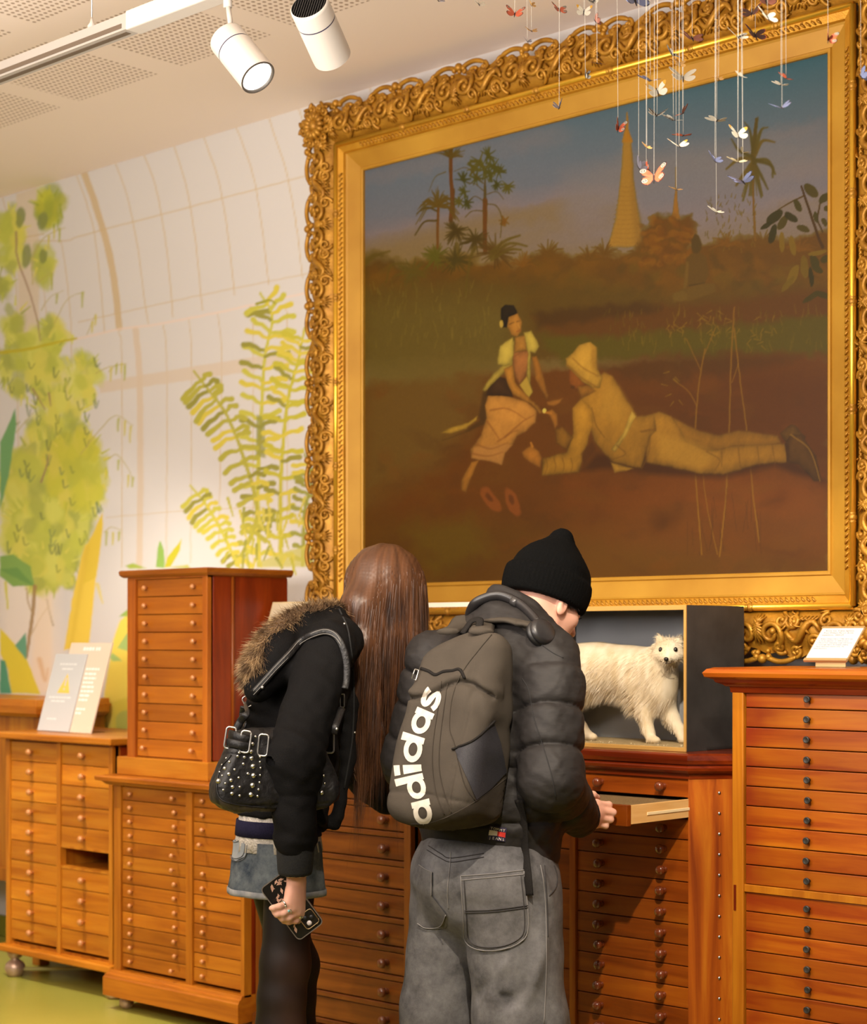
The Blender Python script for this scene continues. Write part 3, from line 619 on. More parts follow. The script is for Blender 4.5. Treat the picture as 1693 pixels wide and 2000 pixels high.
# canted corner board with its screws, and the side behind it
m = MB(); m.prism([(w - .002, -.004), (w + ch, ch - .006), (w + ch, .43), (w + ch - .014, .43), (w + ch - .014, ch), (w - .004, .012)], .03, .927, lambda a, b, z: Vector((a, b, z)))
cb_ = m.build('canted_corner', M_CENV, cc)
sc = None
for i in range(16):
    z = .885 - i * .0545
    if z < .05: break
    if sc is None:
        mm = MB(); mm.lathe([(.0042, 0), (.0036, .0014), (.0005, .0018)], 10, TOFRONT); sc = mm.build('screw', M_STEEL, cb_)
    else: sc = dup(sc, cb_)
    d = .058; sc.location = (w + d, d - .0055, z); sc.rotation_euler = (0, 0, PI / 4)
def cant_mould(prof, name, mat):
    m = MB(); vs = []; n = len(prof)
    for o, z in prof:
        k = o * math.tan(PI / 8)
        vs += [(-.0, .43, z), (-.0, -o, z), (w + k, -o, z), (w + ch + o, ch - k, z), (w + ch + o, .43, z)]
    fs = []
    for i in range(n - 1):
        for k in range(4): fs.append((i * 5 + k, i * 5 + k + 1, i * 5 + 5 + k + 1, i * 5 + 5 + k))
        fs.append((i * 5 + 4, i * 5, i * 5 + 5, i * 5 + 9))
    fs.append((4, 3, 2, 1, 0)); L = (n - 1) * 5; fs.append(tuple(range(L, L + 5))); m.add(vs, fs, False)
    return m.build(name, mat, cc)
cant_mould([(.004, .922), (.006, .934), (.016, .938), (.022, .944), (.024, .952), (.02, .957), (.02, .959)], 'cornice', M_MAH)
cant_mould([(.02, .9592), (.026, .962), (.028, .972), (.026, .985), (.018, .9895)], 'cabinet_top', M_MAH)
cant_mould([(.014, 0), (.014, .024), (.006, .03)], 'plinth', M_MAH)
kc = knob_mesh('knob', .0135, .031, M_KNOBR, 'turned')
zt, zb = .9265, .030; n = 16
dl = drawers(cc, .494, w, zt, zb, n, M_CEN, [.581, .793], kc, y=.004, jit=.001, skip=(1,))
# left column of larger drawers
drawers(cc, .03, .472, zt, zb, 8, M_CEN, [.12, .38], kc, y=.004, jit=.001)
# the drawer that is pulled open
hh = (zt - zb) / n; ww = w - .494; zc = zt - hh * 1.5
od = MB().box(-ww / 2 + .001, ww / 2 - .001, 0, .018, -hh / 2 + .001, hh / 2 - .001, bev=.0018).build('drawer', M_CEN, cc, ((.494 + w) / 2, -.2715, zc)); tag(od, 'opened drawer lined with dark cork')
m = MB(); s2 = hh / 2 - .006
m.box(-ww / 2 + .003, -ww / 2 + .014, .018, .40, -s2, s2 + .003); m.box(ww / 2 - .014, ww / 2 - .0015, .018, .40, -s2, s2 + .003); m.box(-ww / 2 + .014, ww / 2 - .014, .39, .40, -s2, s2)
m.box(-ww / 2 + .014, ww / 2 - .014, .018, .39, -s2, -s2 + .006)
m.build('drawer_box', M_CREAM, od)
MB().box(ww / 2 - .0016, ww / 2 + .0006, .085, .37, -.004, .004, bev=.001).build('runner', newmat('waxed_runner', lin(248, 226, 180), .4), od)
MB().box(-ww / 2 + .014, ww / 2 - .014, .018, .39, .004, hh / 2 - .0085).build('cork_lining', noisy('cork', lin(92, 70, 40), lin(150, 122, 76), 260, .9, bump=.6, rand=False), od)
k0 = link('knob', kc, None, od, (.793 - (.494 + w) / 2 - .075, 0, 0)); dup(k0, od, (.581 - (.494 + w) / 2, 0, 0))

# --- right cabinet with small black knobs
rc = thing('specimen_cabinet', 'tall orange cabinet of shallow black-knobbed drawers at right edge', 'cabinet', (-2.6343, 3.9, 0))
w = .80
m = carcass(0, w, .33, .04, 1.158, None)
for a, b in ((0, .0342), (w - .034, w)): m.box(a, b, -.004, .03, .04, 1.158, bev=.003)
m.box(.034, w - .034, 0, .03, .6495, .6685, bev=.0015)
m.build('carcass', M_RGTV, rc)
MB().box(.006, .013, -.0055, .0, .60, .665).build('inlay_plug', M_RED, rc)
moulding(0, w, .34, [(.004, 1.156), (.006, 1.170), (.014, 1.172), (.018, 1.176), (.032, 1.182), (.036, 1.190)], 'cornice', M_MAH, rc)
moulding(0, w, .34, [(.038, 1.190), (.052, 1.196), (.056, 1.206), (.048, 1.216), (.034, 1.220)], 'cabinet_top', M_RGT, rc)
moulding(0, w, .33, [(.012, 0), (.012, .035), (.004, .042)], 'plinth', M_RGT, rc)
kr = knob_mesh('knob', .0088, .016, M_KNOBB, 'disc')
drawers(rc, .0342, w - .034, 1.168, .6685, 10, M_RGT, [.2218, .58], kr, y=.006, jit=.001)
drawers(rc, .0342, w - .034, .6495, .0505, 12, M_RGT, [.2218, .58], kr, y=.006, jit=.001)
# ------------------------------------------------------------------ the large framed painting
CX0, CX1, CZ0, CZ1, CYY = -4.448, -2.631, 1.4795, 2.899, 4.362
pt = thing('framed_painting', 'large oil painting of two figures under palms in ornate gold frame', 'painting', ((CX0 + CX1) / 2, WALLY, (CZ0 + CZ1) / 2))
PC = pt.location.copy()
PAINT_GAIN = np.array((1.02, 1.0, .85))
def build_canvas():
    me, co = grid_mesh('canvas', np.linspace(CX0 - .004, CX1 + .004, 640), np.linspace(CZ0 - .004, CZ1 + .004, 560), CYY)
    px, py = proj(co); P = Paint(px, py, (110, 96, 92)); R = random.Random(5)
    z7 = lambda *p: [(840 + .2363 * x, 560 + .2363 * y) for x, y in p]
    z8 = lambda *p: [(1000 + .4093 * x, 600 + .4093 * y) for x, y in p]
    zb = lambda *p: [(1090 + .3249 * x, 200 + .3249 * y) for x, y in p]
    za = lambda *p: [(710 + .2363 * x, 280 + .2363 * y) for x, y in p]
    # sky: blue above, mauve and pink towards the trees
    hor = 520.0; top = 337 - .2555 * (px - 712)
    f = np.clip((py - top) / (hor - top), 0, 1)[:, None]; right = np.clip((px - 900) / 600, 0, 1)[:, None]
    c0 = np.array(lin(88, 98, 108)) * (1 - right) + np.array(lin(52, 86, 96)) * right
    c1 = np.array(lin(100, 98, 104)); c2 = np.array(lin(130, 106, 98))
    a = np.clip(f / .55, 0, 1); b = np.clip((f - .5) / .5, 0, 1)
    P.c = (c0 * (1 - a) + c1 * a) * (1 - b) + c2 * b
    P.poly([(700, 480), (860, 430), (1100, 375), (1230, 380), (1240, 420), (1000, 470), (850, 500), (700, 560)], (134, 108, 98), 50, .7, 2)
    P.poly([(1100, 340), (1240, 300), (1630, 260), (1630, 330), (1240, 400), (1100, 420)], (118, 106, 100), 40, .5, 2)
    for k in range(26): P.blob(R.uniform(700, 1620), R.uniform(250, 480), R.uniform(40, 110), R.uniform(10, 26), R.choice([(96, 98, 106), (126, 106, 98), (108, 100, 100)]), .25, 1.2, -.22, 4)
    # pagodas
    P.poly(zb((412, 60), (420, 160), (445, 235), (438, 250), (452, 470), (480, 690), (505, 860), (300, 870), (350, 700), (375, 480), (392, 250), (386, 232), (405, 160)), (168, 122, 72), 5, .9)
    P.poly(zb((412, 60), (420, 160), (448, 238), (386, 238), (405, 160)), (172, 116, 44), 3, .95)
    P.poly(zb((440, 260), (455, 470), (490, 700), (510, 860), (460, 860), (440, 600)), (132, 96, 66), 10, .5)
    for k in range(13): y = 500 + k * 28; P.stroke(zb((372 - k * 5, y + 6), (420, y + 10), (455 + k * 4, y)), (146, 102, 58), 1.6, soft=2, al=.5)
    P.poly(zb((706, 500), (716, 580), (722, 660), (735, 700), (680, 700), (690, 650), (698, 580)), (158, 104, 54), 3, .9)
    P.stroke(zb((707, 390), (708, 520)), (140, 106, 70), 2, 3, al=.8)
    # tree line
    tl = [(700, 520), (740, 505), (780, 520), (850, 500), (930, 520), (975, 512), (1010, 520), (1045, 500), (1060, 487), (1090, 490), (1120, 505), (1160, 492), (1200, 498), (1240, 490), (1262, 440), (1285, 415), (1310, 424), (1350, 418), (1355, 450), (1345, 480), (1400, 470), (1470, 462), (1540, 470), (1625, 450), (1625, 700), (700, 700)]
    P.poly(tl, (104, 68, 20), 12, 1, 3)
    for k in range(240):
        x = R.uniform(705, 1620); y = R.uniform(505, 600); P.blob(x, y, R.uniform(8, 26), R.uniform(6, 18), R.choice([(112, 74, 20), (96, 64, 24), (120, 78, 16), (84, 62, 26), (104, 78, 26)]), .5, .8, R.uniform(-1, 1), 3)
    for k in range(110):
        x = R.uniform(1250, 1355); y = R.uniform(428, 520); P.blob(x, y, 8, 6, R.choice([(126, 78, 14), (116, 70, 14), (138, 88, 18), (104, 64, 18)]), .6, .7, 0, 3)
    def palmtuft(x, y, r, n, col, a0=-PI, a1=0, w=4, dr=.3):
        for k in range(n):
            a = R.uniform(a0, a1); L = r * R.uniform(.7, 1.1); P.stroke([(x, y), (x + L * .6 * math.cos(a), y + L * .6 * math.sin(a)), (x + L * math.cos(a), y + L * math.sin(a) + dr * L * abs(math.cos(a)))], col, w, 1.2, soft=2.5, al=.8)
    for x, y, r in ((1070, 500, 36), (1180, 498, 34), (1020, 520, 30), (1150, 508, 34), (1250, 500, 28), (1420, 480, 34), (1560, 490, 36), (1490, 476, 30)): palmtuft(x, y, r, 18, R.choice([(118, 76, 18), (104, 70, 22)]))
    # ground bands
    P.poly([(700, 560), (900, 540), (1100, 545), (1300, 570), (1625, 560), (1625, 700), (700, 720)], (92, 68, 28), 40, .8, 3)
    P.poly([(700, 590), (860, 575), (1000, 590), (1010, 700), (940, 760), (860, 840), (700, 900)], (106, 88, 58), 70, .75, 4)
    P.poly([(1040, 620), (1200, 600), (1400, 590), (1625, 560), (1625, 620), (1300, 650), (1080, 660)], (98, 58, 20), 20, .9, 3)
    P.poly([(1040, 612), (1150, 596), (1260, 590), (1290, 606), (1140, 630), (1050, 640)], (74, 48, 20), 14, .8, 3)
    P.poly([(1050, 660), (1200, 655), (1380, 640), (1625, 615), (1625, 690), (1450, 700), (1300, 690), (1100, 710)], (90, 76, 16), 18, .95, 3)
    P.poly([(700, 760), (860, 740), (1000, 725), (1180, 715), (1300, 700), (1450, 690), (1625, 695), (1625, 1120), (700, 1150)], (104, 58, 14), 22, 1, 4)
    P.poly([(1170, 716), (1300, 700), (1380, 690), (1560, 700), (1400, 740), (1240, 750)], (80, 50, 18), 22, .7, 3)
    P.poly([(700, 770), (850, 700), (960, 700), (940, 800), (860, 900), (700, 1000)], (112, 88, 60), 60, .6, 4)
    P.poly([(700, 1000), (880, 1020), (1000, 1010), (1200, 1060), (1625, 1090), (1625, 1150), (700, 1160)], (98, 62, 18), 50, .8, 4)
    P.poly([(790, 1030), (920, 1010), (960, 1080), (840, 1130)], (104, 78, 22), 40, .7, 4)
    P.poly([(1200, 760), (1500, 720), (1625, 740), (1625, 960), (1560, 920), (1300, 880)], (92, 48, 12), 50, .6, 4)
    P.poly([(1100, 930), (1400, 900), (1600, 940), (1600, 1010), (1300, 1000), (1100, 1000)], (120, 62, 12), 40, .6, 4)
    for k in range(160):
        P.blob(R.uniform(705, 1620), R.uniform(720, 1130), R.uniform(10, 46), R.uniform(5, 16), R.choice([(116, 64, 14), (92, 50, 14), (108, 66, 22), (84, 48, 16)]), .28, 1, R.uniform(-.4, .4), 4)
    for k in range(260):   # grass
        x = R.uniform(1180, 1620) if k % 2 else R.uniform(705, 960); y = R.uniform(610, 690) if k % 2 else R.uniform(560, 690); L = R.uniform(8, 22)
        P.stroke([(x, y), (x + R.uniform(-5, 5), y - L)], R.choice([(110, 90, 18), (94, 74, 16), (124, 96, 30)]) if k % 2 else R.choice([(126, 106, 66), (98, 80, 40), (112, 94, 54)]), 2.2, 1, soft=2, al=.5)
    # palms on the left
    BR = (92, 54, 22)
    P.stroke(za((722, 60), (722, 300), (735, 480), (720, 640)), (104, 60, 26), 7, 8, al=.95); P.stroke(za((745, 380), (750, 620)), BR, 4, 4, al=.7)
    palmtuft(*za((722, 120))[0], 30, 26, (94, 72, 26), -PI * .95, -PI * .05, 3, .1)
    P.stroke(za((615, 520), (610, 870)), (110, 66, 26), 5, 5, al=.95); palmtuft(*za((610, 520))[0], 42, 40, (98, 74, 26), -PI * 1.1, PI * .05, 4, .6)
    P.curve(za((600, 560), (520, 530), (440, 580)), (84, 66, 28), 4, 2); P.curve(za((600, 640), (500, 650), (425, 760)), (84, 66, 30), 4, 2.5); P.curve(za((680, 235), (590, 280), (540, 400)), (92, 76, 40), 3, 1.5, al=.7)
    P.stroke(za((1003, 300), (1002, 480)), (84, 66, 40), 3, 7, al=.9); P.stroke(za((1002, 470), (1004, 900)), (104, 60, 22), 9, 8, al=.95)
    for x, y, r in ((1030, 100, 22), (960, 150, 24), (1075, 190, 22), (910, 200, 18), (1000, 220, 26), (1120, 230, 18), (930, 290, 18), (1050, 260, 18), (820, 300, 20), (830, 400, 15), (1100, 340, 14), (1190, 355, 18), (850, 490, 17), (790, 485, 13), (1165, 640, 13)):
        cx, cy = za((x, y))[0]; col = R.choice([(66, 64, 22), (78, 74, 28), (88, 80, 30)]) if y < 600 else (120, 78, 30)
        for k in range(12): a = R.uniform(0, 2 * PI); P.stroke([(cx, cy), (cx + r * .8 * math.cos(a), cy + r * .8 * math.sin(a))], col, 5, 2, soft=2, al=.8)
    for q in (((1000, 400), (930, 340), (860, 320)), ((1000, 480), (920, 440), (860, 490)), ((1020, 420), (1100, 400), (1155, 460)), ((1020, 500), (1100, 520), (1140, 620), (1130, 780)), ((1000, 560), (900, 560), (840, 610)), ((990, 330), (860, 205), (750, 230))): P.curve(za(*q), (90, 70, 36), 2.4, 1.6, al=.8)
    for x, y, r, col in ((765, 720, 42, (72, 54, 16)), (920, 790, 44, (74, 56, 16)), (600, 930, 46, (92, 84, 22)), (760, 960, 50, (74, 60, 20)), (1090, 900, 60, (88, 60, 18)), (400, 1060, 48, (92, 76, 34))):
        cx, cy = za((x, y))[0]
        for k in range(40): a = R.uniform(0, 2 * PI); L = r * R.uniform(.5, 1); P.stroke([(cx, cy), (cx + L * .75 * math.cos(a), cy + L * .7 * math.sin(a) + 3)], col, 5, 1.6, soft=2, al=.75)
    for q in (((770, 830), (780, 930)), ((920, 860), (880, 960), (840, 1250)), ((1050, 900), (1180, 800), (1290, 760)), ((1050, 940), (1200, 830), (1350, 850)), ((1060, 960), (1200, 880), (1300, 880)), ((500, 1100), (380, 1000), (230, 1010), (185, 1150)), ((480, 1080), (360, 1060), (250, 1100)), ((15, 1000), (100, 930), (215, 890)), ((10, 970), (90, 920), (160, 930)), ((640, 930), (740, 1020))): P.curve(za(*q), (96, 76, 24), 7, 3, soft=3, al=.85)
    # palm and broad-leaved bush on the right
    P.curve(zb((1175, 340), (1172, 560), (1185, 830)), (120, 82, 36), 3.5, 4, al=.9)
    P.stroke(zb((1190, 100), (1170, 340)), (92, 70, 28), 6, 8, al=.9)
    for q in (((1180, 300), (1190, 160), (1200, 90)), ((1175, 300), (1150, 170), (1120, 120)), ((1180, 320), (1230, 230), (1300, 240)), ((1180, 300), (1220, 170), (1260, 150)), ((1175, 340), (1090, 340), (1010, 400)), ((1175, 350), (1260, 350), (1305, 430)), ((1170, 360), (1110, 440), (1070, 500)), ((1175, 360), (1230, 460), (1260, 520)), ((1172, 370), (1140, 480), (1110, 590)), ((1178, 370), (1200, 480), (1220, 570)), ((1172, 330), (1090, 290), (1040, 220)), ((1175, 345), (1280, 380), (1290, 450))):
        P.curve(zb(*q), R.choice([(92, 76, 26), (104, 80, 30), (84, 70, 28)]), 8, 3, soft=4, al=.85)
    for k in range(9): a = R.uniform(-.4, .4); P.stroke(zb((1175 + 40 * a, 380), (1180 + 190 * a, 560)), (94, 76, 34), 4, 2, soft=3, al=.6)
    P.curve(zb((1460, 505), (1500, 620), (1560, 800), (1590, 870)), (72, 46, 20), 4, 6); P.curve(zb((1590, 780), (1560, 700), (1580, 580)), (74, 50, 24), 3, 3); P.curve(zb((1480, 560), (1400, 600), (1300, 660)), (80, 56, 26), 3, 2)
    leaf = lambda x, y, L, wd, a, col: P.blob(*zb((x, y))[0], L * .3249, wd * .3249, col, .95, .15, a, .6)
    for x, y, L, wd, a in ((1520, 530, 55, 30, .7), (1600, 575, 40, 22, -.8), (1300, 690, 60, 30, -.7), (1290, 790, 60, 22, -1.3), (1350, 720, 50, 22, -1), (1440, 620, 40, 18, 1.2), (1620, 640, 24, 16, .2), (1550, 690, 34, 14, 1.4), (1400, 690, 45, 22, .6), (1470, 760, 40, 20, .3), (1250, 740, 40, 16, -.5), (1540, 960, 50, 24, 1.2), (1520, 1050, 60, 16, 1.5), (1560, 1000, 40, 20, .6), (1610, 940, 40, 20, -.5), (1600, 720, 30, 14, 1.2), (1520, 1170, 60, 16, -.6), (1600, 1160, 60, 18, .3)): leaf(x, y, L, wd, a, R.choice([(52, 46, 16), (66, 58, 20), (74, 62, 22)]))
    for x, y, L, wd, a in ((1345, 840, 60, 16, 1.5), (1410, 860, 60, 18, 1.4), (1410, 1040, 70, 26, -1.1), (1480, 990, 70, 24, 1.5), (1380, 1090, 60, 18, -.9), (1560, 905, 60, 14, -.2)): leaf(x, y, L, wd, a, R.choice([(122, 94, 36), (112, 86, 30)]))
    # seated statue
    ST = (98, 70, 36)
    P.poly(zb((822, 786), (845, 800), (862, 850), (855, 890), (838, 915), (815, 905), (800, 880), (797, 830)), (84, 62, 34), 3)
    P.poly(zb((800, 905), (850, 905), (890, 930), (905, 1040), (880, 1090), (760, 1110), (765, 1000), (770, 940)), ST, 4); P.poly(zb((770, 960), (785, 960), (780, 1080), (765, 1130), (750, 1120)), (112, 82, 44), 3)
    P.poly(zb((690, 1150), (740, 1125), (860, 1090), (940, 1090), (945, 1140), (800, 1190), (690, 1200)), (104, 76, 40), 4); P.stroke(zb((790, 1100), (880, 1085)), (70, 50, 26), 3, 2, al=.7); P.blob(*zb((735, 1165))[0], 14, 10, (110, 82, 46), .9, .3)
    # bamboo stalks
    BB = (140, 96, 40)
    for q, w in (((( 920, 200), (890, 380), (876, 560), (872, 760), (905, 1180)), 2.6), (((1060, 0), (1045, 260), (1035, 600), (1020, 900), (990, 1190)), 2.8), (((1060, 100), (1085, 320), (1130, 680), (1150, 900), (1180, 1120)), 2.6), (((830, 150), (900, 300)), 1.6), (((880, 470), (840, 400), (770, 345)), 1.8), (((1050, 360), (1080, 270)), 1.6), (((920, 220), (970, 100)), 1.6), (((905, 750), (930, 950), (980, 1180)), 1.6)): P.curve(z8(*q), BB, w, w, soft=1.6, al=.8)
    for k in range(60):
        x, y = R.choice([(760, 350), (790, 110), (900, 60), (940, 20), (1100, 150), (1160, 160), (1220, 90), (870, 60), (1000, 60), (780, 430), (950, 120)]); x += R.uniform(-50, 50); y += R.uniform(-50, 40); a = R.uniform(.2, 2.9); P.stroke(z8((x, y), (x + 30 * math.cos(a), y + 26 * math.sin(a))), (136, 102, 34), 2.2, 1, soft=1.5, al=.7)
    for k in range(18): x = R.uniform(820, 1190); y = R.uniform(1000, 1190); P.stroke(z8((x, y), (x + R.uniform(-30, 30), y - R.uniform(80, 200))), (74, 42, 14), 1.4, 1, soft=1.5, al=.6)
    for k in range(70):
        x = R.uniform(880, 1190); y = R.uniform(560, 900); P.stroke(zb((x, y), (x + R.uniform(-14, 14), y - 24)), R.choice([(120, 92, 40), (96, 76, 34)]), 2, 1, al=.6)
    P.shade = .42
    # the reclining man: shadow, legs, jacket, arms, helmet
    KH = (160, 112, 58); KL = (184, 134, 76); KD = (116, 76, 36)
    P.poly(z8((330, 780), (480, 770), (700, 800), (1000, 820), (1250, 760), (1480, 840), (1500, 830), (1320, 720), (900, 700), (400, 700)), (66, 34, 10), 14, .85)
    P.poly(z8((770, 530), (900, 590), (990, 610), (1080, 585), (1270, 610), (1285, 650), (1100, 680), (960, 690), (800, 650)), (146, 100, 50), 4)
    P.poly(z8((1280, 600), (1330, 560), (1350, 565), (1400, 620), (1390, 650), (1300, 640)), (104, 70, 34), 3)
    P.poly(z8((640, 520), (700, 500), (760, 520), (800, 580), (830, 640), (930, 690), (1060, 660), (1300, 650), (1325, 740), (1180, 750), (1010, 800), (900, 795), (640, 740)), KH, 4)
    P.poly(z8((700, 610), (850, 640), (980, 700), (900, 780), (700, 720)), KL, 14, .6)
    for q in (((930, 690), (990, 730), (960, 790)), ((1000, 690), (1000, 760)), ((1080, 670), (1090, 770)), ((1170, 665), (1180, 750)), ((1240, 655), (1255, 745)), ((660, 620), (650, 700), (620, 770))): P.curve(z8(*q), KD, 3, 1.5, soft=3, al=.7)
    P.poly(z8((1300, 650), (1330, 610), (1380, 605), (1450, 710), (1475, 830), (1440, 830), (1370, 750), (1310, 740)), (90, 58, 28), 3); P.curve(z8((1330, 610), (1420, 680), (1470, 830)), (140, 100, 56), 3, 2, al=.8); P.poly(z8((1300, 650), (1320, 650), (1325, 740), (1310, 740)), (70, 42, 20), 2, .8)
    P.poly(z8((330, 420), (440, 310), (480, 330), (550, 450), (600, 520), (680, 510), (690, 590), (660, 620), (620, 770), (560, 760), (480, 740), (430, 690), (390, 640), (370, 560), (320, 520)), KH, 4)
    P.poly(z8((440, 330), (500, 380), (560, 480), (520, 560), (420, 500)), KL, 20, .5); P.poly(z8((470, 740), (580, 770), (490, 790)), KL, 3)
    P.poly(z8((570, 495), (592, 520), (540, 620), (490, 690), (470, 680), (530, 600)), (206, 164, 110), 2); P.curve(z8((380, 480), (400, 560), (440, 620)), KD, 3, al=.6); P.curve(z8((500, 660), (540, 700), (470, 730)), KD, 4, 2, al=.6)
    P.poly(z8((610, 590), (690, 575), (690, 590), (615, 600)), KD, 2, .7)
    P.poly(z8((290, 480), (330, 440), (380, 480), (385, 560), (350, 680), (320, 790), (140, 805), (145, 720), (260, 690), (290, 600)), (176, 124, 62), 3)
    for x in (160, 200, 240, 280): P.curve(z8((x, 720), (x + 8, 760), (x - 4, 800)), KD, 3, 1.5, soft=2, al=.6)
    P.poly(z8((380, 640), (400, 680), (340, 760), (330, 700)), (84, 46, 16), 5, .8)
    P.poly(z8((205, 580), (240, 570), (290, 620), (260, 680), (210, 650)), (140, 94, 46), 3)
    SK = (176, 112, 64)
    P.poly(z8((45, 690), (70, 670), (95, 660), (130, 690), (145, 720), (135, 770), (100, 750), (50, 715)), SK, 2.5); P.stroke(z8((95, 665), (88, 648)), SK, 5, 3); P.poly(z8((165, 500), (190, 485), (215, 510), (220, 560), (205, 580), (190, 540)), SK, 2.5); P.stroke(z8((150, 500), (185, 505)), SK, 4, 4)
    P.poly(z8((270, 300), (290, 290), (330, 330), (350, 370), (310, 395), (280, 385), (270, 350)), (150, 84, 44), 3); P.poly(z8((280, 370), (300, 378), (296, 388), (280, 386)), (70, 40, 20), 2, .7); P.poly(z8((310, 380), (370, 370), (400, 400), (330, 440)), (158, 104, 56), 4)
    P.poly(z8((255, 245), (290, 220), (320, 180), (375, 165), (400, 190), (405, 290), (430, 340), (420, 385), (380, 385), (330, 350), (290, 310), (258, 280)), (198, 148, 88), 2.5)
    P.curve(z8((290, 245), (340, 290), (410, 330)), (150, 104, 56), 3, 3, soft=3, al=.8); P.curve(z8((262, 275), (330, 335), (400, 380)), (140, 96, 50), 3, 3, al=.7); P.poly(z8((375, 180), (400, 195), (405, 290), (380, 290)), (166, 118, 64), 8, .7)
    # the seated woman
    P.poly(z7((440, 850), (620, 900), (700, 1000), (560, 1160), (430, 1140), (400, 1060)), (70, 46, 30), 6, .8); P.poly(z7((90, 1210), (160, 1165), (320, 1120), (390, 1065), (385, 1100), (300, 1170), (180, 1210)), (196, 150, 88), 2.5); P.poly(z7((100, 1270), (280, 1200), (420, 1100), (440, 1140), (330, 1190)), (72, 46, 26), 4, .8)
    P.poly(z7((340, 1450), (400, 1430), (330, 1600), (300, 1710), (255, 1680), (260, 1600), (290, 1530)), (180, 118, 70), 2.5)
    P.poly(z7((480, 900), (620, 900), (800, 950), (880, 1020), (870, 1120), (800, 1190), (720, 1230), (690, 1300), (620, 1360), (590, 1475), (540, 1450), (340, 1420), (330, 1340), (420, 1230), (470, 1080), (455, 980)), (186, 126, 90), 3)
    P.poly(z7((360, 1330), (620, 1300), (680, 1310), (610, 1380), (590, 1470), (540, 1450), (345, 1415)), (178, 122, 100), 4, .8)
    for q in (((500, 1020), (640, 1010), (800, 1100)), ((560, 1280), (680, 1200), (730, 1190)), ((380, 1300), (500, 1340), (640, 1290)), ((470, 1110), (570, 1260)), ((620, 1240), (760, 1120), (860, 1060)), ((350, 1380), (480, 1400), (600, 1370))): P.curve(z7(*q), (140, 82, 56), 4, 1.5, soft=3, al=.7)
    P.poly(z7((500, 780), (560, 740), (640, 760), (680, 910), (560, 900), (460, 900)), (68, 42, 34), 3)
    P.poly(z7((430, 850), (520, 720), (600, 650), (610, 560), (690, 450), (680, 640), (640, 680), (480, 840), (450, 870)), (196, 164, 112), 3)
    P.poly(z7((690, 540), (820, 530), (820, 650), (790, 740), (740, 810), (700, 740), (680, 640)), (172, 108, 90), 3); P.curve(z7((690, 580), (760, 540), (810, 530)), (140, 84, 66), 3, 2, al=.6)
    P.poly(z7((700, 420), (780, 400), (800, 520), (690, 545)), (186, 128, 84), 3)
    P.poly(z7((555, 600), (580, 490), (680, 420), (690, 560), (670, 640), (620, 660), (560, 640)), (206, 176, 122), 3); P.poly(z7((770, 380), (830, 360), (870, 430), (900, 490), (870, 545), (830, 540), (830, 800), (845, 870), (815, 920), (800, 700), (810, 560)), (200, 170, 116), 3); P.poly(z7((740, 810), (800, 740), (840, 870), (810, 920)), (186, 152, 98), 3, .9)
    P.poly(z7((610, 680), (680, 650), (700, 790), (760, 860), (900, 990), (930, 1040), (900, 1050), (840, 970), (680, 890), (640, 800)), (188, 126, 76), 2.5); P.poly(z7((840, 580), (880, 570), (930, 720), (980, 900), (960, 940), (930, 880), (870, 760)), (168, 108, 62), 2.5); P.poly(z7((960, 950), (1000, 940), (1060, 930), (1105, 915), (1070, 960), (1020, 985), (975, 975)), (176, 112, 64), 2); P.blob(*z7((942, 1020))[0], 4, 4, (226, 200, 150), .9, .3)
    P.poly(z7((640, 250), (720, 215), (755, 290), (750, 370), (720, 415), (670, 395), (635, 330)), (186, 126, 82), 2.5)
    P.poly(z7((585, 180), (620, 150), (690, 150), (720, 200), (725, 225), (650, 250), (630, 340), (590, 340), (580, 260)), (40, 28, 20), 2.5)
    for q in (((655, 310), (690, 295)), ((715, 290), (740, 285))): P.stroke(z7(*q), (96, 58, 36), 2.4, 1.6, soft=1.5, al=.8)
    P.stroke(z7((715, 370), (745, 360)), (150, 74, 54), 2.4, 1.6, soft=1.5, al=.8); P.stroke(z7((725, 310), (738, 340)), (206, 146, 98), 2, 2, soft=1.5, al=.6); P.blob(*z7((585, 310))[0], 4, 8, (206, 170, 120), .8, .4)
    for x, y, a in ((500, 1760, .9), (680, 1780, 1.2)): P.blob(*z7((x, y))[0], 28, 12, (138, 74, 44), .9, .25, a); P.blob(*z7((x - 10, y - 20))[0], 10, 5, (92, 48, 24), .8, .4, a)
    g = (.5 + fbm(px / 2.2, py / 2.2, 2, 90))[:, None]; P.c = P.c * (.93 + .14 * (g - .5))
    lum = P.c.mean(1, keepdims=True)
    warm = np.clip((P.c[:, 0] - P.c[:, 2] * 1.3) / (P.c[:, 0] + 1e-4) / .35, 0, 1)[:, None]      # warm passages are darkened and cut in blue most
    set_col(me, P.c * (np.array((.76, .80, .80)) * (1 - warm) + np.array((.56, .57, .17)) * warm)); co2 = co - np.array(PC); me.vertices.foreach_set('co', co2.ravel()); me.update()
    return link('canvas', me, attrmat('oil_paint', .5, coat=.03, bump=.15, spec=.18), pt)
build_canvas()

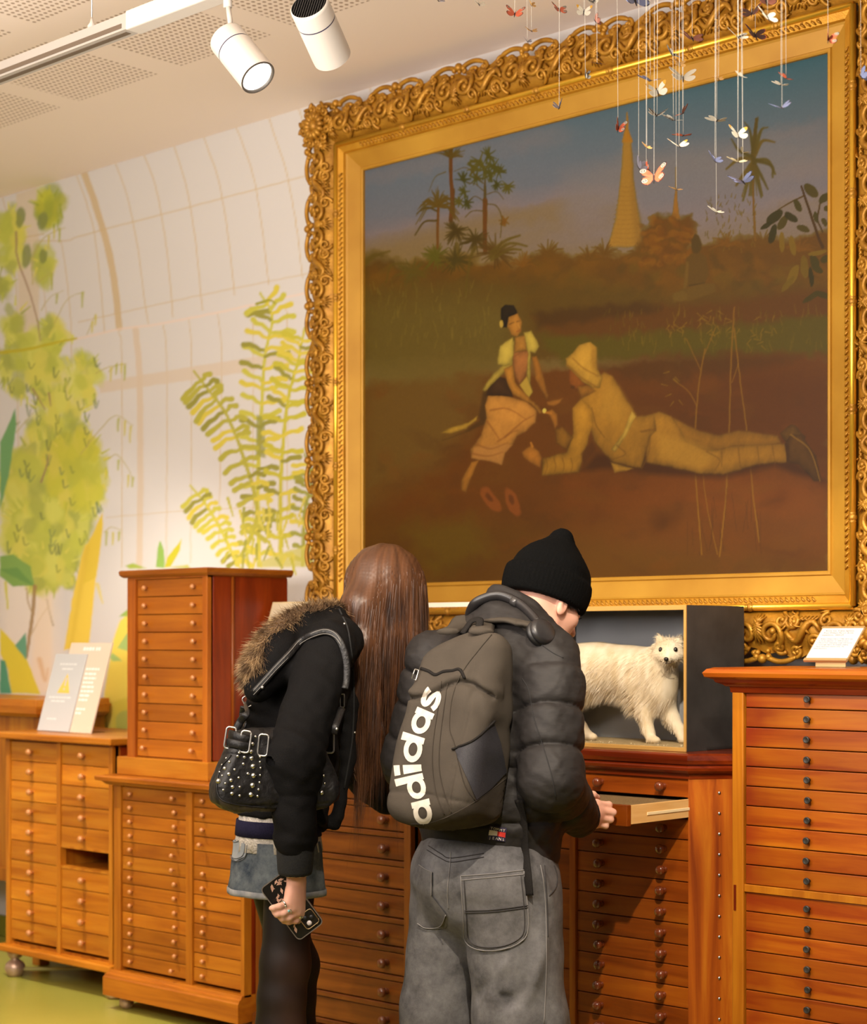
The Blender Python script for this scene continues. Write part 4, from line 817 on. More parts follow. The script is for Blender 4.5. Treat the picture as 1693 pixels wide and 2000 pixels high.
M_GILT = noisy('gilt', lin(206, 152, 44), lin(178, 120, 22), 14, .42, .5, bump=.15, bscale=220, rand=False)
M_GILTMAT = noisy('gilt_flat', lin(184, 138, 42), lin(164, 116, 26), 5, .5, .25, (1, 1, 1), bump=.05, rand=False)
M_GILTBR = newmat('burnished_gilt', lin(232, 182, 60), .28, .75)
M_GILTDK = noisy('gilt_carved', lin(186, 134, 40), lin(146, 98, 20), 30, .45, .45, bump=.25, bscale=160, rand=False)
def frame_ring(name, prof, mat, parent=pt):
    """mitred ring; prof = [(distance outside the canvas edge, depth Y)]"""
    m = MB(); n = len(prof); vs = []
    for o, y in prof:
        for x, z in ((CX0 - o, CZ0 - o), (CX1 + o, CZ0 - o), (CX1 + o, CZ1 + o), (CX0 - o, CZ1 + o)): vs.append(Vector((x, y, z)) - PC)
    fs = []
    for i in range(n - 1):
        for k in range(4): fs.append((i * 4 + k, i * 4 + (k + 1) % 4, (i + 1) * 4 + (k + 1) % 4, (i + 1) * 4 + k)[::-1])
    m.add(vs, fs, False); return m.build(name, mat, parent)
frame_ring('gilt_slip', [(0, 4.375), (0, 4.352), (.004, 4.349), (.010, 4.349), (.013, 4.354), (.06, 4.338), (.066, 4.334), (.066, 4.42)], M_GILTMAT)
frame_ring('inner_moulding', [(.066, 4.336), (.070, 4.326), (.088, 4.318), (.092, 4.316), (.092, 4.42)], M_GILT)
# bead rail
bd = MB()
for (xa, za_, xb, zb_) in ((CX0 - .098, CZ0 - .098, CX1 + .098, CZ0 - .098), (CX1 + .098, CZ0 - .098, CX1 + .098, CZ1 + .098), (CX1 + .098, CZ1 + .098, CX0 - .098, CZ1 + .098), (CX0 - .098, CZ1 + .098, CX0 - .098, CZ0 - .098)):
    bd.tube([Vector((xa, 4.318, za_)) - PC, Vector((xb, 4.318, zb_)) - PC], .0095, 12)
bd.build('bead_rail', M_GILTBR, pt)
# carved outer frame: a swelling ground with scrolls, shells, leaves and berries laid over it
ORN0, ORN1 = .106, .226
def ground(w):      # depth towards the room of the carved band at w in 0..1 (inner to outer)
    return 4.334 - .028 * math.sin(PI * min(1, w * 1.05) ** .8) - .008 * w
SIDES = [((CX0, CZ0), (1, 0), (0, -1)), ((CX1, CZ0), (0, 1), (1, 0)), ((CX1, CZ1), (-1, 0), (0, 1)), ((CX0, CZ1), (0, -1), (-1, 0))]
fr = MB(); R2 = random.Random(21)
def spiral(r0, turns, k=.16, n=22, a0=0, sg=1):
    return [(r0 * math.exp(-k * t) * math.cos(a0 + sg * t), r0 * math.exp(-k * t) * math.sin(a0 + sg * t), t) for t in np.linspace(0, turns * 2 * PI, n)]
for si, ((ox, oz), (tx, tz), (nx, nz)) in enumerate(SIDES):
    L = (CX1 - CX0) if si % 2 == 0 else (CZ1 - CZ0)
    def at(s, o, h):     # s along, o outward from the canvas edge, h proud of the carved ground
        w = (o - ORN0) / (ORN1 - ORN0)
        return Vector((ox + tx * s + nx * o, ground(min(1.1, max(0, w))) - h * .62, oz + tz * s + nz * o)) - PC
    # ground strip with crinkled surface and wavy outer edge
    ns = int((L + 2 * ORN1) / .011); nw = 13; vs = []; fs = []
    for i in range(ns + 1):
        for j in range(nw):
            w = j / (nw - 1); o = ORN0 + (ORN1 - ORN0) * w; s0 = -o + (L + 2 * o) * i / ns
            wave = .010 * math.sin(s0 * 2 * PI / .285 + 1) + .006 * math.sin(s0 * 2 * PI / .095)
            oo = o + wave * max(0, w - .5) * 2 * min(1, min(i, ns - i) / 6)
            h = .009 * (mnoise.noise(Vector((s0 * 42, o * 42, si * 7))) + .5 * mnoise.noise(Vector((s0 * 100, o * 100, si)))) * math.sin(PI * w)
            vs.append(at(s0, oo, h))
    for i in range(ns):
        for j in range(nw - 1): a = i * nw + j; fs.append((a, a + nw, a + nw + 1, a + 1))
    fr.add(vs, fs)
    # outer return to the wall
    b0 = len(fr.v) - len(vs); e = [fr.v[b0 + i * nw + nw - 1] for i in range(ns + 1)]
    fr.add([Vector(p) for p in e] + [Vector((p[0], 4.44 - PC.y, p[2])) for p in e], [(i, i + 1, ns + 2 + i, ns + 1 + i)[::-1] for i in range(ns)])
    def scroll(s, o, r0, turns, a0, sg, th, h=.006, k=.15):
        q = spiral(r0, turns, k, int(10 + turns * 14), a0, sg); n = len(q)
        fr.tube([at(s + x, o + y, h + .004 * math.sin(PI * i / n)) for i, (x, y, t) in enumerate(q)], [th * (.55 + .45 * math.cos(1.3 * i / n)) for i in range(n)], 7)
        x, y, _ = q[-1]; fr.ball(at(s + x, o + y, h + .005), th * 1.25, 8, 5)
    def leaf(s, o, a, Lf, th, bend=.6, h=.006):
        pts = []; aa = a; x, y = s, o
        for i in range(7): pts.append(at(x, y, h + .012 * math.sin(PI * i / 6))); x += Lf / 6 * math.cos(aa); y += Lf / 6 * math.sin(aa); aa += bend / 6
        fr.tube(pts, [th * v for v in (.5, .9, 1.0, .95, .75, .5, .15)], 6, flat=.6)
    per = .285 if si % 2 == 0 else .262; n = max(1, round((L + .2) / per)); st = (L + .2) / n
    for k in range(n + 1):
        s = -.1 + k * st; mid = (ORN0 + ORN1) / 2
        # shell cartouche: paired C scrolls with a fan of lobes
        for sg in (-1, 1):
            scroll(s + sg * .040, mid + .006, .044, 1.35, PI / 2 if sg > 0 else PI / 2, sg * -1, .0082, .010)
            scroll(s + sg * .072, mid - .030, .022, 1.2, -PI / 2, sg, .0062, .008)
            scroll(s + sg * .062, ORN1 - .016, .020, 1.3, PI * (.2 if sg > 0 else .8), sg, .0064, .010)
        for j in range(9):
            a = PI / 2 + (j - 4) * .3; leaf(s + .004 * (j - 4), mid - .022, a, .052 + .006 * math.cos((j - 4) * .7), .0072, .0, .008)
        for j in range(5): a = -PI / 2 + (j - 2) * .38; leaf(s, mid - .02, a, .03, .006, 0, .006)
        fr.ball(at(s, mid - .02, .014), .010, 10, 6)
        for j in range(4): fr.ball(at(s + R2.uniform(-.03, .03), ORN1 + R2.uniform(-.012, .006), .008), R2.uniform(.006, .011), 8, 5)
        # crest at the outer edge
        for sg in (-1, 1):
            fr.tube([at(s + sg * (.015 + .10 * i / 9), ORN1 + .012 + .012 * math.sin(PI * (i / 9) * 1.1), .008) for i in range(10)], [.008] * 8 + [.006, .004], 7)
        fr.ball(at(s, ORN1 + .016, .010), .014, 10, 6)
        for sg in (-1, 1): fr.ball(at(s + sg * .02, ORN1 + .010, .009), .010, 8, 5)
        # leaf bridge between cartouches
        if k < n:
            c = s + st / 2
            for sg in (-1, 1):
                pts = [at(c + sg * (-.055 + .11 * i / 11), mid + sg * .030 * math.sin(2 * PI * i / 11) * .9, .008 + .006 * math.sin(PI * i / 11)) for i in range(12)]
                fr.tube(pts, [.0085 * math.sin(PI * (.12 + .8 * i / 11)) + .002 for i in range(12)], 7)
                scroll(c + sg * .032, mid + sg * .030, .024, 1.4, 0 if sg > 0 else PI, -1, .0066, .008)
                for j in range(6): leaf(c + R2.uniform(-.05, .05), mid + R2.uniform(-.06, .055), R2.uniform(0, 2 * PI), R2.uniform(.022, .042), R2.uniform(.004, .0066), R2.uniform(-1.6, 1.6), .005)
                scroll(c + sg * .035, ORN1 - .006, .018, 1.2, PI / 2, sg, .006, .008)
                for j in range(5): leaf(c + sg * .012 * j, ORN0 + .018, PI / 2 + sg * .7, .024, .0042, sg * .6, .004)
    for k in range(int(L / .017)):        # small leaf strip inside the bead rail
        s = .0085 + k * .017; y0 = 4.322 - PC.y
        def at2(ss, o, h): return Vector((ox + tx * ss + nx * o, 4.324 - h, oz + tz * ss + nz * o)) - PC
        a = R2.uniform(-.5, .5); fr.tube([at2(s - .007, .072, .001), at2(s - .001, .078 + .003 * a, .006), at2(s + .005, .084, .004), at2(s + .009, .080, .001)], [.0018, .0036, .003, .001], 6)
        if k % 3 == 0: fr.ball(at2(s, .086, .004), .0034, 6, 4)
    for k in range(int(L / .29) + 1):     # ribbon clasps on the bead rail
        s = .14 + k * .29
        if s < L:
            for j in (-1, 0, 1):
                fr.ball(Vector((ox + tx * (s + j * .011) + nx * .098, 4.318, oz + tz * (s + j * .011) + nz * .098)) - PC, .0125 - .002 * abs(j), 8, 6)
# corner bosses
for x, z, sx, sz in ((CX0, CZ0, -1, -1), (CX1, CZ0, 1, -1), (CX1, CZ1, 1, 1), (CX0, CZ1, -1, 1)):
    c = Vector((x + sx * .172, 4.292, z + sz * .172)) - PC
    for j in range(14):
        a = j * 2 * PI / 14; pts = [c + Vector((math.cos(a) * (.016 + .034 * i / 5), -.016 * math.sin(PI * i / 5), math.sin(a) * (.016 + .034 * i / 5))) for i in range(6)]
        fr.tube(pts, [.006, .010, .012, .011, .008, .003], 6)
    fr.ball(c + Vector((0, -.008, 0)), .022, 12, 8)
    for j in range(12):
        a = j * 2 * PI / 12 + .2; r = .062; b = c + Vector((math.cos(a) * r, .01, math.sin(a) * r)); q = spiral(.020, 1.3, .15, 18, a, 1 if j % 2 else -1)
        fr.tube([b + Vector((u, -.012, v)) for u, v, t in q], .0062, 6); fr.ball(b + Vector((q[-1][0], -.014, q[-1][1])), .008, 8, 5)
fr.build('carved_frame', M_GILTDK, pt)
# ------------------------------------------------------------------ signed-distance modelling
class G:
    """sampling grid; all shape functions take self.P (n, 3)"""
    def __init__(s, lo, hi, h):
        s.lo = np.array(lo, float); s.h = h; s.n = np.ceil((np.array(hi) - s.lo) / h).astype(int) + 1
        ax = [s.lo[i] + h * np.arange(s.n[i]) for i in range(3)]
        s.P = np.stack(np.meshgrid(*ax, indexing='ij'), -1).reshape(-1, 3).astype(np.float32)
    def net(s, f):
        """surface nets -> vertices, quads"""
        F = np.asarray(f).reshape(s.n); ins = F < 0; nx, ny, nz = s.n
        c = [F[i:nx - 1 + i, j:ny - 1 + j, k:nz - 1 + k] for i in (0, 1) for j in (0, 1) for k in (0, 1)]
        cnt = sum((a < 0).astype(np.int8) for a in c); act = (cnt > 0) & (cnt < 8)
        idx = -np.ones(act.shape, np.int64); A = np.argwhere(act); idx[act] = np.arange(len(A))
        val = np.stack([a[act] for a in c], 1); pos = np.zeros((len(A), 3)); w = np.zeros(len(A))
        off = np.array([(i, j, k) for i in (0, 1) for j in (0, 1) for k in (0, 1)])
        for a in range(8):
            for b in range(a + 1, 8):
                if np.abs(off[a] - off[b]).sum() != 1: continue
                va, vb = val[:, a], val[:, b]; m = (va < 0) != (vb < 0); t = np.where(m, va / np.where(m, va - vb, 1), 0)
                pos += m[:, None] * (off[a] + t[:, None] * (off[b] - off[a])); w += m
        V = s.lo + s.h * (A + pos / w[:, None]); Q = []
        for ax in range(3):
            sl0 = [slice(None)] * 3; sl1 = [slice(None)] * 3; sl0[ax] = slice(0, -1); sl1[ax] = slice(1, None)
            a, b = ins[tuple(sl0)], ins[tuple(sl1)]; e = np.argwhere(a != b)
            o1, o2 = [(1, 2), (2, 0), (0, 1)][ax]
            ok = (e[:, o1] > 0) & (e[:, o2] > 0) & (e[:, o1] < s.n[o1] - 1) & (e[:, o2] < s.n[o2] - 1); e = e[ok]
            if not len(e): continue
            d1 = np.eye(3, dtype=int)[o1]; d2 = np.eye(3, dtype=int)[o2]
            q = np.stack([idx[tuple(x.T)] for x in (e - d1 - d2, e - d2, e, e - d1)], 1)
            fl = ~a[tuple(e.T)]; q[fl] = q[fl][:, ::-1]; Q.append(q)
        return V, np.vstack(Q)
def np_mesh(name, V, Q, sm=True):
    me = bpy.data.meshes.new(name); me.vertices.add(len(V)); me.vertices.foreach_set('co', np.asarray(V, np.float32).ravel())
    me.loops.add(Q.size); me.loops.foreach_set('vertex_index', Q.ravel().astype(np.int32)); me.polygons.add(len(Q))
    me.polygons.foreach_set('loop_start', np.arange(0, Q.size, Q.shape[1], dtype=np.int32)); me.update(calc_edges=True); me.validate()
    if sm: me.polygons.foreach_set('use_smooth', np.ones(len(me.polygons), bool))
    return me
def relax(V, Q, it=2, lam=.5):
    V = V.copy(); n = len(V); e = np.vstack([Q[:, [0, 1]], Q[:, [1, 2]], Q[:, [2, 3]], Q[:, [3, 0]]]); deg = np.bincount(e[:, 0], minlength=n).astype(float) + np.bincount(e[:, 1], minlength=n)
    for _ in range(it):
        S_ = np.zeros_like(V)
        for k in range(3): S_[:, k] = np.bincount(e[:, 0], V[e[:, 1], k], n) + np.bincount(e[:, 1], V[e[:, 0], k], n)
        V += lam * (S_ / np.maximum(deg, 1)[:, None] - V)
    return V
def vnormals(V, Q):
    N = np.cross(V[Q[:, 2]] - V[Q[:, 0]], V[Q[:, 3]] - V[Q[:, 1]]); o = np.zeros_like(V)
    for k in range(4):
        for j in range(3): o[:, j] += np.bincount(Q[:, k], N[:, j], len(V))
    return o / np.maximum(np.linalg.norm(o, axis=1, keepdims=True), 1e-12)
A3 = lambda v: np.asarray(tuple(v), np.float32)
def cap(P, a, b, ra, rb=None):
    rb = ra if rb is None else rb; a, b = A3(a), A3(b); d = b - a; t = np.clip((P - a) @ d / (d @ d + 1e-12), 0, 1)
    return np.linalg.norm(P - a - t[:, None] * d, axis=1) - (ra + (rb - ra) * t)
def ell(P, c, r, R=None):
    q = P - A3(c)
    if R is not None: q = q @ np.asarray(R, np.float32)      # columns of R: local axes
    r = A3(r); k0 = np.linalg.norm(q / r, axis=1); k1 = np.linalg.norm(q / (r * r), axis=1)
    return k0 * (k0 - 1) / np.maximum(k1, 1e-9)
def rbox(P, c, hs, rad, R=None):
    q = P - A3(c)
    if R is not None: q = q @ np.asarray(R, np.float32)
    q = np.abs(q) - (A3(hs) - rad); return np.linalg.norm(np.maximum(q, 0), axis=1) + np.minimum(q.max(1), 0) - rad
def smin(a, b, k): h = np.clip(.5 + .5 * (b - a) / k, 0, 1); return b * (1 - h) + a * h - k * h * (1 - h)
def smax(a, b, k): return -smin(-a, -b, k)
def chain(P, pts, rad, k=.02):
    f = None
    for i in range(len(pts) - 1):
        g = cap(P, pts[i], pts[i + 1], rad[i], rad[i + 1]); f = g if f is None else smin(f, g, k)
    return f
def n3(P, s, seed=0):       # cheap smooth pseudo-noise in 3D, about -1..1
    x, y, z = P[:, 0] * s, P[:, 1] * s, P[:, 2] * s
    return .5 * np.sin(1.7 * x + 1.3 * np.sin(y * 1.1 + seed) + seed) * np.cos(1.3 * z + .9 * np.sin(x + seed)) + .3 * np.sin(2.9 * y + 1.7 * np.sin(1.9 * z) + 2 * seed) + .2 * np.sin(3.7 * z + 2.1 * x + seed)
def strands(name, pts, dirs, length, width, mat, parent, droop=.3, segs=3, jit=.35, seed=1, curl=0.):
    """many fine tapering hairs as one mesh"""
    r = np.random.default_rng(seed); n = len(pts); pts = np.asarray(pts, float)
    d = np.asarray(dirs, float) + r.normal(0, jit, (n, 3)); d /= np.linalg.norm(d, axis=1, keepdims=True)
    L = np.broadcast_to(length, n) * r.uniform(.7, 1.2, n); side = np.cross(d, r.normal(0, 1, (n, 3))); side /= np.linalg.norm(side, axis=1, keepdims=True) + 1e-9
    V = np.zeros((n, segs + 1, 2, 3)); p = pts.copy(); bend = r.normal(0, curl, (n, 3))
    for i in range(segs + 1):
        w = width * (1 - i / segs * .92) * .5; V[:, i, 0] = p - side * w; V[:, i, 1] = p + side * w
        d = d + np.array([0, 0, -droop / segs]) + bend / segs; d /= np.linalg.norm(d, axis=1, keepdims=True); p = p + d * (L / segs)[:, None]
    b = np.arange(n)[:, None] * (segs + 1) * 2 + np.arange(segs)[None, :] * 2
    Q = np.stack([b, b + 1, b + 3, b + 2], -1).reshape(-1, 4)
    return link(name, np_mesh(name, V.reshape(-1, 3), Q), mat, parent)
def hairmat(name, c1, c2, rough=.45, scale=60, stretch=(1, 1, .1), spec=.4):
    return noisy(name, c1, c2, scale, rough, stretch=stretch, spec=spec, rand=False, detail=2, lo=.35, hi=.65)
def glassmat(name, tint=(1, 1, 1), k=.9):
    m = bpy.data.materials.new(name); m.use_nodes = True; n = m.node_tree.nodes; l = m.node_tree.links; n.clear()
    out = n.new('ShaderNodeOutputMaterial'); t = n.new('ShaderNodeBsdfTransparent'); t.inputs[0].default_value = (*tint, 1)
    g = n.new('ShaderNodeBsdfGlossy'); g.inputs['Roughness'].default_value = .03; fr_ = n.new('ShaderNodeFresnel'); fr_.inputs[0].default_value = 1.45
    ml = n.new('ShaderNodeMath'); ml.operation = 'MULTIPLY'; ml.inputs[1].default_value = k; l.new(fr_.outputs[0], ml.inputs[0])
    ge = n.new('ShaderNodeNewGeometry'); iv = n.new('ShaderNodeMath'); iv.operation = 'SUBTRACT'; iv.inputs[0].default_value = 1.0; l.new(ge.outputs['Backfacing'], iv.inputs[1])      # the far face of a pane adds no second mirror
    m2 = n.new('ShaderNodeMath'); m2.operation = 'MULTIPLY'; l.new(ml.outputs[0], m2.inputs[0]); l.new(iv.outputs[0], m2.inputs[1]); ml = m2
    mx = n.new('ShaderNodeMixShader'); l.new(ml.outputs[0], mx.inputs[0]); l.new(t.outputs[0], mx.inputs[1]); l.new(g.outputs[0], mx.inputs[2]); l.new(mx.outputs[0], out.inputs[0]); return m
M_GLASS = glassmat('case_glass')

# ------------------------------------------------------------------ track and spotlights
M_WHITE = newmat('white_enamel', lin(192, 185, 176), .4); M_GREY = newmat('grey_track', lin(160, 153, 145), .45); M_BLACK = newmat('black_plastic', lin(20, 19, 20), .5)
tr = thing('light_track', 'pale lighting track with dark slot hung under the perforated ceiling', 'lighting track', (-5.6, 2.9, 2.89))
m = MB(); m.box(-2.3, 1.78, -.022, .022, -.012, .03); m.build('rail', M_GREY, tr)
m = MB(); m.box(-2.3, 1.76, -.008, .008, -.0135, -.012); m.box(-2.3, 1.76, -.0235, -.022, -.006, .006); m.build('slot', newmat('track_slot', lin(92, 78, 64), .6), tr)
MB().box(1.78, 3.0, -.026, .026, -.016, .034, bev=.004).build('feed_box', M_WHITE, tr)
for x in (1.6, .1, -1.6, 2.9):
    o = MB().tube([(x, 0, .03), (x, 0, CEIL - 2.89)], .0018, 6).build('hanging_wire', M_STEEL, tr); mm = MB(); mm.lathe([(.010, .03), (.012, .042), (.006, .05), (.002, .065)], 12, T(x, 0, 0)); mm.build('clip', M_WHITE, o)
def spotlight(loc, d, label, top):
    t = thing('track_spotlight', label, 'spotlight', loc, group='track spotlights')
    R = Vector(d).to_track_quat('Z', 'Y').to_matrix().to_4x4(); r = .0465; h = .078
    m = MB(); m.lathe([(r * .93, -h), (r * .985, -h + .002), (r, -h + .008), (r, -.033)], 40, R, False); m.lathe([(r, -.030), (r, h - .012), (r * .99, h)], 40, R, False); m.build('housing', M_WHITE, t)
    m = MB(); m.lathe([(r * .985, -.034), (r * .985, -.029)], 40, R, False); m.build('shadow_gap', newmat('dark_gap', lin(24, 20, 60), .4), t)
    m = MB(); m.lathe([(r * .99, h), (r * .9, h + .002), (r * .86, h - .006)], 40, R, False); m.build('bezel', newmat('dark_bezel', lin(84, 78, 72), .4), t)
    e = newmat('spot_lens', (1, 1, 1), .3); e.node_tree.nodes['Principled BSDF'].inputs['Emission Color'].default_value = (1, .95, .86, 1); e.node_tree.nodes['Principled BSDF'].inputs['Emission Strength'].default_value = 5
    m = MB(); m.lathe([(r * .86, h - .006), (r * .5, h - .010), (.001, h - .011)], 32, R, False); m.build('lens', e, t)
    m = MB(); m.lathe([(r * .93, -h + .001), (r * .9, -h + .012), (.001, -h + .014)], 32, R, False)
    m.build('heat_sink', M_BLACK, t); m = MB()
    for k in range(-6, 7):
        w = math.sqrt(max(0, (r * .88) ** 2 - (k * .0062) ** 2)); m.box(k * .0062 - .0009, k * .0062 + .0009, -w, w, -h + .002, -h + .013, R)
    m.build('heat_sink_fin', M_BLACK, t)
    m = MB(); p = R @ Vector((0, 0, -.052)); q = Vector(top) - Vector(loc); m.tube([p, p + (q - p) * .35 + Vector((0, 0, .02)), q], .0065, 10); m.tube([q - Vector((0, 0, .012)), q + Vector((0, 0, .015))], .011, 12); m.build('stem', M_WHITE, t)
spotlight((-3.386, 2.9, 2.712), (.664, .078, -.743), 'left white cylinder spotlight with its lit lens showing', (-3.44, 2.9, 2.86))
spotlight((-3.105, 2.9, 2.712), (-.33, .787, -.52), 'right white cylinder spotlight turned away showing its black finned back', (-3.135, 2.9, 2.86))

# ------------------------------------------------------------------ signs
def textmesh(name, lines, mat, parent, fn, size, align='LEFT'):
    """lines [(text, a, b)]; fn(a, b) -> point on the surface"""
    m = MB()
    for tx, a, b in lines:
        v, f = tess_text(tx, size, align); m.add([fn(a + p[0], b + p[1]) for p in v], f, False)
    return m.build(name, mat, parent)
M_TAN = newmat('tan_board', lin(222, 204, 182), .5); M_PAPER = newmat('white_sheet', lin(196, 196, 196), .8); M_TXTW = newmat('white_lettering', lin(246, 244, 238), .5); M_TXTG = newmat('grey_lettering', lin(84, 80, 78), .6)
def leaning(origin, top, w, label, parts):
    t = thing('information_sign', label, 'sign', origin); up = Vector(top) - Vector(origin); H = up.length; up.normalize(); nrm = Vector((1, 0, 0)).cross(up)   # faces the room
    fn = lambda a, b, h=0: Vector((a, 0, 0)) + up * b + nrm * h
    parts(t, fn, H, w); return t
def sign_a(t, fn, H, w):
    m = MB(); m.prism([(0, 0), (.262, 0), (.262, H), (0, H)], -.004, .001, fn); m.build('board', M_TAN, t)
    m = MB(); m.prism([(-.075, .0), (.129, .0), (.129, .306), (-.075, .306)], .003, .007, fn); sh = m.build('notice', M_PAPER, t)
    M_YEL = newmat('warning_yellow', lin(236, 198, 92), .5)
    m = MB(); m.prism([(-.005, .150), (.075, .150), (.035, .228)], .0071, .0074, fn); m.build('warning_triangle', M_YEL, sh)
    m = MB(); m.prism([(.031, .178), (.039, .178), (.040, .210), (.030, .210)], .0075, .0077, fn); m.prism([(.035 + .005 * math.cos(a), .166 + .005 * math.sin(a)) for a in np.linspace(0, 2 * PI, 10)[:-1]], .0075, .0077, fn); m.build('exclamation_mark', M_PAPER, sh)
    def bars(name, rows, mat, par, h, n=7, bh=.008):        # lines of print too blurred in the photo to read: rows of word-long dashes
        m = MB(); r = random.Random(4)
        for a0, a1, b in rows:
            a = a0
            while a < a1 - .004:
                e = min(a1, a + r.uniform(.010, .030)); m.prism([(a, b), (e, b), (e, b + bh), (a, b + bh)], h, h + .0002, fn); a = e + .004
        m.build(name, mat, par)
    bars('print', [(.135, .222, .245), (.135, .205, .226), (.135, .212, .209), (.135, .200, .192), (.135, .21, .175), (.135, .214, .158), (.135, .195, .141), (.135, .19, .124), (.135, .19, .088), (.135, .17, .072)], M_TXTW, t, .0012)
    bars('heading', [(.088, .160, .322), (.168, .196, .322)], M_TXTW, t, .0012, bh=.013)
    bars('notice_print', [(-.03, .085, .262), (-.01, .06, .243), (-.05, .09, .13), (-.03, .06, .115), (-.03, .03, .045)], newmat('pale_print', lin(222, 222, 220), .6), sh, .0072, bh=.006)
    MB().box(-.07, .262, -.006, .10, 0, .003).build('foot_plate', glassmat('sign_acrylic', (.97, .97, .94)), t)
leaning((-5.8335, 4.035, .941), (-5.8335, 4.135, 1.279), .262, 'white notice with yellow warning triangle on tan board, leaning on the left chest', sign_a)
def sign_b(t, fn, H, w):
    m = MB(); m.prism([(0, 0), (w, 0), (w, H), (0, H)], -.004, .001, fn); m.build('board', newmat('pale_tan_board', lin(214, 190, 140), .5), t)
    m = MB(); m.prism([(.004, H - .06), (w - .004, H - .06), (w - .004, H - .004), (.004, H - .004)], .0012, .002, fn); m.build('heading_strip', newmat('pale_strip', lin(206, 190, 160), .5), t)
leaning((-4.688, 3.955, .8185), (-4.688, 4.155, 1.4195), .19, 'tall tan board leaning behind the fur hood, mostly hidden', sign_b)
# label stand on the right cabinet
ls = thing('label_stand', 'small white printed label on a brass stand, on the right cabinet', 'label', (-2.4834, 4.0, 1.2202))
up = Vector((0, .088, .083)).normalized(); nr = Vector((1, 0, 0)).cross(up)
fn = lambda a, b, h=0: Vector((a, 0, .0205)) + up * b + nr * h
M_BRASS = newmat('brushed_brass', lin(196, 164, 112), .42, .55)
m = MB(); m.prism([(-.002, -.006), (.1215, -.006), (.1215, .121), (-.002, .121)], -.0035, -.0005, fn); m.prism([(-.002, -.006), (.1215, -.006), (.1215, .003), (-.002, .003)], -.0005, .003, fn); m.prism([(-.002, .115), (.1215, .115), (.1215, .121), (-.002, .121)], -.0005, .002, fn); m.build('holder', M_BRASS, ls)
m = MB(); m.prism([(.001, .003), (.119, .003), (.119, .115), (.001, .115)], -.0004, .0006, fn); cd = m.build('card', M_PAPER, ls)
textmesh('title', [('Arctic fox, Vulpes lagopus,', .014, .103), ('from William Parry\'s Arctic', .012, .095), ('expedition, 1820-25', .010, .087)], M_TXTG, cd, lambda a, b: fn(a, b, .0008), .0078)
textmesh('description', [('William Edward Parry (1790-1855) was', .012, .073), ('an Arctic explorer. In 1824 his party', .010, .066), ('suffered from whooping cough and scurvy', .009, .059), ('at Hurbridge Hall in Barnstaple, making', .008, .052), ('a Naval dispensary known from The', .007, .045), ('Naval dispensary.', .006, .038)], M_TXTG, cd, lambda a, b: fn(a, b, .0008), .0059)
m = MB(); m.box(.028, .114, .004, .0065, .0008, .0215); m.box(.028, .114, .004, .075, 0, .0022); m.build('bracket', M_BRASS, ls)

# ------------------------------------------------------------------ stuffed fox and its glazed case
VX0, VX1, VY0, VY1, VZ0, VZ1 = -3.452, -2.8505, 4.0, 4.275, .990, 1.384
vc = thing('display_case', 'dark glazed box with thin gilt edging holding the white fox', 'display case', ((VX0 + VX1) / 2, VY0, VZ0))
ox = lambda x: x - (VX0 + VX1) / 2
M_CHAR = noisy('worn_black_board', lin(46, 44, 43), lin(66, 63, 61), 9, .6, spec=.35, bump=.1, bscale=120, rand=False)
H_ = VZ1 - VZ0; D_ = VY1 - VY0; t_ = .009
m = MB(); m.box(ox(VX1) - t_, ox(VX1), .003, D_, 0, H_); m.box(ox(VX0), ox(VX0) + t_, .003, D_, 0, H_); m.box(ox(VX0) + t_, ox(VX1) - t_, .003, D_, H_ - t_, H_); m.build('case_shell', M_CHAR, vc)
m = MB(); m.box(ox(VX0) + t_, ox(VX1) - t_, D_ - t_, D_, 0, H_ - t_); m.build('back_panel', noisy('blue_grey_backing', lin(160, 162, 166), lin(176, 178, 182), 5, .8, rand=False), vc)
m = MB(); m.box(ox(VX0) + t_, ox(VX1) - t_, .003, D_ - t_, 0, .012); fl = m.build('case_floor', noisy('sandy_floor', lin(150, 128, 88), lin(178, 156, 112), 90, .9, bump=.4, rand=False), vc)
cr = MB(); R3 = random.Random(8)
for k in range(40): cr.ball((R3.uniform(-.28, .28), R3.uniform(.012, .08), .013), R3.uniform(.0008, .0022), 6, 4)
cr.build('crumb', newmat('pale_crumb', lin(206, 190, 156), .8), fl)['kind'] = 'stuff'
M_GEDGE = newmat('gilt_edging', lin(216, 168, 92), .4, .35)
m = MB()
for a in ((ox(VX0), ox(VX1), H_ - .013, H_), (ox(VX0), ox(VX1), 0, .011), (ox(VX0), ox(VX0) + .007, .011, H_ - .013), (ox(VX1) - .007, ox(VX1), .011, H_ - .013)): m.box(a[0], a[1], -.003, .003, a[2], a[3], bev=.0008)
m.build('gilt_edging', M_GEDGE, vc)
MB().box(ox(VX0) + .004, ox(VX1) - .004, -.001, .001, .005, H_ - .005).build('glass_pane', M_GLASS, vc)

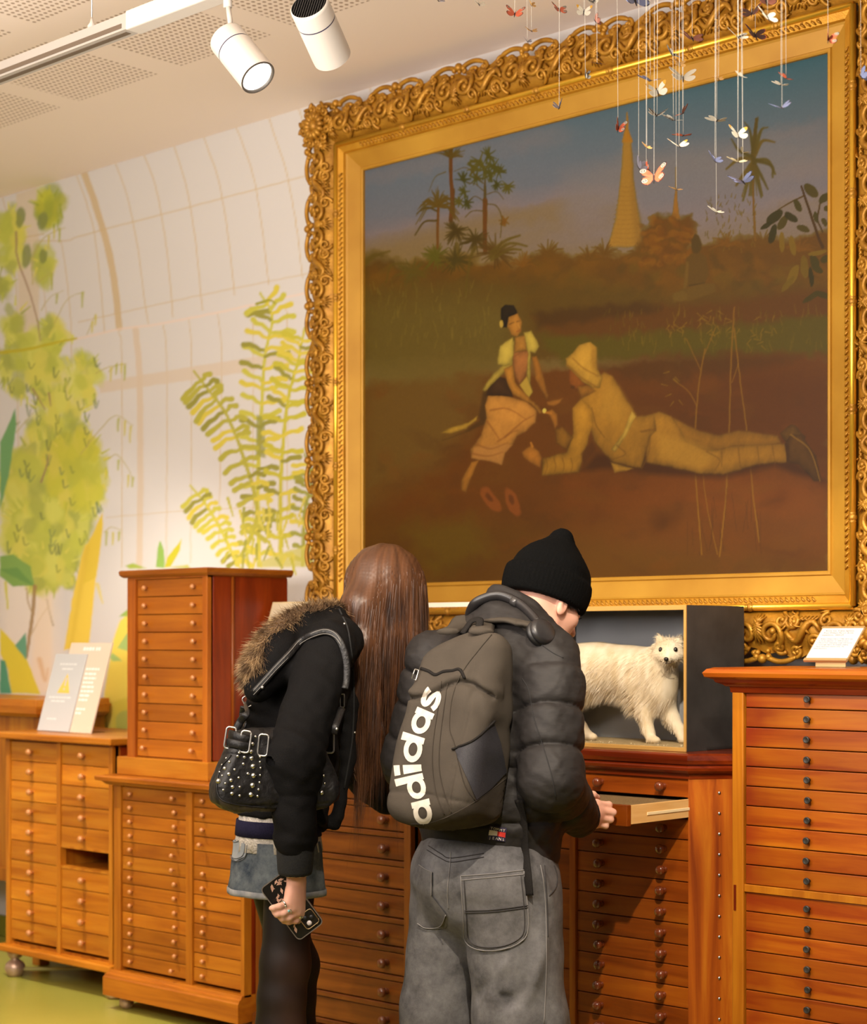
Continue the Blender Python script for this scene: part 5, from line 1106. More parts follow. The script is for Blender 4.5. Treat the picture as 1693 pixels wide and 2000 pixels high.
fox = thing('stuffed_fox', 'white arctic fox taxidermy turning its head, standing inside the glazed case', 'fox', (-3.16, 4.135, VZ0 + .012))
fo = np.array([-3.16, 4.135, 0]); fz = VZ0 + .0115
def Fp(px, py, dy=0): v = PY(px, py, 4.135 + dy); return (v.x, v.y, v.z)
g = G((-3.44, 4.02, fz - .002), (-2.87, 4.235, 1.345), .005); P = g.P
f = ell(P, Fp(1170, 1306), (.105, .066, .078)); f = smin(f, ell(P, Fp(1240, 1312), (.085, .062, .074)), .06); f = smin(f, ell(P, Fp(1122, 1318), (.08, .064, .084)), .05)
f = smin(f, ell(P, Fp(1284, 1336), (.058, .058, .080)), .05); f = smin(f, cap(P, Fp(1275, 1310), Fp(1300, 1278, -.025), .060, .040), .03)
hc = np.array(Fp(1308, 1268, -.035)); hd = np.array([.42, -.84, -.30]); hd /= np.linalg.norm(hd); hs = np.cross(hd, [0, 0, 1]); hs /= np.linalg.norm(hs); hu = np.cross(hs, hd)   # hs: the viewer's left... of the face
hp = lambda a, b, c: hc + hs * a + hu * b + hd * c
f = smin(f, ell(P, hc, (.034, .032, .036), np.stack([hs, hu, hd], 1)), .02); f = smin(f, cap(P, hp(0, -.006, .02), hp(0, -.012, .058), .019, .0090), .012)
for sg in (-1, 1):
    f = smin(f, cap(P, hp(sg * .026, -.012, .008), hp(sg * .014, -.014, .03), .018, .012), .012)
    e = ell(P, hp(sg * .029, .027, -.008), (.012, .013, .008), np.stack([hs, hu, hd], 1)); f = smin(f, e, .008)
legs = [[Fp(1240, 1340, -.03), Fp(1257, 1390, -.035), Fp(1266, 1428, -.038), Fp(1272, 1443, -.045)], [Fp(1290, 1350, .03), Fp(1310, 1400, .03), Fp(1330, 1430, .03), Fp(1334, 1440, .022)],
        [Fp(1120, 1345, -.03), Fp(1106, 1385, -.03), Fp(1134, 1418, -.03), Fp(1150, 1437, -.03)], [Fp(1100, 1345, .03), Fp(1082, 1380, .035), Fp(1102, 1415, .035), Fp(1112, 1432, .03)]]
for k, q in enumerate(legs):
    q = [np.array(v) for v in q]; q[3][2] = fz + .012
    f = smin(f, chain(P, q, [.036, .021, .015, .014], .015), .025); f = smin(f, ell(P, q[3] + np.array([.012, -.006, -.001]), (.022, .015, .0115)), .01)
f = smin(f, chain(P, [Fp(1100, 1312), Fp(1062, 1345, .02), Fp(1040, 1395, .03)], [.035, .04, .028], .02), .03)
V, Q = g.net(f); V = relax(V, Q, 2); V[:, 2] = np.maximum(V[:, 2], fz + .0005); N = vnormals(V, Q)
M_FOX = noisy('cream_fur', lin(232, 218, 192), lin(206, 184, 146), 26, .9, rand=False, stretch=(1, 1, .3)); M_FOXH = hairmat('fox_fur', lin(242, 230, 208), lin(220, 200, 164), .6, 40)
link('body', np_mesh('body', V - np.array(fox.location), Q), M_FOX, fox)
r = np.random.default_rng(2); rel = V - hc; onhead = (np.linalg.norm(rel, axis=1) < .062)
ww_ = np.where(V[:, 2] < fz + .03, .25, 1.0); sel = r.choice(len(V), 17000, p=ww_ / ww_.sum())
flow = np.array([-.75, 0, -.55]) + 0 * V; flow[onhead] = (V[onhead] - hc) * 14 + np.array([0, 0, -.2]); leg = V[:, 2] < 1.09; flow[leg] = (-.1, 0, -1)
Lh = np.full(len(V), .020); Lh[(V[:, 2] < 1.14) & ~leg] = .036; Lh[leg] = .014; Lh[onhead] = .010; Lh[V[:, 2] < fz + .035] = .007
face = onhead & ((rel @ hd) > .015); Lh[face] = .005
d = .30 * N + flow * 1.0
strands('fur', V[sel] - np.array(fox.location), d[sel], Lh[sel], .0011, M_FOXH, fox, droop=.4, jit=.10, seed=4)
M_EYE = newmat('glass_eye', lin(24, 16, 12), .08, **{'Coat Weight': 1.0})
loc = np.array(fox.location)
for sg in (-1, 1):
    m = MB(); m.ball(hp(sg * .0205, .008, .0285) - loc, (.0064, .0060, .0072), 12, 8); m.build('eye', M_EYE, fox)
m = MB(); m.ball(hp(0, -.007, .0665) - loc, (.0072, .0062, .0058), 12, 8); m.tube([Vector(hp(0, -.012, .0665) - loc), Vector(hp(0, -.020, .063) - loc)], .0010, 6); m.build('nose', newmat('black_nose', lin(26, 18, 14), .35), fox)
m = MB(); m.tube([Vector(hp(a, -.0215 + 10 * a * a, .061 - 30 * a * a) - loc) for a in np.linspace(-.018, .018, 9)], .0011, 6); m.build('mouth', newmat('dark_mouth', lin(70, 44, 26), .6), fox)

# glass case on the dark cabinet, dark box added for the shaded grey wall behind the vitrine's end
gc = thing('display_case', 'clear glass case with white rim and base on the dark brown cabinet', 'display case', (-4.04, 4.085, 1.0175))
MB().box(-.32, .335, 0, .15, 0, .028).build('base', M_PAPER, gc); m = MB(); m.box(-.30, .32, .012, .145, .028, .052, bev=.002); m.box(-.27, .29, .024, .14, .052, .078, bev=.002); m.build('stepped_plinth', newmat('ivory_plinth', lin(226, 214, 190), .6), gc)
m = MB(); m.box(-.318, .333, .001, .004, .028, .376); m.box(-.318, -.315, .004, .15, .028, .376); m.box(.330, .333, .004, .15, .028, .376); m.build('glass', M_GLASS, gc)
m = MB(); m.box(-.32, .335, 0, .008, .374, .388); m.box(-.32, -.312, .008, .155, .374, .388); m.box(.327, .335, .008, .155, .374, .388); m.build('rim', newmat('white_rim', lin(226, 214, 196), .4), gc)
db = thing('shaded_wall_box', 'added dark grey box for shaded wall under the frame between glazed case and right cabinet', 'box', (-2.575, 4.395, 0))
m = MB(); m.box(-.30, .7, 0, .07, 0, 1.19); m.build('box_body', newmat('dark_grey_panel', lin(70, 62, 58), .7), db)

# ------------------------------------------------------------------ butterflies on threads
M_THREAD = newmat('nylon_thread', lin(220, 214, 200), .4, **{'Alpha': .8})
BC = {k: newmat('paper_' + k, lin(*(int(a * (.80 if k != 'black' else 1)) for a in v)), .6, 0, .2) for k, v in dict(orange=(214, 104, 70), white=(232, 226, 206), cream=(226, 208, 160), black=(34, 28, 30), tan=(206, 160, 96), gold=(228, 170, 60), brown=(92, 62, 54), rose=(176, 110, 92)).items()}
BC['blue'] = newmat('iridescent_blue', lin(104, 116, 156), .3, .5); BC['silver'] = newmat('silvery_wing', lin(120, 120, 136), .35, .5)
FORE = [(0, .006), (.10, .34), (.34, .72), (.66, .96), (.92, 1.0), (1.0, .86), (.93, .62), (.78, .40), (.5, .18), (.2, .02)]
HIND = [(0, -.01), (.2, .03), (.5, .12), (.76, .06), (.86, -.16), (.80, -.42), (.62, -.62), (.42, -.66), (.22, -.5), (.06, -.2)]
KIND = dict(peacock=('orange', 'black'), red=('orange', 'brown'), morpho=('blue', 'black'), silver=('silver', 'silver'), white=('white', 'white'), orangetip=('white', 'gold'), nymph=('white', 'black'), brown=('brown', 'orange'), tan=('tan', 'tan'), cream=('cream', 'cream'), rose=('rose', 'brown'))
_bm = {}
def wing_mesh(kind, sg):
    if (kind, sg) in _bm: return _bm[kind, sg]
    base, edge = KIND[kind]; m = MB(); mats = [BC[base], BC[edge], BC['white'], BC['black']]; fn = lambda a, b, h: Vector((sg * a * .5, b * .42, h * 1.0))
    bow = lambda p: p
    for q in (FORE, HIND):
        m.cur = 0; m.prism(q, -.004, .004, fn)
        if kind in ('peacock', 'morpho', 'brown', 'rose', 'red'):      # dark outer margin
            c = np.mean(q, 0); m.cur = 1; o = [q[i] for i in range(3, 8)]; inn = [(c[0] + (a - c[0]) * .84, c[1] + (b - c[1]) * .84) for a, b in o]
            for h in (-.0065, .0055): m.prism(o + inn[::-1], h, h + .001, fn)
    if kind == 'orangetip':
        m.cur = 1
        for h in (-.0065, .0055): m.prism(FORE[3:8], h, h + .001, fn)
    if kind == 'nymph':
        m.cur = 1
        for q in (FORE, HIND):
            for i in range(2, 9):
                a, b = q[i]; c = (.06, .02); w = .018; n_ = (-(b - c[1]) * w, (a - c[0]) * w)
                for h in (-.0065, .0055): m.prism([(c[0] + n_[0], c[1] + n_[1]), (a + n_[0] * 2, b + n_[1] * 2), (a - n_[0] * 2, b - n_[1] * 2), (c[0] - n_[0], c[1] - n_[1])], h, h + .001, fn)
    if kind in ('peacock', 'red'):
        for cx, cy, r in ((.74, .76, .17), (.60, -.24, .16)) if kind == 'peacock' else ((.7, .74, .12),):
            for mi, rr, dh in ((2, r * 1.15, .0), (3, r * .92, .002), (2, r * .5, .004), (3, r * .28, .006)):
                m.cur = mi
                for s_ in (1, -1): m.prism([(cx + rr * math.cos(a), cy + rr * math.sin(a)) for a in np.linspace(0, 2 * PI, 15)[:-1]], s_ * (.0068 + dh), s_ * (.0074 + dh), fn)
    me = m.mesh('wing'); [me.materials.append(x) for x in mats]; _bm[kind, sg] = me; return me
bodym = MB(); bodym.tube([(0, -.24, 0), (0, -.1, .01), (0, .06, .012), (0, .16, .004)], [.012, .026, .034, .02], 8); bodym.ball((0, .185, .004), .026, 8, 6); bodym.tube([(.01, .2, .01), (.06, .33, .03)], .004, 5); bodym.tube([(-.01, .2, .01), (-.06, .33, .03)], .004, 5)
bodyme = bodym.mesh('body'); bodyme.materials.append(BC['black'])
R4 = random.Random(12)
def butterfly(px, py, kind, size, fold, yaw, tilt, roll, label, Y=None, thread=True):
    butterfly.k = getattr(butterfly, 'k', 0) + 1; Y = Y if Y else 3.08 + .46 * ((butterfly.k * .382) % 1); p = PY(px, py, Y); d = -p.x * sA + p.y * cA
    s = 1.05 * size / FPX * d
    t = thing('butterfly', label, 'butterfly', p, group='butterflies on threads'); 
    Rm = RZ(AL + yaw) @ RX(tilt) @ RY(roll)
    for sg in (-1, 1):
        w = link('wing', wing_mesh(kind, sg), None, t); w.matrix_local = Rm @ RY(-sg * fold) @ Matrix.Scale(s, 4)
    b = link('body', bodyme, None, t); b.matrix_local = Rm @ Matrix.Scale(s, 4)
    mm = MB(); mm.tube([(0, 0, 0), (R4.uniform(-.004, .004), 0, (CEIL - p.z) * .5), (R4.uniform(-.01, .01), 0, CEIL - p.z)], .00042, 5); mm.build('thread', M_THREAD, t)
h = PI / 2
for row in [
 (1092, 20, 'peacock', 34, .3, .3, .9, .2, 'orange peacock butterfly above the silver-grey one, left of the string cluster'),
 (1140, 24, 'orangetip', 32, .3, -.4, 1.2, .3, 'cream butterfly with orange tip, at upper edge beside a black and white one'),
 (1158, 4, 'nymph', 26, .4, .5, .8, -.4, 'black and white butterfly cut by the top edge, leftmost of its kind'),
 (1163, 43, 'rose', 28, .9, .9, 1.0, .5, 'rusty brown butterfly hanging just below the top-edge black and white one'),
 (1240, 2, 'morpho', 66, .25, .2, .9, .15, 'large blue butterfly cut by the top edge'),
 (1092, 212, 'silver', 34, 1.0, -.3, .5, -.3, 'folded silver-grey butterfly hanging before the flat gilt border'),
 (1143, 150, 'nymph', 24, 1.0, .6, 1.2, .2, 'black and white butterfly folded upright before the carved top of the frame'),
 (1166, 124, 'brown', 26, .1, -.6, .15, .3, 'small dark butterfly edge-on before the carved top of the frame'),
 (1207, 252, 'peacock', 36, .9, -.5, 1.1, .8, 'orange peacock butterfly left of the painted pagoda spire'),
 (1270, 158, 'morpho', 46, .35, .2, .25, .1, 'blue-grey butterfly seen edge-on above a white orange-tipped one', 3.2),
 (1284, 180, 'orangetip', 44, .4, .5, 1.1, -.5, 'white orange-tipped butterfly right below an edge-on blue one', 3.4),
 (1283, 226, 'nymph', 42, .5, -.3, .5, .1, 'black and white butterfly right of the painted pagoda top'),
 (1312, 107, 'nymph', 34, .5, .4, .6, .5, 'black and white butterfly on the gilt bead line of the frame'),
 (1327, 126, 'tan', 26, .3, .2, 1.0, .2, 'tan butterfly tucked under the black and white one on the bead line'),
 (1333, 153, 'white', 56, .35, 0, .8, .1, 'large white butterfly before the flat gilt border'),
 (1315, 235, 'nymph', 42, .3, .3, .25, .2, 'black and white butterfly beside a rusty one, in the blue painted sky', 3.2),
 (1333, 222, 'rose', 36, .5, -.5, .4, -.6, 'rusty butterfly touching a black and white one in the painted sky'),
 (1334, 265, 'red', 38, .2, .1, .12, 0, 'red butterfly seen edge-on above the white orange-tipped one', 3.42),
 (1326, 286, 'orangetip', 44, .45, .2, .5, 0, 'white orange-tipped butterfly under the edge-on red one'),
 (1321, 371, 'tan', 28, .3, .3, .3, .1, 'tan butterfly lowest on its thread before the painted clouds'),
 (1263, 289, 'tan', 24, .5, .4, .5, .3, 'small orange-tan butterfly above the blue and peacock cluster'),
 (1247, 328, 'silver', 38, .9, .4, .8, .5, 'silvery blue folded butterfly left of two peacock butterflies'),
 (1262, 327, 'peacock', 26, .5, .7, 1.1, .7, 'smaller of two touching orange peacock butterflies'),
 (1277, 347, 'peacock', 58, .25, -.2, 1.1, -.35, 'larger open orange peacock butterfly low before the pagoda'),
 (1403, 155, 'tan', 22, .3, .3, .6, 0, 'small tan butterfly on the lower edge of the gilt border'),
 (1400, 236, 'white', 44, .35, .1, .03, .1, 'thin white butterfly seen edge-on, alone on its thread in blue sky'),
 (1396, 315, 'morpho', 38, .6, .3, .6, .3, 'blue butterfly alone left of the painted palm crown'),
 (1399, 415, 'white', 34, .4, .4, .35, .2, 'white butterfly lowest of all, before the painted bamboo'),
 (1448, 150, 'white', 26, .4, .6, .4, .3, 'small white butterfly at the gilt border above the painted palm'),
 (1441, 264, 'orangetip', 42, .4, .2, 1.0, .1, 'white orange-tipped butterfly beside the painted palm crown'),
 (1450, 299, 'cream', 28, .8, -.4, .2, .7, 'cream butterfly with raised wings between two whites before the palm'),
 (1441, 317, 'cream', 40, .35, .2, .3, .1, 'flat cream butterfly right above the lowest blue one'),
 (1451, 356, 'morpho', 54, .45, .2, .55, -.25, 'bright blue butterfly hanging before the painted palm trunk'),
 (1475, 70, 'brown', 48, .35, .2, .9, .2, 'dark brown butterfly with orange border before the bead line'),
 (1441, 73, 'nymph', 46, .4, .2, .6, .2, 'black and white butterfly touching the dark brown one'),
 (1468, 27, 'brown', 44, .4, -.3, .8, -.2, 'dark brown butterfly behind a large cream one near the top edge'),
 (1499, 35, 'white', 46, .3, .4, .9, .2, 'large cream-white butterfly overlapping a brown one near the top edge'),
 (1496, 4, 'rose', 46, .4, .1, .9, .1, 'pinkish brown butterfly cut by the top edge, farther right'),
 (1352, 76, 'rose', 48, .3, .1, .7, .2, 'pale pinkish butterfly among the threads before the carved frame'),
 (1535, 153, 'red', 32, .3, .3, .3, .4, 'red butterfly just above a flat white one, right side'),
 (1525, 166, 'white', 34, .3, .1, .15, .2, 'flat white butterfly right under the red one'),
 (1527, 211, 'morpho', 46, .45, .1, .4, -.2, 'blue butterfly farthest right in the painted sky'),
 (1617, 77, 'peacock', 40, .8, -.4, 1.1, .9, 'orange peacock butterfly at upper right corner of the gilt border'),
 (1681, 150, 'morpho', 36, 1.0, .6, 1.0, .8, 'blue butterfly at the right edge before the carved frame'),
 (1005, 28, 'red', 40, .4, -.2, .9, .2, 'red butterfly farthest left of the orange ones, against the ceiling'),
 (935, 9, 'white', 28, .4, .3, .7, .2, 'white butterfly near the top edge against the ceiling'),
 (1037, 10, 'tan', 22, .6, .5, .9, .4, 'pale tan butterfly near the top edge against the ceiling', 3.2),
 (1038, 61, 'tan', 26, .3, .2, .6, .1, 'pale tan butterfly against the cove above the frame', 3.38),
 (1030, 82, 'silver', 20, .6, .3, .6, .2, 'small grey butterfly just above the carved frame crest'),
 (856, 2, 'silver', 30, .4, .2, .5, .3, 'grey butterfly cut by the top edge, leftmost of all')]: butterfly(*row)
# ------------------------------------------------------------------ people: shared tools
from mathutils.bvhtree import BVHTree
CAMP = Vector((0, 0, CAMH))
def ray(px, py): u = (px - CXP) / FPX; return Vector((-sA + u * cA, cA + u * sA, -(py - HYP) / FPX)).normalized()
def bvh(V, Q): return BVHTree.FromPolygons([tuple(v) for v in V], [tuple(q) for q in Q])
def bvh_join(*vq):
    Vs = []; Qs = []; k = 0
    for V, Q in vq: Vs.append(V); Qs.append(Q + k); k += len(V)
    return bvh(np.vstack(Vs), np.vstack(Qs))
def hit(t, px, py, off=0., far=None):
    p, n, i, d = t.ray_cast(CAMP, ray(px, py))
    if p is None:
        return far
    if n.dot(ray(px, py)) > 0: n = -n
    return p + n * off
def onsurf(t, pts, off=0., n=None):      # curve on a surface from points seen in the photo
    if n: pts = [(v.x, v.y) for v in spline([(a, b, 0) for a, b in pts], n)]
    out = []
    for a, b in pts:
        h_ = hit(t, a, b, off)
        if h_ is not None: out.append(h_)
    return out
def patch(name, poly, t, off, mat, parent, org, maxlen=9., m=None, build=True):
    """cloth patch laid on a surface: outline in photo points, filled finely, laid on and given thickness"""
    bm = bmesh.new(); f = bm.faces.new([bm.verts.new((a, b, 0)) for a, b in poly]); bmesh.ops.triangulate(bm, faces=[f])
    for _ in range(6):
        e = [e for e in bm.edges if e.calc_length() > maxlen]
        if not e: break
        bmesh.ops.subdivide_edges(bm, edges=e, cuts=1); bmesh.ops.triangulate(bm, faces=bm.faces[:])
    bm.verts.index_update(); P_ = [hit(t, v.co.x, v.co.y, off) for v in bm.verts]
    good = [p for p in P_ if p is not None]
    if not good: bm.free(); return None
    fs = [[v.index for v in f.verts] for f in bm.faces if all(P_[v.index] is not None for v in f.verts)]
    # drop faces that jump across a silhouette
    fs = [q for q in fs if max((P_[q[i]] - P_[q[i - 1]]).length for i in range(3)) < .06]
    mm = m or MB(); vs = [(p if p is not None else good[0]) - org for p in P_]; mm.add(vs, [q[::-1] for q in fs]); bm.free()
    return mm.build(name, mat, parent) if build else mm
def seamline(name, t, pts, r, mat, parent, org, off=.001, n=None, flat=1.): 
    q = onsurf(t, pts, off, n)
    if len(q) < 2: return None
    m = MB(); run = [q[0]]
    for p in q[1:] + [None]:
        if p is None or (p - run[-1]).length > .05:
            if len(run) > 1: m.tube([v - org for v in run], r, 6)
            run = [p]
        else: run.append(p)
    return m.build(name, mat, parent)
def arm(P, pts, rad, seams=(), gd=.011, gw=.007, k=.02, puck=0.):
    """tapering limb or sleeve with stitched grooves round it at the given arc lengths"""
    best = None; s0 = 0
    for i in range(len(pts) - 1):
        a, b = A3(pts[i]), A3(pts[i + 1]); d = b - a; L = float(np.linalg.norm(d)); t = np.clip((P - a) @ d / (L * L), 0, 1)
        s = s0 + t * L; r = rad[i] + (rad[i + 1] - rad[i]) * t
        gv = 0
        for q in seams: gv = gv + gd * np.exp(-np.abs(s - q) / gw)
        f = np.linalg.norm(P - a - t[:, None] * d, axis=1) - r + gv
        best = f if best is None else smin(best, f, k); s0 += L
    return best
def hand_sdf(P, wrist, knuckles, fingers, thumb, palm_r=.0125, fr=.0082):
    """wrist point, four knuckles, per finger the points after its knuckle, thumb points"""
    K = [np.array(k) for k in knuckles]; w = np.array(wrist); f = None
    for i, k in enumerate(K):
        g = cap(P, w + (k - w) * .12 + (k - K[1]) * .35, k, palm_r * 1.05, palm_r * (.98 - .05 * i)); f = g if f is None else smin(f, g, .016)
    for i, (k, q) in enumerate(zip(K, fingers)):
        r = fr * (1.0, 1.05, 1.0, .86)[i]; pts = [k] + [np.array(v) for v in q]
        g = chain(P, pts, [r * 1.12, r * 1.02, r * .92, r * .8][:len(pts)], .004)
        for j in pts[1:-1]: g = smin(g, np.linalg.norm(P - A3(j), axis=1) - r * 1.06, .004)
        f = smin(f, g, .0045)
    tp = [w + (np.array(thumb[0]) - w) * .25] + [np.array(v) for v in thumb]
    return smin(f, chain(P, tp, [.014, .0125, .0100, .0082][:len(tp)], .006), .008)
def sparse_net(lo, hi, h, func, k=4):
    """like G.net but the function is only evaluated near the surface"""
    c = G(lo, hi, h * k); fc = func(c.P).reshape(c.n); g = G.__new__(G); g.lo = c.lo; g.h = h; g.n = (c.n - 1) * k + 1
    ix = [np.minimum((np.arange(g.n[i]) + k // 2) // k, c.n[i] - 1) for i in range(3)]
    Ff = fc[np.ix_(*ix)].astype(np.float32); band = np.argwhere(np.abs(Ff) < h * k * 2.2)
    Pb = (g.lo + h * band).astype(np.float32); out = np.empty(len(Pb), np.float32)
    for i in range(0, len(Pb), 400000): out[i:i + 400000] = func(Pb[i:i + 400000])
    Ff[tuple(band.T)] = out; return g.net(Ff)
M_SKIN = noisy('skin', lin(226, 178, 156), lin(216, 160, 138), 18, .5, rand=False, detail=4, spec=.4)
for nd in M_SKIN.node_tree.nodes:
    if nd.type == 'BSDF_PRINCIPLED': nd.inputs['Subsurface Weight'].default_value = .15; nd.inputs['Subsurface Radius'].default_value = (.012, .005, .003)
def cloth(name, c1, c2, scale=600, rough=.85, bump=.25, big=None, sheen=0):
    return noisy(name, c1, c2, scale, rough, bump=bump, rand=False, detail=2, spec=.1, sheen=sheen)
def joinmesh(name, parts, org, mat, parent):
    Vs = []; Qs = []; k = 0
    for V, Q in parts: Vs.append(V - org); Qs.append(Q + k); k += len(V)
    return link(name, np_mesh(name, np.vstack(Vs), np.vstack(Qs)), mat, parent)

# ------------------------------------------------------------------ the man
XM = -2.95
mo = np.array([XM, 3.30, 0.0]); MO = Vector(mo)
man = thing('person', 'person in black puffer jacket, beanie and baggy grey jeans bending over an open drawer', 'person', tuple(mo))
M_PUFF = noisy('black_nylon', lin(31, 28, 27), lin(37, 34, 33), 40, .62, bump=.22, rand=False, spec=.25, detail=8, stretch=(1, 1, 2.5))
M_RIBBLK = cloth('black_jersey', lin(18, 17, 18), lin(26, 25, 26), 500, .85)
M_DENIMG = noisy('washed_black_denim', lin(122, 120, 121), lin(62, 60, 61), 7, .85, bump=.4, bscale=900, rand=False, nrough=.74, detail=12, spec=.2, lo=.35, hi=.68)
M_STITCH = newmat('dark_stitching', lin(44, 40, 40), .8); M_STITCHL = newmat('pale_seam', lin(122, 118, 116), .8)
# --- jeans
def jeans_sdf(P):
    Pw = P.copy(); Pw[:, 0] = XM + (P[:, 0] - XM) * .80
    hips = chain(Pw, [(XM, 3.315, .78), (XM, 3.30, .72), (XM, 3.305, .69)], [.138, .152, .142], .03)
    rl = chain(P, [(-2.858, 3.300, .68), (-2.846, 3.312, .36), (-2.845, 3.330, .05)], [.116, .116, .112], .03)
    ll = chain(P, [(-3.046, 3.295, .68), (-3.086, 3.282, .36), (-3.095, 3.29, .05)], [.106, .092, .094], .03)
    f = smin(hips, smin(rl, ll, .006), .02)
    f = f + .007 * np.sin(30 * P[:, 2] + 9 * P[:, 0] + 7 * np.sin(8 * P[:, 1] + 5 * P[:, 2])) * np.clip((.55 - P[:, 2]) / .3, .1, 1) + .004 * n3(P, 14, 1.3)
    for (a, b, w_) in (((1015, 1985, -2.74), (1058, 1760, -2.73), .012), ((935, 1905, -2.90), (990, 1950, -2.80), .012), ((985, 1860, -2.76), (935, 1945, -2.88), .010), ((815, 1880, -3.12), (848, 1965, -3.1), .013), ((1075, 1770, -2.72), (1035, 1920, -2.74), .010), ((965, 1985, -2.84), (1020, 1940, -2.76), .010), ((850, 1830, -3.10), (812, 1960, -3.16), .010), ((1045, 1700, -2.74), (1085, 1790, -2.72), .009), ((900, 1720, -2.99), (960, 1690, -2.9), .008)):
        f = f + w_ * np.exp(-(cap(P, PX(*a), PX(*b), 0) / .013) ** 2) - w_ * .7 * np.exp(-(cap(P, PX(a[0] + 14, a[1], a[2]), PX(b[0] + 14, b[1], b[2]), 0) / .015) ** 2)
    f = smax(f, P[:, 2] - .815, .01); f = smax(f, .035 - P[:, 2], .008)
    return f
Vj, Qj = sparse_net((-3.25, 3.06, .0), (-2.66, 3.56, .84), .0055, jeans_sdf)
Vj = relax(Vj, Qj, 2); tj = bvh(Vj, Qj)
jeans = joinmesh('jeans', [(Vj, Qj)], mo, M_DENIMG, man)
M_DENIMP = noisy('denim_pocket', lin(118, 115, 115), lin(64, 62, 62), 9, .85, nrough=.74, bump=.3, bscale=900, rand=False, detail=8, spec=.2)
pk = patch('back_pocket', [(901, 1711), (1022, 1700), (1028, 1760), (1030, 1812), (1020, 1836), (985, 1853), (940, 1855), (912, 1838), (906, 1790)], tj, .004, M_DENIMP, jeans, MO)
for q in ([(901, 1711), (960, 1707), (1022, 1700)], [(903, 1719), (960, 1714), (1023, 1708)], [(901, 1711), (906, 1790), (912, 1838), (940, 1855), (985, 1853), (1020, 1836), (1030, 1812), (1028, 1760), (1022, 1702)]): seamline('pocket_seam', tj, q, .0012, M_STITCHL, pk, MO, .0048, 40)
for q in ([(909, 1777), (960, 1776), (1029, 1768)], [(909, 1781), (960, 1780), (1029, 1772)], [(908, 1719), (913, 1790), (919, 1834), (944, 1849), (984, 1847), (1014, 1832), (1023, 1810), (1021, 1760), (1016, 1710)]): seamline('pocket_stitching', tj, q, .0011, M_STITCH, pk, MO, .0055, 40)
pk2 = patch('back_pocket', [(822, 1690), (846, 1704), (845, 1748), (873, 1785), (862, 1806), (835, 1812), (818, 1803), (816, 1740)], tj, .004, M_DENIMP, jeans, MO)
for q in ([(822, 1690), (834, 1698), (847, 1704)], [(873, 1785), (862, 1806), (835, 1812), (818, 1803)], [(846, 1704), (845, 1748)]): seamline('pocket_seam', tj, q, .0011, M_STITCHL, pk2, MO, .0055, 24)
for q, mm_ in (([(834, 1660), (860, 1676), (880, 1684), (912, 1680), (945, 1674)], M_STITCH), ([(837, 1652), (862, 1668), (881, 1676), (945, 1667)], M_STITCH), ([(880, 1664), (879, 1690), (874, 1740), (876, 1775)], M_STITCHL), ([(1055, 1690), (1062, 1730), (1066, 1800), (1066, 1900), (1062, 2000)], M_STITCHL), ([(1063, 1690), (1068, 1760), (1070, 1830)], M_STITCH), ([(1082, 1690), (1088, 1715), (1084, 1735), (1072, 1750)], M_STITCH)): seamline('seam', tj, q, .0012, mm_, jeans, MO, .001, 40)
# --- shoes
sh0 = None
for x, y in ((-2.86, 3.34), (-3.07, 3.31)):
    m = MB()
    for z, (a, b) in zip((0, .012, .03, .055, .075), ((.046, .135), (.05, .14), (.05, .138), (.044, .115), (.036, .07))):
        for k in range(20): t = 2 * PI * k / 20; m.v.append((a * math.cos(t), .055 + b * math.sin(t) * (1 if math.sin(t) > 0 else .8) - (.02 if z > .04 else 0), z))
    for i in range(4):
        for k in range(20): m.f.append([i * 20 + k, i * 20 + (k + 1) % 20, i * 20 + 20 + (k + 1) % 20, i * 20 + 20 + k]); m.mi.append(0); m.sm.append(True)
    m.f += [list(range(20))[::-1], list(range(80, 100))]; m.mi += [0, 0]; m.sm += [False, True]
    o = m.build('shoe', M_BLACK, man, (x - mo[0], y - mo[1], 0))
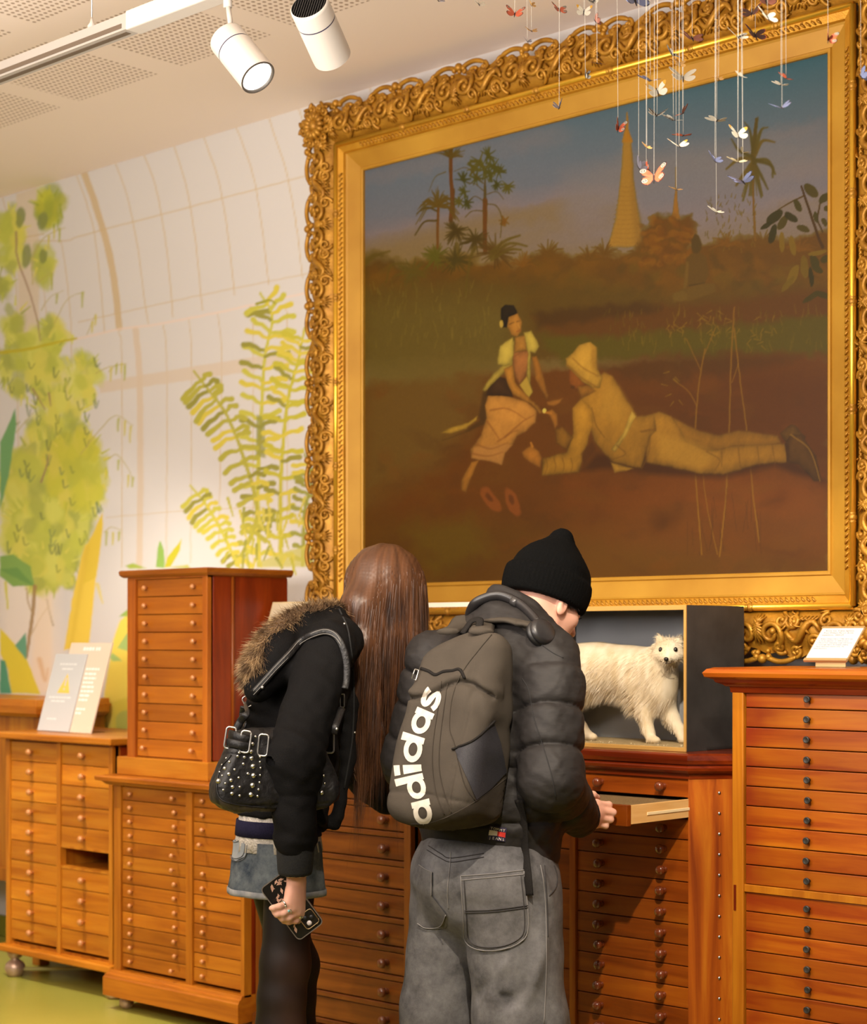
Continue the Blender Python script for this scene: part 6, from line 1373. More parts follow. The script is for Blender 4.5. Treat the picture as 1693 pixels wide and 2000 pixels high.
# --- jacket
RSH, REL, RWR = (-2.772, 3.340, 1.215), (-2.712, 3.268, .965), (-2.826, 3.512, .856)
LSH, LEL, LWR = (-3.145, 3.335, 1.235), (-3.215, 3.34, .985), (-3.06, 3.60, .86)
def jacket_sdf(P):
    Pw = P.copy(); Pw[:, 0] = XM + (P[:, 0] - XM) * .78
    zz = P[:, 2]; gr = sum(.010 * np.exp(-np.abs(zz - q - .03 * (P[:, 1] - 3.3)) / .007) for q in (.735, .86, .99, 1.12))
    f = chain(Pw, [(XM, 3.322, .735), (XM, 3.325, .90), (XM, 3.345, 1.06), (XM, 3.368, 1.20), (XM, 3.395, 1.29)], [.143, .150, .150, .142, .09], .04) + gr
    f = smin(f, chain(P, [(-3.10, 3.36, 1.255), (XM, 3.39, 1.315), (-2.79, 3.355, 1.25)], [.070, .075, .072], .04), .05)
    f = smin(f, arm(P, [RSH, REL, RWR], [.083, .076, .054], (.0, .10, .20, .305, .41), .014, .008, .02), .022)
    f = smin(f, arm(P, [LSH, LEL, LWR], [.082, .088, .056], (.03, .115, .205, .30, .385), .012, .008, .03), .018)
    nk = np.array((XM + .002, 3.392, 1.322)); nd = np.array((.05, .66, .75)); nd /= np.linalg.norm(nd)
    q = P - A3(nk); hz = q @ A3(nd); rad_ = np.linalg.norm(q - hz[:, None] * A3(nd), axis=1)
    lowf = .045 * np.clip((P[:, 1] - 3.40) / .07, 0, 1)
    col_ = np.maximum(np.abs(rad_ - .076) - .018, np.abs(hz - .018) - .052); col_ = np.sqrt(np.maximum(np.abs(rad_ - .074 - .008 * np.sin(9 * P[:, 0] * 4 + 2)) - .003, 0) ** 2 + np.maximum(np.abs(hz - .016 + .5 * lowf) - .034 + .5 * lowf, 0) ** 2) - .012 + .006 * np.exp(-np.abs(hz - .01) / .006)
    f = smin(f, col_, .02)
    f = f + .0026 * n3(P, 26, .4) + .0018 * n3(P, 58, 2.2) + .0010 * n3(P, 120, .7)
    hollow = np.sqrt(np.maximum(rad_ - .064, -1) ** 2) * np.sign(rad_ - .064); f = np.where(hz > -.03, smax(f, -(rad_ - .058), .006), f)
    f = smax(f, .708 - P[:, 2] + .04 * (P[:, 0] + 3.0) - .10 * (P[:, 0] + 2.95), .008)
    return f
Vc, Qc = sparse_net((-3.34, 3.08, .66), (-2.56, 3.70, 1.48), .0045, jacket_sdf)
Vc = relax(Vc, Qc, 1); tc = bvh(Vc, Qc)
jacket = joinmesh('puffer_jacket', [(Vc, Qc)], mo, M_PUFF, man)
seamline('sleeve_seam', tc, [(1020, 1325), (1033, 1350), (1042, 1400), (1058, 1450), (1076, 1510), (1086, 1560)], .0013, newmat('dark_thread', lin(22, 20, 20), .8), jacket, MO, .0004, 40)
seamline('yoke_seam', tc, [(1010, 1235), (1050, 1255), (1080, 1275), (1100, 1285)], .0011, bpy.data.materials['dark_thread'], jacket, MO, .0004, 20)
def cuffring(name, a, b, r0, r1, mat, parent, org, th=.006):
    a, b = Vector(a), Vector(b); d = (b - a).normalized(); m = MB(); R = d.to_track_quat('Z', 'Y').to_matrix().to_4x4(); L = (b - a).length
    m.lathe([(r0, 0), (r0 + th * .4, L * .1), (r1 + th * .4, L * .9), (r1, L), (r1 - th, L), (r1 - th, L * .6)], 28, T(*(a - org)) @ R, False); return m.build(name, mat, parent)
dv = (Vector(RWR) - Vector(REL)).normalized(); cuffring('cuff', Vector(RWR) - dv * .01, Vector(RWR) + dv * .034, .052, .040, M_RIBBLK, jacket, MO)
dv2 = (Vector(LWR) - Vector(LEL)).normalized(); cuffring('cuff', Vector(LWR) - dv2 * .01, Vector(LWR) + dv2 * .034, .052, .040, M_RIBBLK, jacket, MO)
# --- head, neck and hands: one body
yaw, pit = math.radians(-8), math.radians(25)
hf = Vector((-math.sin(yaw) * math.cos(pit), math.cos(yaw) * math.cos(pit), -math.sin(pit))); hr = Vector((math.cos(yaw), math.sin(yaw), 0)); hup = hr.cross(hf)
HC = Vector((-2.952, 3.538, 1.384)); HR = np.stack([np.array(hr), np.array(hf), np.array(hup)], 1)
L = lambda a, b, c: tuple(HC + hr * a + hf * b + hup * c)
def head_sdf(P):
    f = ell(P, L(0, -.012, .038), (.076, .096, .082), HR); f = smin(f, ell(P, L(0, .018, -.038), (.060, .076, .070), HR), .03)
    f = smin(f, ell(P, L(0, .058, -.086), (.026, .026, .020), HR), .028)                     # chin
    for sg in (-1, 1):
        f = smin(f, ell(P, L(sg * .040, .052, -.020), (.024, .026, .022), HR), .02)            # cheek
        f = smin(f, ell(P, L(sg * .030, .078, .018), (.026, .014, .008), HR), .012)            # brow
        f = smin(f, cap(P, L(sg * .050, -.005, -.062), L(sg * .028, .05, -.084), .016, .014), .025)   # jaw
        e = ell(P, L(sg * .076, -.010, -.012), (.008, .015, .028), HR); e = smax(e, -ell(P, L(sg * .085, -.006, -.008), (.006, .010, .018), HR), .004); f = smin(f, e, .007)
        f = smax(f, -ell(P, L(sg * .031, .094, .002), (.016, .012, .010), HR), .010)           # eye socket
        f = smin(f, ell(P, L(sg * .031, .080, .001), (.0125, .0095, .0095), HR), .003)
    f = smin(f, chain(P, [L(0, .088, .008), L(0, .102, -.022), L(0, .110, -.034)], [.008, .010, .0115], .006), .010)
    for sg in (-1, 1): f = smin(f, ell(P, L(sg * .012, .100, -.035), (.009, .011, .008), HR), .006); f = smax(f, -ell(P, L(sg * .007, .104, -.045), (.004, .005, .005), HR), .002)
    f = smin(f, ell(P, L(0, .086, -.060), (.022, .010, .006), HR), .006); f = smin(f, ell(P, L(0, .083, -.071), (.019, .010, .006), HR), .006); f = smax(f, -ell(P, L(0, .096, -.0655), (.022, .008, .0016), HR), .002)
    return f
w_ = np.array(RWR) + np.array(dv) * .034
kn = [(-2.858, 3.622, .876), (-2.850, 3.628, .858), (-2.851, 3.626, .840), (-2.857, 3.620, .823)]
fg = [[(-2.846, 3.658, .871), (-2.870, 3.675, .866), (-2.888, 3.668, .864)], [(-2.836, 3.662, .852), (-2.864, 3.677, .849), (-2.884, 3.668, .848)], [(-2.840, 3.657, .834), (-2.866, 3.675, .833), (-2.885, 3.667, .833)], [(-2.848, 3.648, .818), (-2.869, 3.667, .817), (-2.884, 3.661, .818)]]
th = [(-2.882, 3.614, .888), (-2.890, 3.648, .894), (-2.896, 3.674, .886)]
mir = lambda v: (2 * -2.962 - v[0], v[1] - .005, v[2] + .012)
LW_ = np.array(LWR) + np.array(dv2) * .03
def body_sdf(P):
    f = np.full(len(P), 9., np.float32)
    near = np.linalg.norm(P - A3(HC), axis=1) < .24
    if near.any(): f[near] = head_sdf(P[near])
    f = smin(f, cap(P, L(0, -.035, -.03), (XM, 3.385, 1.27), .054, .060), .03)
    Pw = P.copy(); Pw[:, 0] = XM + (P[:, 0] - XM) * .75
    t = chain(Pw, [(XM, 3.32, .76), (XM, 3.34, 1.0), (XM, 3.375, 1.24)], [.105, .10, .10], .05)
    for a, b, c, w in ((RSH, REL, RWR, w_), (LSH, LEL, LWR, LW_)): t = smin(t, chain(P, [a, b, c, w], [.050, .042, .030, .026], .03), .02)
    for x, y in ((-2.855, 3.31), (-3.065, 3.285)): t = smin(t, chain(P, [(x, y, .70), (x, y + .01, .40), (x, y + .01, .06)], [.080, .058, .042], .03), .02)
    f = smin(f, t, .02)
    n1 = np.linalg.norm(P - A3((-2.86, 3.62, .85)), axis=1) < .14
    if n1.any(): f[n1] = smin(f[n1], hand_sdf(P[n1], w_, kn, fg, th), .014)
    n2 = np.linalg.norm(P - A3((-3.06, 3.62, .86)), axis=1) < .14
    if n2.any(): f[n2] = smin(f[n2], hand_sdf(P[n2], LW_, [mir(k) for k in kn], [[mir(v) for v in q] for q in fg], [mir(v) for v in th]), .014)
    return f
Vh, Qh = sparse_net((-3.30, 3.10, .01), (-2.60, 3.74, 1.54), .0032, body_sdf); Vh = relax(Vh, Qh, 1, .4)
body = joinmesh('body', [(Vh, Qh)], mo, M_SKIN, man)
M_HAIRD = hairmat('dark_brown_hair', lin(52, 34, 26), lin(28, 18, 14), .5)
for sg in (-1, 1):
    m = MB(); m.tube([Vector(L(sg * .031 + a, .0895 - 2 * a * a, .000 - .0035 * math.cos(a * 90))) - MO for a in np.linspace(-.013, .013, 9)], .0011, 5); m.build('eyelash', M_HAIRD, body)
    m = MB(); m.tube([Vector(L(sg * .031 + a, .091 - 5 * a * a, .019 + .003 * math.cos(a * 70))) - MO for a in np.linspace(-.019, .019, 9)], [.0012, .002, .0024, .0026, .0026, .0026, .0022, .0018, .001], 6); m.build('eyebrow', M_HAIRD, body)
# --- beanie and hair below it
g = G(np.array(HC) - (.13, .15, .06), np.array(HC) + (.13, .16, .24), .004); P = g.P
q = P - A3(HC); cu = q @ A3(hup) - .10 * (q @ A3(hf)); ca = np.arctan2(q @ A3(hr), q @ A3(hf) + .012)
PK = PX(1096, 1056, XM)
f = ell(P, L(0, -.016, .048), (.088, .110, .092), HR); f = smin(f, chain(P, [L(0, -.020, .09), PK], [.078, .032], .03), .05); f = smin(f, cap(P, L(0, .03, .10), PK + Vector((0, .03, -.05)), .05, .03), .04)
f = f + .0025 * n3(P, 22, 3.)
cf = ell(P, L(0, -.016, .040), (.101, .124, .13), HR) ; cf = smax(cf, np.abs(cu - .032) - .040, .012); cf = cf + .0012 * np.sin(ca * 64)
f = smin(f + .0009 * np.sin(ca * 64), cf, .004); f = smax(f, -(cu + .006), .006)
inner = ell(P, L(0, -.014, .036), (.083, .104, .10), HR); f = smax(f, -inner, .003)
Vn, Qn = g.net(f); Vn = relax(Vn, Qn, 1, .3)
M_KNIT = noisy('black_rib_knit', lin(6, 6, 6), lin(12, 12, 12), 420, .95, bump=.4, rand=False, spec=.06)
joinmesh('beanie', [(Vn, Qn)], mo, M_KNIT, man)
r = np.random.default_rng(6); pts = []; drs = []
for k in range(420):
    a = r.uniform(-.055, .062); pts.append(np.array(L(a, .080 - 6 * a * a, .028)) - mo); drs.append(np.array(hf) * .8 + np.array(hr) * (a * 6 + .25) - np.array(hup) * .9)
for k in range(500):
    a = r.uniform(.055, .074); b = r.uniform(-.005, .03); pts.append(np.array(L(a, b, .012)) - mo); drs.append(np.array(hr) * .4 - np.array(hup) * 1.0 + np.array(hf) * .3)
strands('hair', pts, drs, .022, .0010, M_HAIRD, man, .5, 3, .25, 3)
# --- headphones round the neck (worn, a thing of its own)
hp_ = thing('headphones', 'black over-ear headphones resting round the neck of the person in the beanie', 'headphones', tuple(mo))
M_HP = newmat('matt_black_plastic', lin(34, 32, 33), .38); M_PAD = newmat('soft_black_leatherette', lin(20, 19, 20), .5)
bandp = [(-3.04, 3.43, 1.30), (-3.05, 3.36, 1.335)] + [tuple(v) for v in onsurf(tc, [(930, 1186), (950, 1174), (975, 1168), (1000, 1176), (1022, 1192), (1040, 1210), (1052, 1224)], .009)]
m = MB(); q = spline(bandp, 40); m.tube([v - MO for v in q], .0125, 12, flat=.75); hb = m.build('headband', M_HP, hp_)
m = MB(); m.tube([v - MO for v in q[25:28]], .0145, 12, flat=.8); m.build('slider_joint', newmat('satin_grey', lin(70, 68, 68), .3, .4), hp_)
c0 = hit(tc, 1060, 1242, .012) or PX(1060, 1242, -2.84)
for c, d in ((c0, Vector((.8, -.05, .35))), (Vector((-3.05, 3.50, 1.305)), Vector((-.8, -.05, .35)))):
    R = T(*(c - MO)) @ d.to_track_quat('Z', 'Y').to_matrix().to_4x4() @ Matrix.Diagonal((1.0, .88, .85, 1))
    m = MB(); m.lathe([(.004, .016), (.028, .015), (.036, .009), (.038, 0), (.036, -.004)], 28, R); cupo = m.build('ear_cup', M_HP, hp_)
    m = MB(); m.lathe([(.036, -.005), (.039, -.012), (.036, -.022), (.026, -.025), (.018, -.020)], 28, R); m.build('ear_pad', M_PAD, cupo)
# --- backpack (worn, a thing of its own)
M_BP = noisy('khaki_grey_canvas', lin(70, 63, 55), lin(55, 49, 42), 7, .85, bump=.3, bscale=700, rand=False, spec=.2); M_BPD = noisy('dark_base_canvas', lin(60, 53, 45), lin(46, 40, 34), 9, .85, bump=.3, bscale=700, rand=False, spec=.2)
M_MESH = noisy('black_mesh', lin(22, 21, 26), lin(38, 36, 42), 420, .7, rand=False, detail=1); M_WEB = cloth('black_webbing', lin(24, 22, 21), lin(36, 33, 31), 500, .8)
bp = thing('backpack', 'grey canvas backpack with white lettering up its front, on the back of the puffer jacket', 'backpack', tuple(mo))
B0 = Vector((-2.898, 3.098, .852)); B1 = Vector((-2.905, 3.195, 1.305)); bu = (B1 - B0).normalized(); br = Vector((1, .10, 0)); br = (br - bu * br.dot(bu)).normalized(); bn = bu.cross(br)    # bn towards the back of the wearer? flipped below
if bn.y > 0: bn = -bn
BC_ = (B0 + B1) / 2
g = G((-3.14, 2.93, .76), (-2.70, 3.36, 1.40), .005); P = g.P
q = P - A3(BC_); a = q @ A3(br); b = q @ A3(bu); c = q @ A3(bn); v = b / .24
wid = .128 - .020 * np.clip(v, 0, 1.2) ** 2; dep = .080 - .036 * np.clip(v, -.2, 1.2); b = b + .045 * np.clip(-a, 0, 1) / .12 * np.clip((v - .2) / .6, 0, 1) - .03 * np.clip(a, 0, 1) / .12 * np.clip((-v - .4) / .6, 0, 1)
d3 = np.stack([np.abs(a) - wid + .05, np.abs(b) - .24 + .05, np.abs(c + .012 * v) - dep + .045], 1)
f = np.linalg.norm(np.maximum(d3, 0), axis=1) + np.minimum(d3.max(1), 0) - .047
f = f + .0035 * n3(P, 20, .8) + .0016 * np.sin(70 * a + 20 * b) * np.clip(.3 - v, 0, 1)
# the slack fold below the open zip and the seam grooves of the front panel
zipc = .088 + .020 * np.sin(a * 26 + .5)
f = f - .006 * np.exp(-((b - zipc - .014) / .014) ** 2) * (c > 0) + .014 * np.exp(-((b - zipc + .004) / .006) ** 2) * (c > .02) * (np.abs(a) < .12)
f = f + .006 * np.exp(-((a - .080 + .10 * (b * b)) / .006) ** 2) * (c > .02) * (b < .09) + .004 * np.exp(-((b + .165 + .25 * np.clip(a, 0, 1)) / .004) ** 2)
f = f + .006 * np.exp(-(((a - .10) * .8 + (b - .05) * .35) / .010) ** 2) * (a > .06)
Vk, Qk = g.net(f); Vk = relax(Vk, Qk, 1); tk = bvh(Vk, Qk)
bag = joinmesh('pack_body', [(Vk, Qk)], mo, M_BP, bp)
patch('side_mesh_pocket', [(888, 1462), (925, 1444), (962, 1409), (976, 1450), (988, 1508), (958, 1540), (929, 1562), (908, 1512)], tk, .003, M_MESH, bp, MO)
seamline('pocket_edge', tk, [(884, 1464), (925, 1446), (964, 1407)], .0028, M_WEB, bp, MO, .004, 24)
patch('base_panel', [(803, 1609), (835, 1608), (872, 1596), (930, 1566), (990, 1520), (1000, 1545), (985, 1580), (930, 1625), (880, 1640), (806, 1640)], tk, .002, M_BPD, bp, MO)
for qq in ([(862, 1330), (856, 1380), (846, 1450), (845, 1500), (852, 1550), (868, 1592)], [(874, 1335), (860, 1440), (858, 1500), (868, 1550), (882, 1588)], [(960, 1240), (935, 1270), (905, 1310), (884, 1360), (878, 1420), (888, 1455), (906, 1530), (928, 1565)], [(803, 1609), (835, 1608), (872, 1596), (930, 1564), (995, 1515)]): seamline('seam', tk, qq, .0013, M_BPD, bp, MO, .0006, 40)
zo = seamline('zip', tk, [(783, 1335), (795, 1318), (812, 1305), (835, 1310), (850, 1318), (866, 1312), (884, 1310), (898, 1308), (908, 1325)], .0042, M_WEB, bp, MO, .0, 50)
M_PULL = newmat('zip_metal', lin(190, 186, 180), .3, .9)
for (x, y, tl) in ((808, 1309, -.2), (821, 1311, .25)):
    p = hit(tk, x, y, .010)
    if p is None: continue
    R = T(*(p - MO)) @ Matrix(((br.x, bn.x, bu.x, 0), (br.y, bn.y, bu.y, 0), (br.z, bn.z, bu.z, 0), (0, 0, 0, 1))) @ RY(tl)
    m = MB(); m.tube([R @ Vector(w) for w in ((-.006, 0, 0), (-.007, 0, -.024), (.007, 0, -.024), (.006, 0, 0), (-.006, 0, 0))], .0016, 6); m.build('zip_pull', M_PULL, bp)
# straps, handle and hanging webbing
tcj = tc
def strap(name, pts, w_, th_, mat, parent, org, up=None):
    q = spline(pts, 30); m = MB(); m.tube([v - org for v in q], w_, 8, flat=th_ / w_, up=up); return m.build(name, mat, parent)
st = [hit(tc, x, y, .008) for x, y in ((948, 1222), (975, 1216), (1000, 1216), (1022, 1222), (1040, 1232))]
st = [s for s in st if s is not None]
if len(st) > 1: strap('shoulder_strap', [B1 + br * .05 + bn * .02] + st + [Vector((-2.83, 3.455, 1.225)), Vector((-2.86, 3.43, 1.10)), Vector((-2.86, 3.40, .98)), Vector((-2.85, 3.26, .92))], .030, .008, M_BP, bp, MO, (0, 0, 1))
strap('shoulder_strap', [B1 - br * .05 + bn * .02, Vector((-3.01, 3.27, 1.322)), Vector((-3.05, 3.34, 1.345)), Vector((-3.09, 3.42, 1.31)), Vector((-3.10, 3.50, 1.2)), Vector((-3.12, 3.48, 1.0)), Vector((-3.10, 3.3, .92))], .028, .008, M_BP, bp, MO, (0, 0, 1))
strap('grab_handle', [B1 + br * -.02 + bu * .0, B1 + br * -.012 + bu * .035 - bn * .02, B1 + br * .012 + bu * .035 - bn * .02, B1 + br * .022], .010, .005, M_WEB, bp, MO)
wq = [hit(tc, 1016, 1560, .010), hit(tc, 1020, 1610, .010), hit(tc, 1024, 1660, .010)]; wq = [v for v in wq if v is not None]
e0 = hit(tj, 1027, 1712, .012); e1 = hit(tj, 1030, 1748, .012)
strap('loose_webbing', wq + [v for v in (e0, e1) if v is not None], .0115, .002, M_WEB, bp, MO, bn)
# white lettering running up the front
def letter(ch):
    out = []; th = .27
    ring = lambda cx, cy, rx, ry, a0=0, a1=2 * PI, n=22, t=th: [[(cx + (rx - (0 if i == 0 else t)) * math.cos(a), cy + (ry - (0 if i == 0 else t)) * math.sin(a)) for a in np.linspace(a0, a1, n)] for i in (0, 1)]
    def strip(o, i): out.extend([[o[k], o[k + 1], i[k + 1], i[k]] for k in range(len(o) - 1)])
    if ch in 'ad': strip(*ring(.56, .5, .56, .52)); y1 = 1.02 if ch == 'a' else 1.58; out.append([(.86, -.02), (1.16, -.02), (1.16, y1), (.86, y1)]); return out, 1.16
    if ch == 'i': out += [[(0, -.02), (.32, -.02), (.32, 1.02), (0, 1.02)], [(0, 1.2), (.32, 1.2), (.32, 1.52), (0, 1.52)]]; return out, .32
    c = [(.92, .80), (.74, .88), (.5, .90), (.26, .84), (.16, .70), (.28, .57), (.5, .50), (.72, .43), (.84, .30), (.74, .16), (.5, .10), (.26, .12), (.06, .22)]
    c = [(v.x, v.y) for v in spline([(a, b, 0) for a, b in c], 36)]; o = []; i_ = []
    for k in range(len(c)):
        a, b = c[max(0, k - 1)], c[min(len(c) - 1, k + 1)]; dx, dy = b[0] - a[0], b[1] - a[1]; n_ = math.hypot(dx, dy); o.append((c[k][0] - dy / n_ * .14, c[k][1] + dx / n_ * .14)); i_.append((c[k][0] + dy / n_ * .14, c[k][1] - dx / n_ * .14))
    strip(o, i_); return out, 1.0
base = [(v.x, v.y) for v in spline([(848, 1606, 0), (839, 1565, 0), (830, 1530, 0), (823, 1497, 0), (826, 1458, 0), (839, 1418, 0), (853, 1385, 0), (868, 1350, 0)], 120)]
arc = np.concatenate([[0], np.cumsum([math.dist(base[i], base[i + 1]) for i in range(len(base) - 1)])])
M_LET = noisy('cracked_white_print', lin(196, 188, 176), lin(176, 168, 156), 60, .6, rand=False)
tot = 4 * 1.16 + .32 + 1.0 + 5 * .10; XH = 38.0; sc_ = (arc[-1] - 4) / (tot * XH); pos = 0
for ch in 'adidas':
    polys, wd = letter(ch); m = MB()
    for pl in polys:
        # subdivide so that the letters follow the cloth
        ns = 5 if len(pl) == 4 and abs(pl[0][1] - pl[2][1]) > .5 else 2
        for i in range(ns):
            for j in range(2):
                qd = []
                for (uu, vv) in ((j / 2, i / ns), ((j + 1) / 2, i / ns), ((j + 1) / 2, (i + 1) / ns), (j / 2, (i + 1) / ns)):
                    a = [(pl[0][k] * (1 - uu) + pl[1][k] * uu) * (1 - vv) + (pl[3][k] * (1 - uu) + pl[2][k] * uu) * vv for k in (0, 1)]
                    s_ = (pos + a[0]) * XH * sc_; k = int(np.clip(np.searchsorted(arc, s_) - 1, 1, len(base) - 2)); tx_, ty_ = base[k + 1][0] - base[k - 1][0], base[k + 1][1] - base[k - 1][1]; ln = math.hypot(tx_, ty_)
                    f_ = (s_ - arc[k]) / ln * 2; bx, by = base[k][0] + tx_ * f_ / 2, base[k][1] + ty_ * f_ / 2
                    h_ = hit(tk, bx + ty_ / ln * a[1] * XH * .92, by - tx_ / ln * a[1] * XH * .92, .0014 + .0003 * (len(pl) % 3)); qd.append(h_)
                if all(x is not None for x in qd): m.add([x - MO for x in qd], [(0, 1, 2, 3)])
    m.build('letter', M_LET, bag); pos += wd + .10
# woven label on the jacket
NAVY = newmat('navy_weave', lin(38, 30, 62), .7); FR = newmat('red_weave', lin(196, 44, 34), .7); FW = newmat('white_weave', lin(226, 216, 204), .7)
C4 = [(957, 1613), (990, 1617.5), (986.5, 1643.5), (953, 1638.5)]
bl = lambda u, v: tuple((C4[0][k] * (1 - u) + C4[1][k] * u) * (1 - v) + (C4[3][k] * (1 - u) + C4[2][k] * u) * v for k in (0, 1))
box_ = lambda u0, u1, v0, v1: [bl(u0, v0), bl(u1, v0), bl(u1, v1), bl(u0, v1)]
tall = bvh_join((Vc, Qc), (Vj, Qj))
lb = patch('woven_label', box_(0, 1, 0, 1), tall, .003, NAVY, jacket, MO, 6)
if lb:
    patch('label_flag_white', box_(.03, .5, .32, .68), tall, .0037, FW, lb, MO, 6); patch('label_flag_red', box_(.5, .97, .32, .68), tall, .0037, FR, lb, MO, 6)
    m = MB()
    for tx_, v0 in (('TOMMY', .27), ('JEANS', .95)):
        for ci, ch in enumerate(tx_):
            v, fcs = tess_text(ch, 1.0, 'CENTER'); pts = [hit(tall, *bl(.14 + .18 * ci + p[0] * .21, v0 - p[1] * .27), .0040) for p in v]
            if all(p is not None for p in pts): m.add([p - MO for p in pts], fcs, False)
    m.build('label_lettering', FW, lb)
# ------------------------------------------------------------------ the woman
XG = -3.45
go = np.array([XG, 3.06, 0.0]); GO = Vector(go)
girl = thing('person', 'person in black fur-hooded jacket, denim skirt and black tights, long brown hair hanging down', 'person', tuple(go))
M_BLKCLOTH = cloth('black_jacket_cotton', lin(13, 12, 12), lin(19, 18, 18), 420, .8, .3)
M_DENIMB = noisy('faded_blue_denim', lin(112, 118, 120), lin(38, 48, 60), 9, .85, bump=.4, bscale=900, rand=False, nrough=.72, detail=9, spec=.2, lo=.34, hi=.66)
M_LACE = cloth('white_lace', lin(214, 206, 196), lin(176, 168, 158), 260, .9, .6); M_NAVY = cloth('navy_knit', lin(26, 24, 44), lin(36, 34, 56), 300, .9)
el = lambda a, b: (lambda P, c: None)
def ring_wall(name, sections, mat, parent, org, n=64, th=.004, wav=None):
    """closed cloth band: sections = [(cx, cy, z, a, b)] top to bottom, with thickness"""
    V = []; Q = []
    for lay in (0, 1):
        for (cx, cy, z, a, b) in (sections if lay == 0 else sections[::-1]):
            for k in range(n):
                t = 2 * PI * k / n; w = (wav(t, z) if wav else 0) - lay * th
                V.append((cx + (a + w) * math.cos(t) - org[0], cy + (b + w) * math.sin(t) - org[1], z - org[2]))
    m = len(sections) * 2
    for i in range(m - 1):
        for k in range(n): Q.append((i * n + k, i * n + (k + 1) % n, (i + 1) * n + (k + 1) % n, (i + 1) * n + k)[::-1])
    for k in range(n): Q.append(((m - 1) * n + k, (m - 1) * n + (k + 1) % n, (k + 1) % n, k)[::-1])
    V = np.array(V); Q = np.array(Q); o = link(name, np_mesh(name, V, Q), mat, parent); return o, (V + np.array(org), Q)
HY0 = 3.075
# layers at the waist, then the skirt
wv = lambda t, z: .0016 * math.sin(26 * t) + .001 * math.sin(41 * t + 2)
ring_wall('lace_top', [(XG, HY0 + .005, .90, .104, .088), (XG, HY0 + .005, .85, .110, .093), (XG, HY0, .80, .115, .097), (XG, HY0, .758, .123, .102)], M_LACE, girl, GO, wav=wv)
ring_wall('navy_band', [(XG, HY0, .836, .116, .098), (XG, HY0, .815, .119, .100), (XG, HY0, .796, .121, .101)], M_NAVY, girl, GO)
fold = lambda t, z: .0028 * math.sin(5 * t + 9 * z) + .0018 * math.sin(11 * t - 14 * z)
sk, skVQ = ring_wall('denim_skirt', [(XG, HY0, .783, .118, .098), (XG, HY0, .76, .123, .101), (XG, HY0 - .002, .72, .127, .104), (XG, HY0 - .002, .69, .130, .107), (XG, HY0 - .004, .668, .134, .111), (XG, HY0 - .004, .655, .135, .112)], M_DENIMB, girl, GO, 96, .005, fold)
ts = bvh(*[skVQ[0], skVQ[1]])
M_DENIML = noisy('pale_denim_hem', lin(158, 156, 152), lin(112, 116, 120), 30, .9, bump=.5, bscale=700, rand=False); 
ring_wall('frayed_hem', [(XG, HY0 - .004, .664, .1365, .1135), (XG, HY0 - .004, .654, .1375, .1145), (XG, HY0 - .004, .648, .136, .113)], M_DENIML, sk, GO, 96, .004, lambda t, z: fold(t, z) + .0012 * math.sin(57 * t))
pkt = patch('back_pocket', [(449, 1622), (486, 1634), (481, 1672), (462, 1682), (447, 1668)], ts, .003, noisy('pale_denim_pocket', lin(150, 152, 152), lin(112, 120, 126), 20, .85, bump=.3, bscale=900, rand=False), sk, GO)
if pkt:
    for q in ([(486, 1634), (481, 1672), (462, 1682), (447, 1668)], [(482, 1636), (477, 1669), (461, 1677), (449, 1666)]): seamline('pocket_stitching', ts, q, .0011, newmat('denim_thread', lin(90, 92, 96), .8), pkt, GO, .004, 24)
    seamline('pocket_embroidery', ts, [(452, 1634), (458, 1644), (468, 1643), (474, 1636)], .0013, newmat('grey_embroidery', lin(96, 98, 100), .8), pkt, GO, .004, 24)
# tights
RLEG = [(XG + .048, HY0, .72), tuple(PX(556, 1885, XG + .05)), tuple(PX(550, 1950, XG + .05)), tuple(PX(548, 2010, XG + .05))]; RLEG.append((XG + .05, RLEG[3][1] + .0, .09))
LLEG = [(XG - .048, HY0 + .005, .72), tuple(PX(578, 1885, XG - .05)), tuple(PX(572, 1950, XG - .05)), tuple(PX(572, 2010, XG - .05))]; LLEG.append((XG - .05, LLEG[3][1], .09))
def tights_sdf(P):
    r = chain(P, RLEG, [.066, .058, .056, .058, .036], .03); l = chain(P, LLEG, [.060, .056, .054, .054, .036], .03)
    k = np.array(RLEG[1]) + (.0, .024, .0); r = smin(r, ell(P, k, (.042, .034, .05)), .025)
    f = smin(r, l, .012); return smax(smin(f, ell(P, (XG, HY0, .76), (.094, .078, .085)), .03), .06 - P[:, 2], .01)
Vl, Ql = sparse_net((-3.64, 2.90, .03), (-3.26, 3.32, .86), .005, tights_sdf); Vl = relax(Vl, Ql, 1)
ti = joinmesh('tights', [(Vl, Ql)], go, None, girl)
kd_ = np.minimum(np.linalg.norm((Vl - (np.array(RLEG[1]) + (.05, .0, -.01))) / (.05, .055, .07), axis=1), np.linalg.norm((Vl - (np.array(RLEG[3]) + (.05, .0, .02))) / (.045, .05, .11), axis=1))
w = np.exp(-(kd_ / .9) ** 2)[:, None] * .8; set_col(ti.data, np.array(lin(25, 19, 17)) * (1 - w) + np.array(lin(84, 58, 48)) * w); ti.data.materials.append(attrmat('stretched_tights', .55))
sh1 = None
